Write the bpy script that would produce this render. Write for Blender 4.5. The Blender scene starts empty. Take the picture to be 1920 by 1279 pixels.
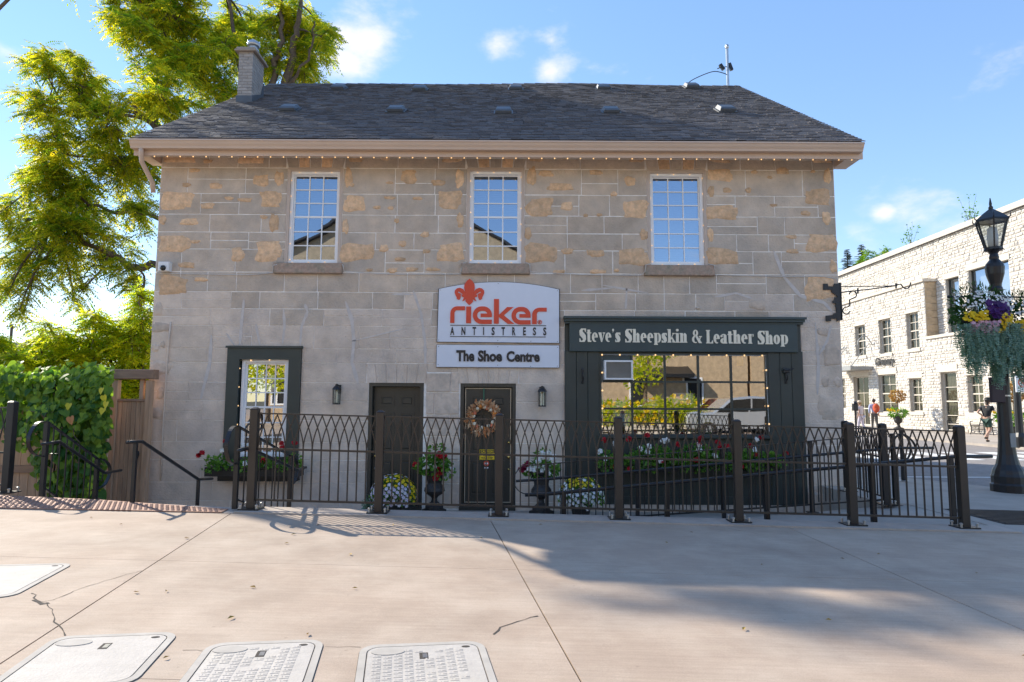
import bpy, math, random
from mathutils import Vector, Matrix
random.seed(7)
R = math.radians
sc = bpy.context.scene
COL = sc.collection

# ------------------------------------------------------------------ camera
PITCH, ROLL, F, H = R(5.41), R(-0.30), 1200.0, 1.30
cam = bpy.data.cameras.new('camera'); camo = bpy.data.objects.new('camera', cam); COL.objects.link(camo)
cam.sensor_width = 36; cam.lens = 36 * F / 1920; cam.clip_end = 2000; cam.clip_start = .05
camo.location = (0, 0, H); camo.rotation_euler = (math.pi / 2 + PITCH, ROLL, 0)
sc.camera = camo

# ------------------------------------------------------------------ sun, sky, exposure
SUN_AZ, SUN_EL = R(51), R(32.3)           # azimuth measured from +Y towards -X
to_sun = Vector((-math.sin(SUN_AZ) * math.cos(SUN_EL), math.cos(SUN_AZ) * math.cos(SUN_EL), math.sin(SUN_EL)))
sl = bpy.data.lights.new('sun', 'SUN'); sl.energy = 2.3; sl.angle = R(.55); sl.color = (1, .915, .77)
so = bpy.data.objects.new('sun', sl); so.rotation_euler = to_sun.to_track_quat('Z', 'Y').to_euler(); COL.objects.link(so)
world = bpy.data.worlds.new('World'); sc.world = world; world.use_nodes = True
wn, wl = world.node_tree.nodes, world.node_tree.links
wn.clear()
def N(nodes, typ, **kw):
    n = nodes.new(typ)
    for k, v in kw.items():
        if k.startswith('i_'):
            key = k[2:]
            key = int(key) if key.isdigit() else key.replace('_', ' ')
            n.inputs[key].default_value = v
        else: setattr(n, k, v)
    return n
sky = N(wn, 'ShaderNodeTexSky', sky_type='NISHITA', sun_disc=False, sun_elevation=SUN_EL, sun_rotation=-SUN_AZ,
        altitude=350, air_density=1.0, dust_density=0.0, ozone_density=1.6)
hs = N(wn, 'ShaderNodeHueSaturation', i_Hue=.509, i_Saturation=1.42, i_Value=.96)
gm = N(wn, 'ShaderNodeGamma', i_Gamma=.62); wl.new(sky.outputs[0], gm.inputs['Color']); wl.new(gm.outputs[0], hs.inputs['Color'])
CLOUDX = 0.0
# clouds: soft cumulus drawn on the sky directions
geo = N(wn, 'ShaderNodeTexCoord')
sep = N(wn, 'ShaderNodeSeparateXYZ'); wl.new(geo.outputs['Generated'], sep.inputs[0])
def M(op, a, b=None, clamp=False):
    n = N(wn, 'ShaderNodeMath', operation=op, use_clamp=clamp)
    for i, v in enumerate((a, b)):
        if v is None: continue
        if isinstance(v, (int, float)): n.inputs[i].default_value = v
        else: wl.new(v, n.inputs[i])
    return n.outputs[0]
mp = N(wn, 'ShaderNodeMapping'); mp.inputs['Scale'].default_value = (1, 1, 1.9); mp.inputs['Location'].default_value = (CLOUDX, 0, 0)
wl.new(geo.outputs['Generated'], mp.inputs[0])
nz = N(wn, 'ShaderNodeTexNoise', i_Scale=7.5, i_Detail=7.0, i_Roughness=.6); wl.new(mp.outputs[0], nz.inputs['Vector'])
nz2 = N(wn, 'ShaderNodeTexNoise', i_Scale=2.2, i_Detail=3.0, i_Roughness=.5); wl.new(mp.outputs[0], nz2.inputs['Vector'])
scat = M('MULTIPLY', M('SUBTRACT', nz2.outputs[0], .53), 2.8)     # scattered fair-weather cumulus all round
def pix_dir(px, py):
    v = Vector(((px - 960) / F, -(py - 639.5) / F, -1)); v = camo.rotation_euler.to_matrix() @ v
    return v.normalized()
CL = [(690, 75, 110, 1.0), (650, 110, 70, .9), (930, 75, 52, .72), (1035, 132, 36, .62), (1035, 75, 30, .4), (15, 100, 46, .6),
      (1880, 135, 80, .38), (1770, 385, 70, .62), (1657, 400, 20, .75), (1800, 420, 60, .7), (60, 630, 110, .6), (170, 560, 90, .45), (265, 470, 50, .4), (-60, 600, 100, .5)]
blob = None
for px, py, r, a in CL:
    d = pix_dir(px, py)
    vs = N(wn, 'ShaderNodeVectorMath', operation='SUBTRACT'); wl.new(geo.outputs['Generated'], vs.inputs[0]); vs.inputs[1].default_value = d
    vm = N(wn, 'ShaderNodeVectorMath', operation='MULTIPLY'); wl.new(vs.outputs[0], vm.inputs[0]); vm.inputs[1].default_value = (1, 1, 1.35)
    ln = N(wn, 'ShaderNodeVectorMath', operation='LENGTH'); wl.new(vm.outputs[0], ln.inputs[0])
    g = M('MULTIPLY', M('SUBTRACT', 1.0, M('DIVIDE', ln.outputs['Value'], r * 1.25 / F), True), a)
    blob = g if blob is None else M('MAXIMUM', blob, g)
dens = M('ADD', M('MAXIMUM', blob, scat), M('MULTIPLY', M('SUBTRACT', nz.outputs[0], .55), 2.3))
mr = N(wn, 'ShaderNodeMapRange', interpolation_type='SMOOTHSTEP'); wl.new(dens, mr.inputs[0])
mr.inputs[1].default_value = .12; mr.inputs[2].default_value = .95
fac = M('MULTIPLY', mr.outputs[0], M('MULTIPLY', M('GREATER_THAN', sep.outputs['Z'], .02), .85))
bg1 = N(wn, 'ShaderNodeBackground', i_Strength=.15); wl.new(hs.outputs[0], bg1.inputs[0])
bg2 = N(wn, 'ShaderNodeBackground', i_Strength=.36); bg2.inputs[0].default_value = (1, .955, .97, 1)
mx = N(wn, 'ShaderNodeMixShader'); wl.new(fac, mx.inputs[0]); wl.new(bg1.outputs[0], mx.inputs[1]); wl.new(bg2.outputs[0], mx.inputs[2])
wo = N(wn, 'ShaderNodeOutputWorld'); wl.new(mx.outputs[0], wo.inputs[0])
vs_ = sc.view_settings
vs_.view_transform = 'Standard'; vs_.look = 'None'; vs_.gamma = 1; vs_.use_curve_mapping = False
vs_.exposure = 1.74
sc.cycles.max_bounces = 10; sc.cycles.diffuse_bounces = 6; sc.cycles.transparent_max_bounces = 24
sc.cycles.use_denoising = True

# ------------------------------------------------------------------ pixel helpers (photo pixels to points on real planes)
CR = camo.rotation_euler.to_matrix()
def ray(px, py): return CR @ Vector(((px - 960) / F, -(py - 639.5) / F, -1))
def WY(px, py, Y):
    d = ray(px, py); t = Y / d.y; return (d.x * t, H + d.z * t)
def WX(px, py, X):
    d = ray(px, py); t = X / d.x; return (d.y * t, H + d.z * t)
def P3(px, py, Y):
    x, z = WY(px, py, Y); return Vector((x, Y, z))
def gz(x): return -.02 * max(-7, min(10.5, x))
def GR(px, py):
    d = ray(px, py); t = 5.
    for _ in range(30): t = (gz(d.x * t) - H) / d.z
    return Vector((d.x * t, d.y * t, gz(d.x * t)))

# ------------------------------------------------------------------ object helpers
def tag(o, label=None, cat=None, group=None, kind=None):
    if label: o['label'] = label
    if cat: o['category'] = cat
    if group: o['group'] = group
    if kind: o['kind'] = kind
    return o
def thing(name, label, cat, loc=(0, 0, 0), rz=0, group=None):
    o = bpy.data.objects.new(name, None); COL.objects.link(o); o.empty_display_size = .1
    o.location = loc; o.rotation_euler.z = rz
    return tag(o, label, cat, group)
def root_of(o):
    while o.parent: o = o.parent
    return o
def copy_tree(o, parent=None):
    c = o.copy(); COL.objects.link(c)
    if parent: c.parent = parent
    for ch in list(o.children): copy_tree(ch, c)
    return c
class MB:
    """collects shapes and links them as one mesh object"""
    def __init__(s): s.v = []; s.f = []; s.t = []; s.m = []; s.ct = 0.5; s.cm = 0
    def add(s, vs, fs):
        b = len(s.v); s.v.extend([tuple(p) for p in vs])
        for f in fs: s.f.append([i + b for i in f]); s.t.append(s.ct); s.m.append(s.cm)
    def box(s, x0, x1, y0, y1, z0, z1):
        v = [(x, y, z) for z in (z0, z1) for y in (y0, y1) for x in (x0, x1)]
        s.add(v, [(0, 2, 3, 1), (4, 5, 7, 6), (0, 1, 5, 4), (2, 6, 7, 3), (0, 4, 6, 2), (1, 3, 7, 5)])
    def bbox(s, x0, x1, y0, y1, z0, z1, b=.01):
        """box with bevelled vertical and horizontal front edges (front = -y)"""
        v = [(x0, y1, z0), (x1, y1, z0), (x1, y1, z1), (x0, y1, z1), (x0, y0 + b, z0), (x1, y0 + b, z0), (x1, y0 + b, z1), (x0, y0 + b, z1),
             (x0 + b, y0, z0 + b), (x1 - b, y0, z0 + b), (x1 - b, y0, z1 - b), (x0 + b, y0, z1 - b)]
        s.add(v, [(3, 2, 1, 0), (8, 9, 10, 11)] + [(i, (i + 1) % 4, 4 + (i + 1) % 4, 4 + i) for i in range(4)] + [(4 + i, 4 + (i + 1) % 4, 8 + (i + 1) % 4, 8 + i) for i in range(4)])
    def frame(s, x0, x1, z0, z1, w, y0, y1, wb=None, wt=None):
        wb = w if wb is None else wb; wt = w if wt is None else wt
        s.box(x0, x0 + w, y0, y1, z0, z1); s.box(x1 - w, x1, y0, y1, z0, z1)
        s.box(x0 + w, x1 - w, y0, y1, z1 - wt, z1); s.box(x0 + w, x1 - w, y0, y1, z0, z0 + wb)
    def tube(s, pts, r, n=8, caps=True):
        pts = [Vector(p) for p in pts]; rs = r if isinstance(r, (list, tuple)) else [r] * len(pts)
        rings = []; up = None
        for i, p in enumerate(pts):
            d = (pts[min(i + 1, len(pts) - 1)] - pts[max(i - 1, 0)])
            d = d.normalized() if d.length > 1e-9 else Vector((0, 0, 1))
            if up is None: up = d.orthogonal().normalized()
            else:
                up = up - d * up.dot(d); up = up.normalized() if up.length > 1e-6 else d.orthogonal().normalized()
            w = d.cross(up)
            rings.append([p + (up * math.cos(2 * math.pi * k / n + math.pi / n) + w * math.sin(2 * math.pi * k / n + math.pi / n)) * rs[i] for k in range(n)])
        v = [q for rg in rings for q in rg]
        f = [(i * n + k, i * n + (k + 1) % n, (i + 1) * n + (k + 1) % n, (i + 1) * n + k) for i in range(len(pts) - 1) for k in range(n)]
        if caps: f += [tuple(range(n))[::-1], tuple((len(pts) - 1) * n + k for k in range(n))]
        s.add(v, f)
    def bar(s, p0, p1, w, h, up=(0, 0, 1)):
        """rectangular bar; w across, h along up"""
        p0, p1 = Vector(p0), Vector(p1); d = (p1 - p0).normalized(); u = Vector(up); u = u - d * u.dot(d)
        u = u.normalized() if u.length > 1e-6 else d.orthogonal().normalized(); c = d.cross(u)
        v = [p + c * (a * w / 2) + u * (b * h / 2) for p in (p0, p1) for a, b in ((-1, -1), (1, -1), (1, 1), (-1, 1))]
        s.add(v, [(0, 1, 2, 3), (7, 6, 5, 4)] + [(i, i + 4, (i + 1) % 4 + 4, (i + 1) % 4) for i in range(4)])
    def path_bar(s, pts, w, h, up=(0, 0, 1)):
        for a, b in zip(pts[:-1], pts[1:]): s.bar(a, b, w, h, up)
    def lathe(s, prof, c=(0, 0, 0), n=20, cap=True, ax='z'):
        v = []
        for r, z in prof:
            for k in range(n):
                a = 2 * math.pi * k / n
                q = (r * math.cos(a), r * math.sin(a), z)
                if ax == 'y': q = (q[0], -q[2], q[1])
                if ax == 'x': q = (q[2], q[0], q[1])
                v.append((c[0] + q[0], c[1] + q[1], c[2] + q[2]))
        f = [(i * n + k, i * n + (k + 1) % n, (i + 1) * n + (k + 1) % n, (i + 1) * n + k) for i in range(len(prof) - 1) for k in range(n)]
        if cap: f += [tuple(range(n))[::-1], tuple((len(prof) - 1) * n + k for k in range(n))]
        s.add(v, f)
    def prism(s, poly, y0, y1):
        """polygon in (x,z) extruded from y0 (front) to y1"""
        n = len(poly)
        v = [(x, y0, z) for x, z in poly] + [(x, y1, z) for x, z in poly]
        s.add(v, [tuple(range(n)), tuple(range(2 * n - 1, n - 1, -1))] + [(i, i + n, (i + 1) % n + n, (i + 1) % n) for i in range(n)])
    def prismz(s, poly, z0, z1, zf=None):
        n = len(poly); g = zf or (lambda x: 0)
        v = [(x, y, z0 + g(x)) for x, y in poly] + [(x, y, z1 + g(x)) for x, y in poly]
        s.add(v, [tuple(range(n))[::-1], tuple(range(n, 2 * n))] + [(i, (i + 1) % n, (i + 1) % n + n, i + n) for i in range(n)])
    def prismx(s, poly, x0, x1):
        n = len(poly)
        v = [(x0, y, z) for y, z in poly] + [(x1, y, z) for y, z in poly]
        s.add(v, [tuple(range(n)), tuple(range(2 * n - 1, n - 1, -1))] + [(i, i + n, (i + 1) % n + n, (i + 1) % n) for i in range(n)])
    def ball(s, c, r, n=8, m=6, sq=(1, 1, 1)):
        prof = [(max(.02 * r, r * math.sin(math.pi * i / m)), -r * math.cos(math.pi * i / m)) for i in range(m + 1)]
        b = len(s.v); s.lathe(prof, (0, 0, 0), n)
        for i in range(b, len(s.v)):
            x, y, z = s.v[i]; s.v[i] = (c[0] + x * sq[0], c[1] + y * sq[1], c[2] + z * sq[2])
    def leaf(s, p, d, nrm, L, w, fold=.0):
        """diamond leaf from p along d"""
        p, d, nrm = Vector(p), Vector(d).normalized(), Vector(nrm)
        c = d.cross(nrm); c = c.normalized() if c.length > 1e-6 else d.orthogonal().normalized(); u = c.cross(d)
        m = p + d * (L * .45)
        s.add([p, m + c * w + u * fold, p + d * L, m - c * w + u * fold], [(0, 1, 2, 3)])
    def build(s, name, mats, parent=None, smooth=False, local=False, kind=None):
        me = bpy.data.meshes.new(name); off = Vector((0, 0, 0))
        if parent is not None and not local: off = root_of(parent).location
        me.from_pydata([(x - off.x, y - off.y, z - off.z) for x, y, z in s.v], [], s.f)
        mats = mats if isinstance(mats, (list, tuple)) else [mats]
        for m_ in mats: me.materials.append(m_)
        if len(mats) > 1: me.polygons.foreach_set('material_index', s.m)
        if smooth: me.polygons.foreach_set('use_smooth', [True] * len(s.f))
        a = me.attributes.new('tint', 'FLOAT', 'FACE'); a.data.foreach_set('value', s.t)
        me.update()
        o = bpy.data.objects.new(name, me); COL.objects.link(o)
        if parent is not None: o.parent = parent
        if kind: o['kind'] = kind
        return o
def rebevel(o, w, seg=1, ang=40):
    m = o.modifiers.new('bevel', 'BEVEL'); m.width = w; m.segments = seg; m.limit_method = 'ANGLE'; m.angle_limit = R(ang); return o

# ------------------------------------------------------------------ materials
def mat(name, col, rough=.6, metal=0., var=.12, vs=6., bump=0., bs=40., stretch=(1, 1, 1), objrand=0., col2=None, c2s=3., c2t=(.45, .65), spec=.5, tint=None, coat=0., detail=5., speck=0., stain=0.):
    m = bpy.data.materials.new(name); m.use_nodes = True; n, l = m.node_tree.nodes, m.node_tree.links
    p = n['Principled BSDF']; p.inputs['Roughness'].default_value = rough; p.inputs['Metallic'].default_value = metal
    p.inputs['Specular IOR Level'].default_value = spec; p.inputs['Coat Weight'].default_value = coat
    tc = N(n, 'ShaderNodeNewGeometry'); mpp = N(n, 'ShaderNodeMapping'); mpp.inputs['Scale'].default_value = stretch
    l.new(tc.outputs['Position'], mpp.inputs[0])
    c = N(n, 'ShaderNodeRGB'); c.outputs[0].default_value = (*col, 1); out = c.outputs[0]
    def mixc(fac, a, b, typ='MIX'):
        q = N(n, 'ShaderNodeMix', data_type='RGBA', blend_type=typ)
        for sck, v in ((q.inputs[0], fac), (q.inputs[6], a), (q.inputs[7], b)):
            if isinstance(v, (int, float)): sck.default_value = v
            elif isinstance(v, tuple): sck.default_value = v
            else: l.new(v, sck)
        return q.outputs[2]
    def rng(src, a, b, c_, d):
        q = N(n, 'ShaderNodeMapRange'); l.new(src, q.inputs[0])
        for i, v in enumerate((a, b, c_, d)): q.inputs[i + 1].default_value = v
        return q.outputs[0]
    if col2:
        t = N(n, 'ShaderNodeTexNoise', i_Scale=c2s, i_Detail=6., i_Roughness=.62); l.new(mpp.outputs[0], t.inputs['Vector'])
        out = mixc(rng(t.outputs[0], c2t[0], c2t[1], 0, 1), out, (*col2, 1))
    if tint:   # per-face tint between two colours
        at = N(n, 'ShaderNodeAttribute', attribute_name='tint')
        out = mixc(at.outputs['Fac'], out, (*tint, 1))
    if var:
        t = N(n, 'ShaderNodeTexNoise', i_Scale=vs, i_Detail=detail, i_Roughness=.6); l.new(mpp.outputs[0], t.inputs['Vector'])
        g_ = rng(t.outputs[0], .3, .7, 1 - var, 1 + var)
        out = mixc(1.0, out, g_, 'MULTIPLY')
    if speck:
        t = N(n, 'ShaderNodeTexNoise', i_Scale=150., i_Detail=2., i_Roughness=.7); l.new(tc.outputs['Position'], t.inputs['Vector']); out = mixc(1.0, out, rng(t.outputs[0], .3, .7, 1 - speck, 1 + speck), 'MULTIPLY')
        mp2 = N(n, 'ShaderNodeMapping'); mp2.inputs['Scale'].default_value = (1.6, 26, 1); l.new(tc.outputs['Position'], mp2.inputs[0])
        t = N(n, 'ShaderNodeTexNoise', i_Scale=1.3, i_Detail=6., i_Roughness=.7); l.new(mp2.outputs[0], t.inputs['Vector']); out = mixc(1.0, out, rng(t.outputs[0], .35, .68, 1 - speck * .7, 1 + speck * .7), 'MULTIPLY')
    if stain:
        t = N(n, 'ShaderNodeTexNoise', i_Scale=.55, i_Detail=8., i_Roughness=.68, i_Distortion=.6); l.new(tc.outputs['Position'], t.inputs['Vector']); out = mixc(1.0, out, rng(t.outputs[0], .48, .66, 1, 1 - stain), 'MULTIPLY')
        t = N(n, 'ShaderNodeTexVoronoi', i_Scale=5.5); l.new(tc.outputs['Position'], t.inputs['Vector']); out = mixc(1.0, out, rng(t.outputs['Distance'], .02, .07, 1 - stain * 1.6, 1), 'MULTIPLY')
    if objrand:
        oi = N(n, 'ShaderNodeObjectInfo'); out = mixc(1.0, out, rng(oi.outputs['Random'], 0, 1, 1 - objrand, 1 + objrand), 'MULTIPLY')
    l.new(out, p.inputs['Base Color'])
    if bump:
        t = N(n, 'ShaderNodeTexNoise', i_Scale=bs, i_Detail=4., i_Roughness=.6); l.new(mpp.outputs[0], t.inputs['Vector'])
        b = N(n, 'ShaderNodeBump', i_Strength=bump, i_Distance=.02); l.new(t.outputs[0], b.inputs['Height']); l.new(b.outputs[0], p.inputs['Normal'])
    return m
def leafmat(name, a, b, trans=.45, rough=.5, tb=1.5):
    m = bpy.data.materials.new(name); m.use_nodes = True; n, l = m.node_tree.nodes, m.node_tree.links
    p = n['Principled BSDF']; p.inputs['Roughness'].default_value = rough; p.inputs['Specular IOR Level'].default_value = .3
    at = N(n, 'ShaderNodeAttribute', attribute_name='tint')
    q = N(n, 'ShaderNodeMix', data_type='RGBA'); q.inputs[6].default_value = (*a, 1); q.inputs[7].default_value = (*b, 1); l.new(at.outputs['Fac'], q.inputs[0])
    l.new(q.outputs[2], p.inputs['Base Color'])
    tr = N(n, 'ShaderNodeBsdfTranslucent'); g_ = N(n, 'ShaderNodeMix', data_type='RGBA', blend_type='MULTIPLY'); g_.inputs[0].default_value = 1
    l.new(q.outputs[2], g_.inputs[6]); g_.inputs[7].default_value = (1.25 * tb, 1.3 * tb, .55 * tb, 1); l.new(g_.outputs[2], tr.inputs[0])
    mx_ = N(n, 'ShaderNodeMixShader'); mx_.inputs[0].default_value = trans
    l.new(p.outputs[0], mx_.inputs[1]); l.new(tr.outputs[0], mx_.inputs[2]); l.new(mx_.outputs[0], n['Material Output'].inputs[0])
    return m
def glassmat(name, refl, tint=(.9, .95, 1), rough=0.0, wob=0.):
    m = bpy.data.materials.new(name); m.use_nodes = True; n, l = m.node_tree.nodes, m.node_tree.links; n.remove(n['Principled BSDF'])
    g_ = N(n, 'ShaderNodeBsdfGlossy', i_Roughness=rough); g_.inputs[0].default_value = (*tint, 1)
    t = N(n, 'ShaderNodeBsdfTransparent'); t.inputs[0].default_value = (.82, .86, .86, 1)
    if wob:
        tc = N(n, 'ShaderNodeNewGeometry'); tx = N(n, 'ShaderNodeTexNoise', i_Scale=1.6, i_Detail=1.); l.new(tc.outputs['Position'], tx.inputs['Vector'])
        b = N(n, 'ShaderNodeBump', i_Strength=wob, i_Distance=.02); l.new(tx.outputs[0], b.inputs['Height']); l.new(b.outputs[0], g_.inputs['Normal'])
    mx_ = N(n, 'ShaderNodeMixShader'); mx_.inputs[0].default_value = refl
    l.new(t.outputs[0], mx_.inputs[1]); l.new(g_.outputs[0], mx_.inputs[2]); l.new(mx_.outputs[0], n['Material Output'].inputs[0])
    return m
def emitmat(name, col, st):
    m = bpy.data.materials.new(name); m.use_nodes = True; p = m.node_tree.nodes['Principled BSDF']
    p.inputs['Base Color'].default_value = (*col, 1); p.inputs['Emission Color'].default_value = (*col, 1); p.inputs['Emission Strength'].default_value = st
    return m
m_conc = mat('plaza_concrete', (.435, .33, .25), .85, var=.07, vs=2.2, bump=.16, bs=150, col2=(.49, .395, .31), c2s=1.1, c2t=(.42, .7), speck=.10, stain=.13, objrand=.035)
m_conc2 = mat('kerb_concrete', (.45, .38, .325), .85, var=.12, vs=5, bump=.2, bs=50, speck=.08, stain=.1)
m_walk = mat('walk_concrete', (.40, .35, .30), .85, var=.12, vs=2, bump=.2, bs=50, speck=.08, stain=.12)
m_dark = mat('joint_dirt', (.06, .05, .042), .95, var=.3)
m_asph = mat('asphalt', (.25, .225, .21), .9, var=.18, vs=8, bump=.3, bs=90)
m_paint = mat('road_paint', (.7, .7, .68), .7, var=.1)
m_earth = mat('earth', (.12, .11, .07), .95, var=.3, vs=2)
m_mortar = mat('white_mortar', (.86, .81, .75), .9, var=.15, vs=9)
m_mortar2 = mat('grey_mortar', (.52, .48, .455), .9, var=.12, vs=9)
m_parge = mat('brown_parging', (.60, .485, .38), .9, var=.14, vs=3.5, bump=.75, bs=30, stain=.20, speck=.06, objrand=.07, col2=(.52, .44, .365), c2s=1.3, c2t=(.42, .62))
m_parge2 = mat('grey_parging', (.73, .60, .485), .9, var=.13, vs=3.5, bump=.7, bs=30, stain=.17, speck=.05, objrand=.05, col2=(.66, .555, .47), c2s=1.2, c2t=(.42, .62))
m_ochre = mat('ochre_sandstone', (.74, .49, .295), .95, var=.22, vs=14, bump=.9, bs=26, objrand=.16, col2=(.66, .46, .30), c2s=6)
m_pale = mat('pale_limestone', (.64, .52, .42), .95, var=.16, vs=9, bump=.6, bs=24, objrand=.1, col2=(.54, .45, .37), c2s=4)
m_smear = mat('repair_mortar', (.60, .54, .50), .9, var=.1, vs=12)
m_sill = mat('sill_stone', (.40, .29, .225), .9, var=.2, vs=18, bump=.6, bs=30, col2=(.30, .26, .2), c2s=7)
m_shing = mat('roof_shingle', (.085, .080, .084), .92, var=.2, vs=30, bump=.35, bs=70, tint=(.19, .172, .17), spec=.3)
m_roofdark = mat('roof_edge', (.035, .035, .04), .8)
m_beige = mat('beige_aluminium', (.62, .46, .35), .45, var=.04, vs=2)
m_soff = mat('soffit_aluminium', (.52, .38, .27), .5, var=.05)
m_vinyl = mat('white_vinyl', (.88, .87, .87), .4, var=.03)
m_taupe = mat('taupe_trim', (.54, .43, .35), .5, var=.05)
m_green = mat('dark_green_paint', (.036, .046, .042), .42, var=.12, vs=4, objrand=.05)
m_teal = mat('dark_teal_paint', (.036, .058, .062), .4, var=.08, vs=4)
m_door = mat('dark_bronze_door', (.046, .045, .037), .38, var=.08)
m_black = mat('black_iron', (.014, .014, .016), .38, var=.1)
m_bronze = mat('bronze_fence_paint', (.038, .030, .025), .36, var=.1)
m_steel = mat('galvanised_steel', (.5, .5, .5), .35, .9, var=.1)
m_brass = mat('brass', (.72, .5, .17), .25, 1., var=.05)
m_gold = mat('gold_strip', (.62, .55, .42), .4, .3, var=.05)
m_chim = mat('chimney_brick', (.36, .325, .30), .9, var=.16, vs=12, bump=.5, bs=30, objrand=.12)
m_capst = mat('chimney_cap', (.34, .28, .23), .9, var=.1)
m_flash = mat('grey_flashing', (.10, .11, .125), .5, .2)
m_signw = mat('sign_white', (.73, .76, .84), .45, var=.02)
m_red = mat('sign_red', (.72, .075, .03), .45, var=.03)
m_ink = mat('sign_black', (.03, .027, .026), .5, var=.03)
m_cream = mat('cream_letter', (.88, .80, .64), .6, var=.05)
m_yellow = mat('caution_yellow', (.85, .58, .02), .5, var=.05)
m_wood = mat('cedar_board', (.50, .32, .205), .85, var=.22, vs=5, bump=.3, bs=30, stretch=(4, 4, .35), objrand=.14)
m_beam = mat('weathered_beam', (.34, .21, .14), .85, var=.22, vs=5, bump=.3, bs=30, stretch=(.5, 4, 4))
m_bark = mat('bark', (.13, .095, .07), .95, var=.3, vs=10, bump=.8, bs=20)
m_leaf = leafmat('tree_leaf', (.065, .125, .014), (.47, .37, .026), .62, tb=2.4)
m_leaf2 = leafmat('shrub_leaf', (.11, .17, .02), (.46, .40, .03), .64, tb=2.8)
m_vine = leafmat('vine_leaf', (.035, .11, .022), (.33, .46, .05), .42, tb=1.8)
m_vy = leafmat('vine_leaf_yellow', (.55, .5, .04), (.55, .5, .04), .3)
m_vo = leafmat('vine_leaf_brown', (.42, .2, .08), (.42, .2, .08), .2)
m_foli = leafmat('planter_leaf', (.05, .15, .025), (.20, .36, .05), .35)
m_needle = leafmat('needle', (.012, .035, .018), (.035, .08, .03), .15)
m_silver = leafmat('trailing_leaf', (.10, .20, .16), (.26, .38, .30), .25, tb=1.2)
def petal(n, a, b): return leafmat(n, a, b, .2, tb=1.)
m_pw = petal('white_petal', (.75, .75, .8), (.85, .83, .86)); m_pr = petal('red_petal', (.30, .006, .012), (.5, .01, .02))
m_pp = petal('pink_petal', (.6, .35, .5), (.75, .5, .62)); m_py = petal('yellow_petal', (.75, .5, .01), (.85, .66, .03))
m_pv = petal('purple_petal', (.04, .01, .10), (.09, .02, .16)); m_pl = petal('lavender_petal', (.6, .52, .66), (.78, .72, .8))
m_glass = glassmat('window_glass', .46, (.66, .77, .94), wob=.10); m_shopg = glassmat('shop_glass', .46, (1, 1, 1), wob=.02); m_lglass = glassmat('lamp_glass', .12)
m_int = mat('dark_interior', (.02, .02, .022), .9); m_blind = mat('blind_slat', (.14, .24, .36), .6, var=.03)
m_bulb = emitmat('warm_bulb', (1, .62, .28), .35)
m_plastic = mat('white_plastic', (.8, .8, .8), .35, var=.02); m_grey = mat('grey_plastic', (.3, .3, .29), .5); m_dome = mat('dark_dome', (.02, .02, .02), .1)
m_cable = mat('white_cable', (.65, .63, .6), .5, var=.03)
m_cover = mat('polymer_concrete', (.52, .475, .425), .8, speck=.06, stain=.16, var=.07, vs=9, bump=.2, bs=60, col2=(.55, .50, .43), c2s=2.2, c2t=(.5, .75))
m_coverr = mat('cover_ring', (.46, .42, .37), .85, var=.12, vs=8)
m_plate = mat('tactile_iron', (.36, .215, .16), .65, .3, var=.2, vs=7)
m_urn = mat('urn_iron', (.035, .031, .03), .5, var=.25, vs=12, bump=.4, bs=25)
m_pot = mat('black_pot', (.02, .02, .02), .5)
m_mat = mat('door_mat', (.025, .024, .024), .95, var=.2, vs=60)
m_gran = mat('granary_stone', (.58, .525, .465), .92, var=.16, vs=5, bump=1.0, bs=9, tint=(.70, .665, .615), objrand=.08)
m_granm = mat('granary_mortar', (.50, .46, .40), .95, var=.1)
m_lime = mat('lime_trim', (.60, .54, .46), .85, var=.08, bump=.2)
m_tan = mat('tan_sandstone', (.47, .335, .20), .9, var=.2, vs=4, bump=.5, bs=15, tint=(.55, .42, .28))
m_curt = mat('curtain', (.10, .08, .05), .9, var=.2, vs=8)
m_skin = mat('skin', (.50, .30, .21), .55, var=.03); m_hair = mat('hair', (.05, .03, .02), .6)

# ------------------------------------------------------------------ writing
def text_mb(s, x0, x1, z0, z1, y0, dep, bold=0., shear=0., tight=None):
    cu = bpy.data.curves.new('writing', 'FONT'); cu.body = s; cu.extrude = .5; cu.offset = bold; cu.shear = shear; cu.resolution_u = 3
    if tight is not None: cu.space_character = tight
    o = bpy.data.objects.new('writing', cu); COL.objects.link(o)
    dg = bpy.context.evaluated_depsgraph_get(); me = bpy.data.meshes.new_from_object(o.evaluated_get(dg))
    vs = [v.co.copy() for v in me.vertices]; fs = [tuple(p.vertices) for p in me.polygons]
    bpy.data.objects.remove(o); bpy.data.curves.remove(cu); bpy.data.meshes.remove(me)
    ax, bx = min(v.x for v in vs), max(v.x for v in vs); ay, by = min(v.y for v in vs), max(v.y for v in vs)
    mb = MB()
    mb.add([(x0 + (v.x - ax) / (bx - ax) * (x1 - x0), y0 - (v.z + .5) * dep, z0 + (v.y - ay) / (by - ay) * (z1 - z0)) for v in vs], fs)
    return mb
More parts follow.
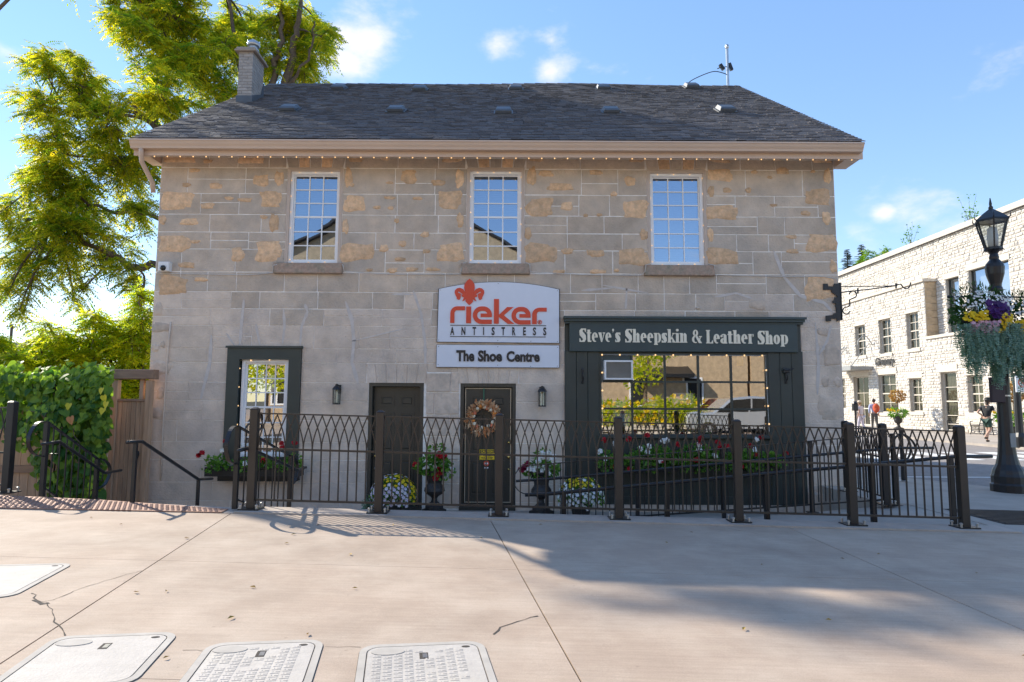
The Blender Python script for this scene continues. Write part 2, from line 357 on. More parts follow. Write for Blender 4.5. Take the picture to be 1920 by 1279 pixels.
class Glyphs:
    """letter shapes laid out in the (x,z) plane with small depth steps so that overlapping pieces never share a plane"""
    def __init__(s, y, dep, X, Z): s.mb = MB(); s.y = y; s.dep = dep; s.X = X; s.Z = Z; s.k = 0
    def poly(s, pts):
        s.k += 1; y = s.y - s.dep - (s.k % 7) * .0004
        pp = [(s.X(x), s.Z(z)) for x, z in pts]
        a = sum(pp[i][0] * pp[(i + 1) % len(pp)][1] - pp[(i + 1) % len(pp)][0] * pp[i][1] for i in range(len(pp)))
        s.mb.prism(pp if a > 0 else pp[::-1], y, s.y)
    def rect(s, x0, z0, x1, z1): s.poly([(x0, z0), (x1, z0), (x1, z1), (x0, z1)])
    def arc(s, cx, cz, rx, rz, ix, iz, a0, a1, n=14):
        o = [(cx + rx * math.cos(R(a0 + (a1 - a0) * i / n)), cz + rz * math.sin(R(a0 + (a1 - a0) * i / n))) for i in range(n + 1)]
        q = [(cx + ix * math.cos(R(a0 + (a1 - a0) * i / n)), cz + iz * math.sin(R(a0 + (a1 - a0) * i / n))) for i in range(n + 1)]
        for i in range(n): s.poly([o[i], o[i + 1], q[i + 1], q[i]])
    def disc(s, cx, cz, rx, rz, n=14): s.poly([(cx + rx * math.cos(2 * math.pi * i / n), cz + rz * math.sin(2 * math.pi * i / n)) for i in range(n)])

# ================================================================== GROUND
YF = 7.37           # line of the front fence
PIT = -.56          # level of the sunken walk along the building
YW = 11.2           # plane of the facade
ground = MB()
ground.add([(-900, -900, -.75), (900, -900, -.75), (900, 900, -.75), (-900, 900, -.75)], [(0, 1, 2, 3)])
tag(ground.build('ground', m_earth), kind='structure')
def sheet(name, mt, polys, dz=0., th=.5, kind='structure'):
    b = MB()
    for poly in polys:
        b.prismz(poly, dz - th, dz, gz)
    return tag(b.build(name, mt), kind=kind)
# plaza bed below the slabs, strips follow the cross fall
xs_ = [-60, -7, 10.5, 60]
plaza = sheet('plaza', m_dark, [[(xs_[i], -60), (xs_[i + 1], -60), (xs_[i + 1], 7.18), (xs_[i], 7.18)] for i in range(3)], -.012)
def lx(k, y):      # slanting long joints of the plaza
    tab = {0: (-9.3, -9.3), 1: (-6.05, -5.2), 2: (-3.08, -2.42), 3: (-.23, .33), 4: (3.04, 3.12), 5: (6.3, 6.2), 6: (9.6, 9.4)}
    a, b = tab[k]; return a + (b - a) * (7.18 - y) / 4.03
ys_ = [7.17, 5.12, 3.05, .9, -1.4, -3.8]
for k in range(6):
    for j in range(len(ys_) - 1):
        a, b = ys_[j + 1], ys_[j]; e = .005 if j else .005; e2 = .0022
        poly = [(lx(k, a) + e, a + e2), (lx(k + 1, a) - e, a + e2), (lx(k + 1, b) - e, b - e2), (lx(k, b) + e, b - e2)]
        o = MB(); o.prismz(poly, -.10, 0, gz); o.build('slab', m_conc, plaza)
# far plaza beyond the modelled slabs
sheet('pavement', m_conc, [[(-60, -60), (-9.31, -60), (-9.31, 7.17), (-60, 7.17)], [(9.62, -9), (10.5, -9), (10.5, 7.17), (9.62, 7.17)], [(10.5, -9), (60, -9), (60, 7.17), (10.5, 7.17)],
                           [(-9.3, -9), (-7, -9), (-7, -3.81), (-9.3, -3.81)], [(-7, -9), (9.6, -9), (9.6, -3.81), (-7, -3.81)]], 0, .1)
# kerb strip that carries the fence
kb = MB(); kb.prismz([(-3.05, 7.185), (5.6, 7.185), (5.6, 7.56), (-3.05, 7.56)], -.6, .018, gz)
kerb = tag(kb.build('kerb', m_conc2), kind='structure')
sheet('landing', m_conc2, [[(-12, 7.185), (-7, 7.185), (-7, 8.15), (-12, 8.15)], [(-7, 7.185), (-6.3, 7.185), (-6.3, 8.15), (-7, 8.15)], [(-6.3, 7.185), (-3.06, 7.185), (-3.06, 7.50), (-6.3, 7.95)]], .003)
# steps down to the sunken walk
st = MB()
for i in range(4):
    z = .08 - (i + 1) * .16
    st.box(-6.3, -3.06, 7.52 + i * .32, 7.52 + (i + 1) * .32 + .5, -.7, z)
tag(st.build('stairs', m_conc2), kind='structure')
# sunken walk, ramp, low end wall and street-side pavement
wk = MB(); wk.box(-12, 5.3, 7.56, YW + .02, -.8, PIT)
tag(wk.build('sunken_walk', m_walk), kind='structure')
rp = MB(); rp.add([(.5, 7.57, PIT), (5.6, 7.57, -.12), (5.6, 9.25, -.12), (.5, 9.25, PIT), (.5, 7.57, -.8), (5.6, 7.57, -.8), (5.6, 9.25, -.8), (.5, 9.25, -.8)],
                  [(0, 1, 2, 3), (3, 2, 6, 7), (0, 4, 5, 1), (1, 5, 6, 2), (0, 3, 7, 4)])
tag(rp.build('ramp', m_walk), kind='structure')
side = MB()
for poly in ([(5.3, 9.25), (8.0, 9.25), (7.75, 13), (7.75, 60), (5.3, 60)], [(5.6, 7.19), (10.5, 7.19), (10.5, 9.25), (5.6, 9.25)], [(8.0, 9.25), (10.5, 9.25), (10.5, 10.6), (8.6, 11.6), (7.85, 12.8), (7.75, 13)], [(10.5, 7.19), (60, 7.19), (60, 10.6), (10.5, 10.6)]):
    side.prismz(poly, -.6, -.002, gz)
tag(side.build('sidewalk', m_walk), kind='structure')
rd = MB(); rd.add([(7.0, 10.4, -.30), (60, 10.4, -.30), (60, 140, -.30), (7.0, 140, -.30)], [(0, 1, 2, 3)])
tag(rd.build('road', m_asph), kind='structure')
fs = MB()
fs.box(18.2, 40, 17, 120, -.5, -.21); fs.box(18.0, 18.2, 17, 120, -.5, -.205)
tag(fs.build('far_sidewalk', m_walk), kind='structure')
rm = MB()
for k in range(7): rm.box(9.2 + k * 1.25, 9.85 + k * 1.25, 18.6, 21.6, -.299, -.296)
rm.box(8.6, 18, 14.2, 14.32, -.299, -.296)
tag(rm.build('road_markings', m_paint), kind='structure')
def cut(name, poly, o, i, mt):    # thin dark strip lying on the paving
    pass

# ================================================================== STONE BUILDING
bld = thing('stone_building', 'two-storey grey-brown stone building with gabled shingle roof and three upper windows', 'building', (0, YW, PIT))
XL, XR, ZT = -6.345, 5.775, 5.74
def rectW(x0, y0, x1, y1):       # photo pixel rectangle on the facade plane
    a = WY((x0 + x1) / 2, y1, YW)[1]; b = WY((x0 + x1) / 2, y0, YW)[1]; m_ = (y0 + y1) / 2
    return (WY(x0, m_, YW)[0], WY(x1, m_, YW)[0], a, b)
UPW = [rectW(537, 315, 641, 494), rectW(875, 315, 983, 495), rectW(1214, 319, 1325, 498)]
DOORS = [rectW(689, 718, 793, 949), rectW(862, 719, 967, 950)]
LOWW = rectW(424, 653, 563, 862)
SHOP = (WY(1059, 760, YW)[0], WY(1506, 760, YW)[0], PIT, WY(1280, 600, YW)[1])
OPEN = UPW + [(a, b, PIT, d) for a, b, c, d in DOORS] + [LOWW, SHOP]
wall = MB()
xs = sorted({XL, XR} | {v for r in OPEN for v in r[:2]}); zs = sorted({PIT - .2, ZT} | {v for r in OPEN for v in r[2:]})
for j in range(len(zs) - 1):
    run = None
    for i in range(len(xs) - 1):
        cx, cz = (xs[i] + xs[i + 1]) / 2, (zs[j] + zs[j + 1]) / 2
        if any(a < cx < b and c < cz < d for a, b, c, d in OPEN):
            if run: wall.box(run[0], run[1], YW, YW + .4, zs[j], zs[j + 1]); run = None
        else: run = [run[0] if run else xs[i], xs[i + 1]]
    if run: wall.box(run[0], run[1], YW, YW + .4, zs[j], zs[j + 1])
wall.build('front_wall', [m_mortar], bld)
# side and rear walls
b = MB()
yr = 22.45; RY, RZ = 16.6, 9.86; EY, EZ = 10.72, 5.84
sl_ = (RZ - EZ) / (RY - EY)
for x in (XL, XR - .4):
    b.prismx([(YW + .4, PIT), (yr, PIT), (yr, ZT), (RY, RZ - .2), (YW + .4, ZT + .2)], x, x + .4)
b.box(XL, XR, yr, yr + .4, PIT, ZT)
b.build('side_wall', m_parge2, bld)
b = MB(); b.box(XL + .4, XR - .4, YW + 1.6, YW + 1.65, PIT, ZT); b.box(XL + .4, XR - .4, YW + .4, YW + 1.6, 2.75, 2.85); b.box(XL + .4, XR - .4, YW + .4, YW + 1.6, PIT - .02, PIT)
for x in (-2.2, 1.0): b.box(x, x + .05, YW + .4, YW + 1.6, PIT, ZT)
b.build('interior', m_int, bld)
# facade blocks
def block(x0, x1, z0, z1, mt, g, pr=.007, name='stone'):
    o = MB(); j = lambda: random.uniform(-.005, .005)
    x0 += g; x1 -= g; z0 += g; z1 -= g
    if x1 - x0 < .03 or z1 - z0 < .03: return
    b_ = .004; y = YW - pr - random.uniform(0, .003)
    v = [(x0, YW + .002, z0), (x1, YW + .002, z0), (x1, YW + .002, z1), (x0, YW + .002, z1), (x0 + j(), y + b_, z0 + j()), (x1 + j(), y + b_, z0 + j()), (x1 + j(), y + b_, z1 + j()), (x0 + j(), y + b_, z1 + j()),
         (x0 + b_, y, z0 + b_), (x1 - b_, y, z0 + b_), (x1 - b_, y, z1 - b_), (x0 + b_, y, z1 - b_)]
    o.add(v, [(8, 9, 10, 11)] + [(i, (i + 1) % 4, 4 + (i + 1) % 4, 4 + i) for i in range(4)] + [(4 + i, 4 + (i + 1) % 4, 8 + (i + 1) % 4, 8 + i) for i in range(4)])
    o.build(name, mt, bld)
MAND = sorted({round(v, 3) for r in OPEN for v in r[2:]})
z = PIT - .2; cuts = [z]
while z < ZT - .2:
    z += random.uniform(.29, .44); cuts.append(z)
cuts[-1] = ZT
def snap(zv):
    c = min(MAND, key=lambda q: abs(q - zv)); return c if abs(c - zv) < .1 else zv
cuts = sorted({snap(c) for c in cuts})
cuts = [c for i, c in enumerate(cuts) if i == 0 or c - cuts[i - 1] > .14]
if ZT not in cuts: cuts[-1] = ZT
count = 0
LINT = []
for a, b_, c, d in UPW: LINT.append((a - .03, b_ + .03, d, ZT))
DLINT = [(a - .05, b_ + .05, d, d + .34) for a, b_, c, d in DOORS]
BARE = [rectW(799, 700, 845, 735), rectW(846, 698, 861, 735), rectW(799, 736, 814, 777), rectW(815, 736, 861, 777), rectW(799, 778, 842, 818), rectW(843, 778, 861, 818),
        rectW(799, 819, 816, 862), rectW(817, 819, 861, 862), rectW(799, 863, 838, 906), rectW(839, 863, 861, 906), rectW(799, 907, 861, 952)]
BREG = (min(r[0] for r in BARE), max(r[1] for r in BARE), PIT, max(r[3] for r in BARE))
HOLES = [(a, b_, c, d) for a, b_, c, d in OPEN] + LINT + DLINT + [BREG]
for j in range(len(cuts) - 1):
    z0, z1 = cuts[j], cuts[j + 1]
    # free intervals in this course, a hole that only grazes it trims the course
    segs = [(XL, XR, z0, z1)]
    for a, b_, c, d in HOLES:
        ns = []
        for s0, s1, q0, q1 in segs:
            if d <= q0 + .005 or c >= q1 - .005 or b_ <= s0 or a >= s1: ns.append((s0, s1, q0, q1)); continue
            if a > s0: ns.append((s0, a, q0, q1))
            if b_ < s1: ns.append((b_, s1, q0, q1))
            if c > q0 + .06: ns.append((max(a, s0), min(b_, s1), q0, c))
            if d < q1 - .06: ns.append((max(a, s0), min(b_, s1), d, q1))
        segs = ns
    for s0, s1, q0, q1 in segs:
        x = s0
        while x < s1 - .01:
            w = random.uniform(.45, 1.05) * (1.15 if q0 < 2.7 else 1)
            nx = s1 if x + w > s1 - .28 else x + w
            up = q0 > 2.75 + random.uniform(-.35, .35)
            mt = m_parge if up else m_parge2; g = .009 if up else .0045
            hh = q1 - q0
            if random.random() < .22 and nx - x > .5 and hh > .28:
                f_ = random.uniform(.42, .6) * hh
                block(x, nx, q0, q0 + f_, mt, g); block(x, nx, q0 + f_, q1, mt, g); count += 2
            else: block(x, nx, q0, q1, mt, g); count += 1
            x = nx
for a, b_, c, d in LINT:           # splayed voussoirs over the upper windows
    n = 5
    for k in range(n):
        xa, xb = a + (b_ - a) * k / n, a + (b_ - a) * (k + 1) / n; o = MB()
        t0, t1 = (k - n / 2) * .012, (k + 1 - n / 2) * .012; y = YW - .016
        o.prism([(xa + .011 - t0, c + .01), (xb - .011 - t1, c + .01), (xb - .011 + t1 * .8, ZT - .004), (xa + .011 + t0 * .8, ZT - .004)], y, YW)
        o.build('voussoir', m_ochre if k % 2 else m_parge, bld)
for a, b_, c, d in DLINT:
    n = 6
    for k in range(n):
        xa, xb = a + (b_ - a) * k / n, a + (b_ - a) * (k + 1) / n; t0, t1 = (k - n / 2) * .03, (k + 1 - n / 2) * .03
        x_lo = lambda q, t: min(max(q + t, a), b_)
        o = MB(); o.prism([(xa + .004 - t0 * .2, c), (xb - .004 - t1 * .2, c), (x_lo(xb - .004, t1 * .5), c + .335), (x_lo(xa + .004, t0 * .5), c + .335)], YW - .013, YW); o.build('voussoir', m_parge2, bld)
for r in BARE:
    block(*r, m_pale, .006, pr=.02)
# exposed natural stone where the parging stops: pixel boxes read off the photo
EXP = """335,297,58,17;390,303,18,8;472,300,46,15;668,298,32,13;722,297,20,8;848,297,36,14;1006,297,30,13;1056,297,20,6;1192,299,30,13;1350,299,36,12;1455,298,30,8;1540,298,36,11
365,320,20,8;490,339,32,22;524,335,18,30;350,347,18,8;405,349,26,12;331,376,58,32;390,386,26,12;430,372,18,7;460,375,26,9;508,373,40,28;304,412,14,20;355,416,32,14;495,407,14,9;514,418,18,38;325,457,58,28;367,453,18,7;446,478,26,26;503,471,46,36;351,497,30,12;324,535,52,32;377,524,24,9;296,580,17,26;294,614,30,20;306,646,9,13;289,652,16,14;295,690,36,24;302,737,16,22;293,775,26,20
654,334,16,38;665,383,40,28;648,425,12,30;668,473,58,34;767,332,32,26;822,343,26,12;862,335,18,34;731,343,14,6;660,347,10,8;731,371,22,6;783,372,18,7;844,374,44,30;733,390,12,7;707,389,16,7;744,414,10,9;863,413,14,28;720,466,18,14;755,457,16,12;797,440,16,12;845,474,46,34;800,471,16,8;750,486,20,8;736,507,18,11;772,505,22,9;693,506,12,6;812,505,26,7
997,331,18,38;1050,351,42,14;1024,326,28,12;1117,324,26,10;1181,340,22,18;1013,389,46,34;1063,387,24,16;1151,364,14,9;1192,392,44,32;1098,404,10,6;1124,403,12,6;990,438,14,24;1013,475,60,32;1064,471,24,11;1117,475,34,13;1188,483,54,30;1048,510,22,9;1121,509,32,8;1156,507,10,7;1207,440,14,24
1350,329,42,24;1414,323,12,8;1467,321,26,13;1443,333,10,6;1524,322,9,6;1551,331,14,32;1333,359,12,24;1363,357,18,10;1403,357,12,11;1533,370,46,28;1354,399,52,28;1450,385,16,5;1510,400,20,9;1549,409,16,28;1353,481,56,28;1332,440,12,28;1484,444,20,8;1486,471,24,9;1540,456,52,32;1562,500,13,26;1536,541,50,42;1420,571,32,20;1308,578,9,5;1542,622,20,18;1559,667,32,38;1547,715,15,22;1561,764,42,44;1570,716,14,20;1556,815,16,14""".replace('\n', ';')
def patch(cx, cy, w, h, mt):
    hw, hh = w / 2 * YW / F, h / 2 * YW / F; x, zc = WY(cx, cy, YW)
    x = min(max(x, XL + hw + .01), XR - hw - .01); zc = min(zc, ZT - hh - .01)
    if w >= 36: hw *= 1.1; hh *= 1.08; x = min(max(x, XL + hw + .01), XR - hw - .01); zc = min(zc, ZT - hh - .01)
    n = 18; o = MB(); ph = [random.uniform(0, 6.28) for _ in range(4)]; ring = []
    big = min(1., max(0., (w - 14) / 30))
    for k in range(n):
        a = 2 * math.pi * k / n; e = 2 / (2.2 + 2.2 * big)
        c, s_ = math.cos(a), math.sin(a)
        r = 1 + .08 * math.sin(2 * a + ph[0]) + .08 * math.sin(3 * a + ph[1]) + .07 * math.sin(5 * a + ph[2]) + .05 * math.sin(7 * a + ph[3]) + random.uniform(-.05, .05)
        ring.append((x + hw * math.copysign(abs(c) ** e, c) * r, zc + hh * math.copysign(abs(s_) ** e, s_) * r))
    y = YW - .0165; base = [(p[0], YW - .006, p[1]) for p in ring]
    r1 = [(x + (p[0] - x) * .93, y + random.uniform(-.004, .003), zc + (p[1] - zc) * .9) for p in ring]
    r2 = [(x + (p[0] - x) * .5, y - random.uniform(.000, .012), zc + (p[1] - zc) * .5) for p in ring]
    o.add(base + r1 + r2 + [(x, y - .006, zc)], [(i, (i + 1) % n, n + (i + 1) % n, n + i) for i in range(n)] + [(n + i, n + (i + 1) % n, 2 * n + (i + 1) % n, 2 * n + i) for i in range(n)] + [(2 * n + i, 2 * n + (i + 1) % n, 3 * n) for i in range(n)])
    o.build('exposed_stone', mt, bld, smooth=True)
for it in EXP.split(';'):
    c = [float(q) for q in it.split(',')]
    patch(*c, m_ochre if c[1] < 560 else m_pale)
# trowelled repair seams on the lower wall
def ribbon(pts, w, y=YW - .0125, jit=.3):
    o = MB(); L = []; Rr = []
    pp = [WY(p[0], p[1], YW) for p in pts]; fine = []
    for a, c in zip(pp[:-1], pp[1:]):
        for k in range(4): fine.append((a[0] + (c[0] - a[0]) * k / 4, a[1] + (c[1] - a[1]) * k / 4))
    fine.append(pp[-1])
    for i, p in enumerate(fine):
        q = fine[min(i + 1, len(fine) - 1)]; r0 = fine[max(i - 1, 0)]; d = Vector((q[0] - r0[0], q[1] - r0[1])); d = d.normalized() if d.length > 0 else Vector((0, 1))
        ww = w * random.uniform(1 - jit, 1 + jit) * (.35 if i in (0, len(fine) - 1) else 1)
        L.append((p[0] - d.y * ww, y, p[1] + d.x * ww)); Rr.append((p[0] + d.y * ww, y, p[1] - d.x * ww))
    n = len(L)
    o.add(L + Rr, [(i, i + 1, n + i + 1, n + i) for i in range(n - 1)])
    o.add([(a[0], y + .012, a[2]) for a in L] + L, [(i, i + 1, n + i + 1, n + i) for i in range(n - 1)])
    return o
for pts, w in (([(397, 628), (394, 680), (384, 720), (377, 748)], .028), ([(458, 560), (454, 600), (450, 648)], .022), ([(480, 608), (488, 648)], .022), ([(532, 580), (534, 612), (530, 645)], .022), ([(572, 570), (577, 585), (566, 612), (563, 648)], .024),
               ([(648, 565), (660, 600), (664, 640), (660, 680), (672, 720)], .03), ([(775, 545), (790, 590), (797, 640), (798, 700)], .024), ([(735, 552), (775, 552)], .018), ([(425, 625), (440, 648)], .016), ([(1450, 470), (1470, 520), (1500, 555), (1545, 568), (1560, 585)], .028),
               ([(1340, 557), (1380, 550), (1410, 560)], .02), ([(1528, 605), (1534, 680), (1532, 740)], .024), ([(1558, 610), (1550, 640), (1535, 665)], .022), ([(1175, 540), (1173, 580)], .02), ([(1090, 545), (1150, 540)], .02), ([(1130, 535), (1215, 550)], .016), ([(660, 640), (760, 616)], .014)):
    ribbon(pts, w).build('repair_seam', m_smear, bld)
o = MB(); o.tube([Vector((*WY(323, 606, YW), 0)).xzy + Vector((0, YW - .03, 0)) if False else Vector((WY(px, py, YW)[0], YW - .03, WY(px, py, YW)[1])) for px, py in ((322, 604), (318, 640), (312, 720), (307, 800), (303, 900))], .014, 6)
o.build('conduit', m_parge2, bld, smooth=True)
# concrete footing pieces at the street corner
o = MB(); o.bbox(SHOP[1] + .05, XR + .02, YW - .1, YW + .1, PIT, -.22, .03); o.build('footing', m_pale, bld)

# ------------------------------------------------------------------ roof
roof = MB()
x0, x1 = -6.59, 6.06
GL, GRR = WY(241, 278, 10.57)[0], WY(1621, 272, 10.57)[0]
th = .06
prof = [(EY, EZ - .03), (RY, RZ - .03), (2 * RY - EY, EZ - .03), (2 * RY - EY, EZ - .1), (RY, RZ - .12), (EY, EZ - .1)]
roof.prismx(prof, x0, x1); roof_o = roof.build('roof', m_roofdark, bld)
sg = MB(); n = 52
nv = Vector((0, -sl_, 1)).normalized(); dv = Vector((0, 1, sl_)).normalized(); Ls = math.hypot(RY - EY, RZ - EZ)
ridge_wave = lambda x: .015 * math.sin(x * 1.1) + .02 * math.sin(x * .47 + 1)
for k in range(n):
    s0, s1 = Ls * k / n, Ls * (k + 1) / n + .01; x = x0 - .03; off = random.uniform(0, .3)
    first = True
    while x < x1 + .03:
        w = random.choice((.12, .15, .17, .2, .24)) if not first else random.uniform(.08, .3); first = False
        xe = min(x + w, x1 + .03); h0 = random.choice((.015, .019, .023)); sg.ct = .25 + .5 * random.random() ** 1.3
        base = Vector((0, EY - .02, EZ - .03))
        def q(xx, s, h): p = base + dv * s + nv * h; return (xx, p.y, p.z + ridge_wave(xx) * (s / Ls))
        drop = random.choice((0, 0, .012))
        v = [q(x + .003, s0 - drop, h0 - .012), q(xe - .003, s0 - drop, h0 - .012), q(xe - .003, s0 - drop, h0), q(x + .003, s0 - drop, h0), q(xe - .003, s1, .006), q(x + .003, s1, .006)]
        sg.add(v, [(0, 1, 2, 3), (3, 2, 4, 5), (0, 3, 5), (1, 4, 2)])
        x = xe
sg.build('shingle_courses', m_shing, bld, kind='stuff')
# ridge caps
x = x0 - .03
while x < x1:
    o = MB(); e = min(x + .3, x1 + .03); hz = RZ + ridge_wave((x + e) / 2); o.ct = random.random() * .7
    o.add([(x, RY - .15, hz - .10), (x, RY, hz + .012), (x, RY + .15, hz - .10), (e + .02, RY - .15, hz - .112), (e + .02, RY, hz), (e + .02, RY + .15, hz - .112)], [(0, 3, 4, 1), (1, 4, 5, 2), (0, 1, 2), (5, 4, 3)])
    o.build('ridge_shingle', m_shing, bld); x = e
def on_roof(px, py):
    d = ray(px, py); t = (EZ - H - sl_ * EY) / (d.z - sl_ * d.y); return Vector((d.x * t, d.y * t, H + d.z * t))
for px, py in ((635, 167), (787, 169), (967, 168), (1131, 167), (1296, 164), (543, 207), (743, 209), (944, 212), (1145, 211), (1360, 208)):
    p = on_roof(px, py); o = MB()
    def rq(dx, s, h): r = p + dv * s + nv * h; return (p.x + dx, r.y, r.z)
    o.add([rq(-.2, -.2, 0), rq(.2, -.2, 0), rq(.2, .22, 0), rq(-.2, .22, 0), rq(-.2, -.2, .022), rq(.2, -.2, .022), rq(.2, .22, .022), rq(-.2, .22, .022)], [(4, 5, 6, 7), (0, 1, 5, 4), (1, 2, 6, 5), (3, 0, 4, 7)])
    v = o.build('roof_vent', m_flash, bld)
    o = MB()
    o.add([rq(-.17, -.19, .03), rq(.17, -.19, .03), rq(.17, .2, .03), rq(-.17, .2, .03), rq(-.165, -.19, .08), rq(.165, -.19, .08), rq(.14, .16, .105), rq(-.14, .16, .105), rq(-.14, -.13, .105), rq(.14, -.13, .105)],
          [(0, 1, 5, 4), (4, 5, 9, 8), (8, 9, 6, 7), (1, 2, 6, 9, 5), (3, 0, 4, 8, 7), (2, 3, 7, 6), (3, 2, 1, 0)])
    o.build('vent_hood', m_flash, v)
# gutter, fascia, soffit
o = MB(); zg = 5.60
o.prismx([(EY - .14, zg + .145), (EY - .16, zg + .145), (EY - .165, zg + .12), (EY - .15, zg + .105), (EY - .135, zg + .07), (EY - .11, zg + .035), (EY - .10, zg), (EY, zg), (EY, zg + .03), (EY - .085, zg + .03), (EY - .12, zg + .11), (EY - .135, zg + .125)], GL, GRR)
o.build('gutter', m_beige, bld)
o = MB(); o.box(x0 + .02, x1 - .01, EY + .005, EY + .03, zg - .09, EZ - .035)
o.build('fascia', m_beige, bld)
k = 0; x = XL - .2
while x < XR + .24:
    o = MB(); q = (k % 2) * .003; o.prismx([(EY + .032, zg - .085 - q), (YW - .002, zg + .095 - q), (YW - .002, zg + .11), (EY + .032, zg - .07)], x + .002, x + .298); o.build('soffit_panel', m_soff, bld); x += .3; k += 1
o = MB(); o.box(XL - .01, XR + .01, YW - .045, YW - .001, 5.585, 5.71) if False else None
for xx, xe in ((x0, XL), (XR, x1)):         # boxed eave returns
    o = MB(); o.box(min(xx, xe) + .03, max(xx, xe) - .01, EY + .034, YW + .1, zg - .06, ZT + .06); o.build('eave_return', m_beige, bld)
for x in (x0 + .005, x1 - .035):        # rake boards
    o = MB(); o.prismx([(EY + .05, EZ - .22), (RY, RZ - .26), (2 * RY - EY, EZ - .22), (2 * RY - EY, EZ - .1), (RY, RZ - .125), (EY + .05, EZ - .09)], x, x + .03); o.build('rake_board', m_beige, bld)
o = MB(); o.tube([(-6.4, EY - .07, zg), (-6.4, EY - .07, zg - .06), (-6.43, EY + .02, zg - .2), (-6.42, YW - .12, zg - .46), (-6.42, YW - .08, zg - .62)], .042, 8)
o.tube([(-6.42, YW - .08, zg - .6), (-6.42, YW - .08, -.4)], .042, 8) if False else None
o.build('downspout', m_beige, bld, smooth=True)
# chimney on the left gable
cp = on_roof(460, 190); cy0 = cp.y + .02; CX0, CX1 = WY(446, 150, cy0)[0], WY(473, 150, cy0)[0]
cy1 = cy0 + .62; cz = cp.z
ch = MB(); ztop = WY(466, 98, cy0)[1]
ch.box(CX0 + .012, CX1 - .012, cy0 + .012, cy1 - .012, cz - .6, ztop)
chim = ch.build('chimney', m_mortar2, bld)
zc_ = cz - .1; row = 0
while zc_ < ztop - .03:
    h_ = .073
    xs2 = [CX0, CX0 + .22, CX1] if row % 2 else [CX0, CX0 + .1, CX1]
    for a, c in zip(xs2[:-1], xs2[1:]):
        o = MB(); o.box(a + .004, c - .004, cy0 - random.uniform(0, .004), cy0 + .1, zc_ + .004, zc_ + h_ - .004); o.build('brick', m_chim, chim)
    nn = 4
    for i in range(nn):
        a = cy0 + .102 + (cy1 - cy0 - .102) * i / nn; c = cy0 + .102 + (cy1 - cy0 - .102) * (i + 1) / nn
        o = MB(); o.box(CX1 - .1, CX1 + random.uniform(0, .004), a + .004, c - .004, zc_ + .004, zc_ + h_ - .004); o.build('brick', m_chim, chim)
    zc_ += h_; row += 1
o = MB(); o.box(CX0 - .08, CX1 + .08, cy0 - .08, cy1 + .08, ztop, ztop + .05); o.box(CX0 - .05, CX1 + .05, cy0 - .05, cy1 + .05, ztop + .05, ztop + .11); rebevel(o.build('chimney_cap', m_capst, chim), .012)
fx = (CX0 + CX1) / 2 + .03; fy = cy0 + .3
o = MB(); o.lathe([(.09, ztop + .11), (.09, ztop + .30), (.14, ztop + .31), (.15, ztop + .34), (.14, ztop + .40), (.05, ztop + .46), (.02, ztop + .47)], (fx, fy, 0), 14); o.lathe([(.115, ztop + .19), (.125, ztop + .2), (.125, ztop + .225), (.115, ztop + .235)], (fx, fy, 0), 14)
o.build('flue', m_steel, chim, smooth=False)
o = MB(); o.box(CX0 - .02, CX1 + .02, cy0 - .02, cy1 + .02, cz - .35, cz + .14)
o.prismx([(cy0 - .021, cz - .1), (cy0 - .021, cz + .14), (cy0 + .5, cz + .42), (cy1, cz + .75), (cy1, cz - .1)], CX0 + .04, CX1 + .022)
o.build('chimney_flashing', m_flash, chim)

# ------------------------------------------------------------------ upper windows
def upper_window(r, k):
    a, b, c, d = r
    w = MB(); w.frame(a, b, c, d, .052, YW - .012, YW + .12, wb=.004, wt=.058)
    win = w.build('window', m_taupe, bld)
    a2, b2, c2, d2 = a + .052, b - .052, c + .004, d - .058
    o = MB(); o.frame(a2, b2, c2, d2, .052, YW + .03, YW + .13); o.build('frame', m_vinyl, win)
    a3, b3, c3, d3 = a2 + .042, b2 - .042, c2 + .042, d2 - .042; mid = (c3 + d3) / 2 + .01
    for (q0, q1, y, m2) in ((mid - .02, d3, YW + .085, 0), (c3, mid + .02, YW + .062, 1)):
        o = MB(); o.frame(a3, b3, q0, q1, .03, y, y + .02, wb=.036, wt=.03); o.build('sash', m_vinyl, win)
        p0, p1, r0, r1 = a3 + .03, b3 - .03, q0 + .036, q1 - .03; o = MB()
        for i in (1, 2):
            x = p0 + (p1 - p0) * i / 3; o.box(x - .010, x + .010, y + .002, y + .009, r0, r1)
            zz = r0 + (r1 - r0) * i / 3; o.box(p0, p1, y + .003, y + .0085, zz - .010, zz + .010)
        o.build('muntin_grid', m_vinyl, win)
        for i in range(3):
            for j in range(3):
                xa, xb = p0 + (p1 - p0) * i / 3, p0 + (p1 - p0) * (i + 1) / 3; za, zb = r0 + (r1 - r0) * j / 3, r0 + (r1 - r0) * (j + 1) / 3
                t = random.uniform(-.0005, .0005); t2 = random.uniform(-.0005, .0005); yy = y + .014
                o = MB(); o.add([(xa, yy - t - t2, za), (xb, yy + t - t2, za), (xb, yy + t + t2, zb), (xa, yy - t + t2, zb)], [(0, 1, 2, 3)]); o.build('pane', m_glass, win)
    if k != 0 or True:
        o = MB(); z = c3 if k == 2 else mid
        while z < d3:
            o.box(a3, b3, YW + .16, YW + .185, z, z + .034); z += .04
        o.build('blind', m_blind, win)
    o = MB(); ex = .22 if k != 1 else .1
    sx0, sx1 = a - (.17 if k == 0 else .08), b + (.05 if k == 0 else .1)
    o.bbox(sx0, sx1, YW - .085, YW + .1, c - .195, c - .004, .012); o.build('window_sill', m_sill, win)
    return a2, b2, c2, d2
WIN = [upper_window(r, k) for k, r in enumerate(UPW)]
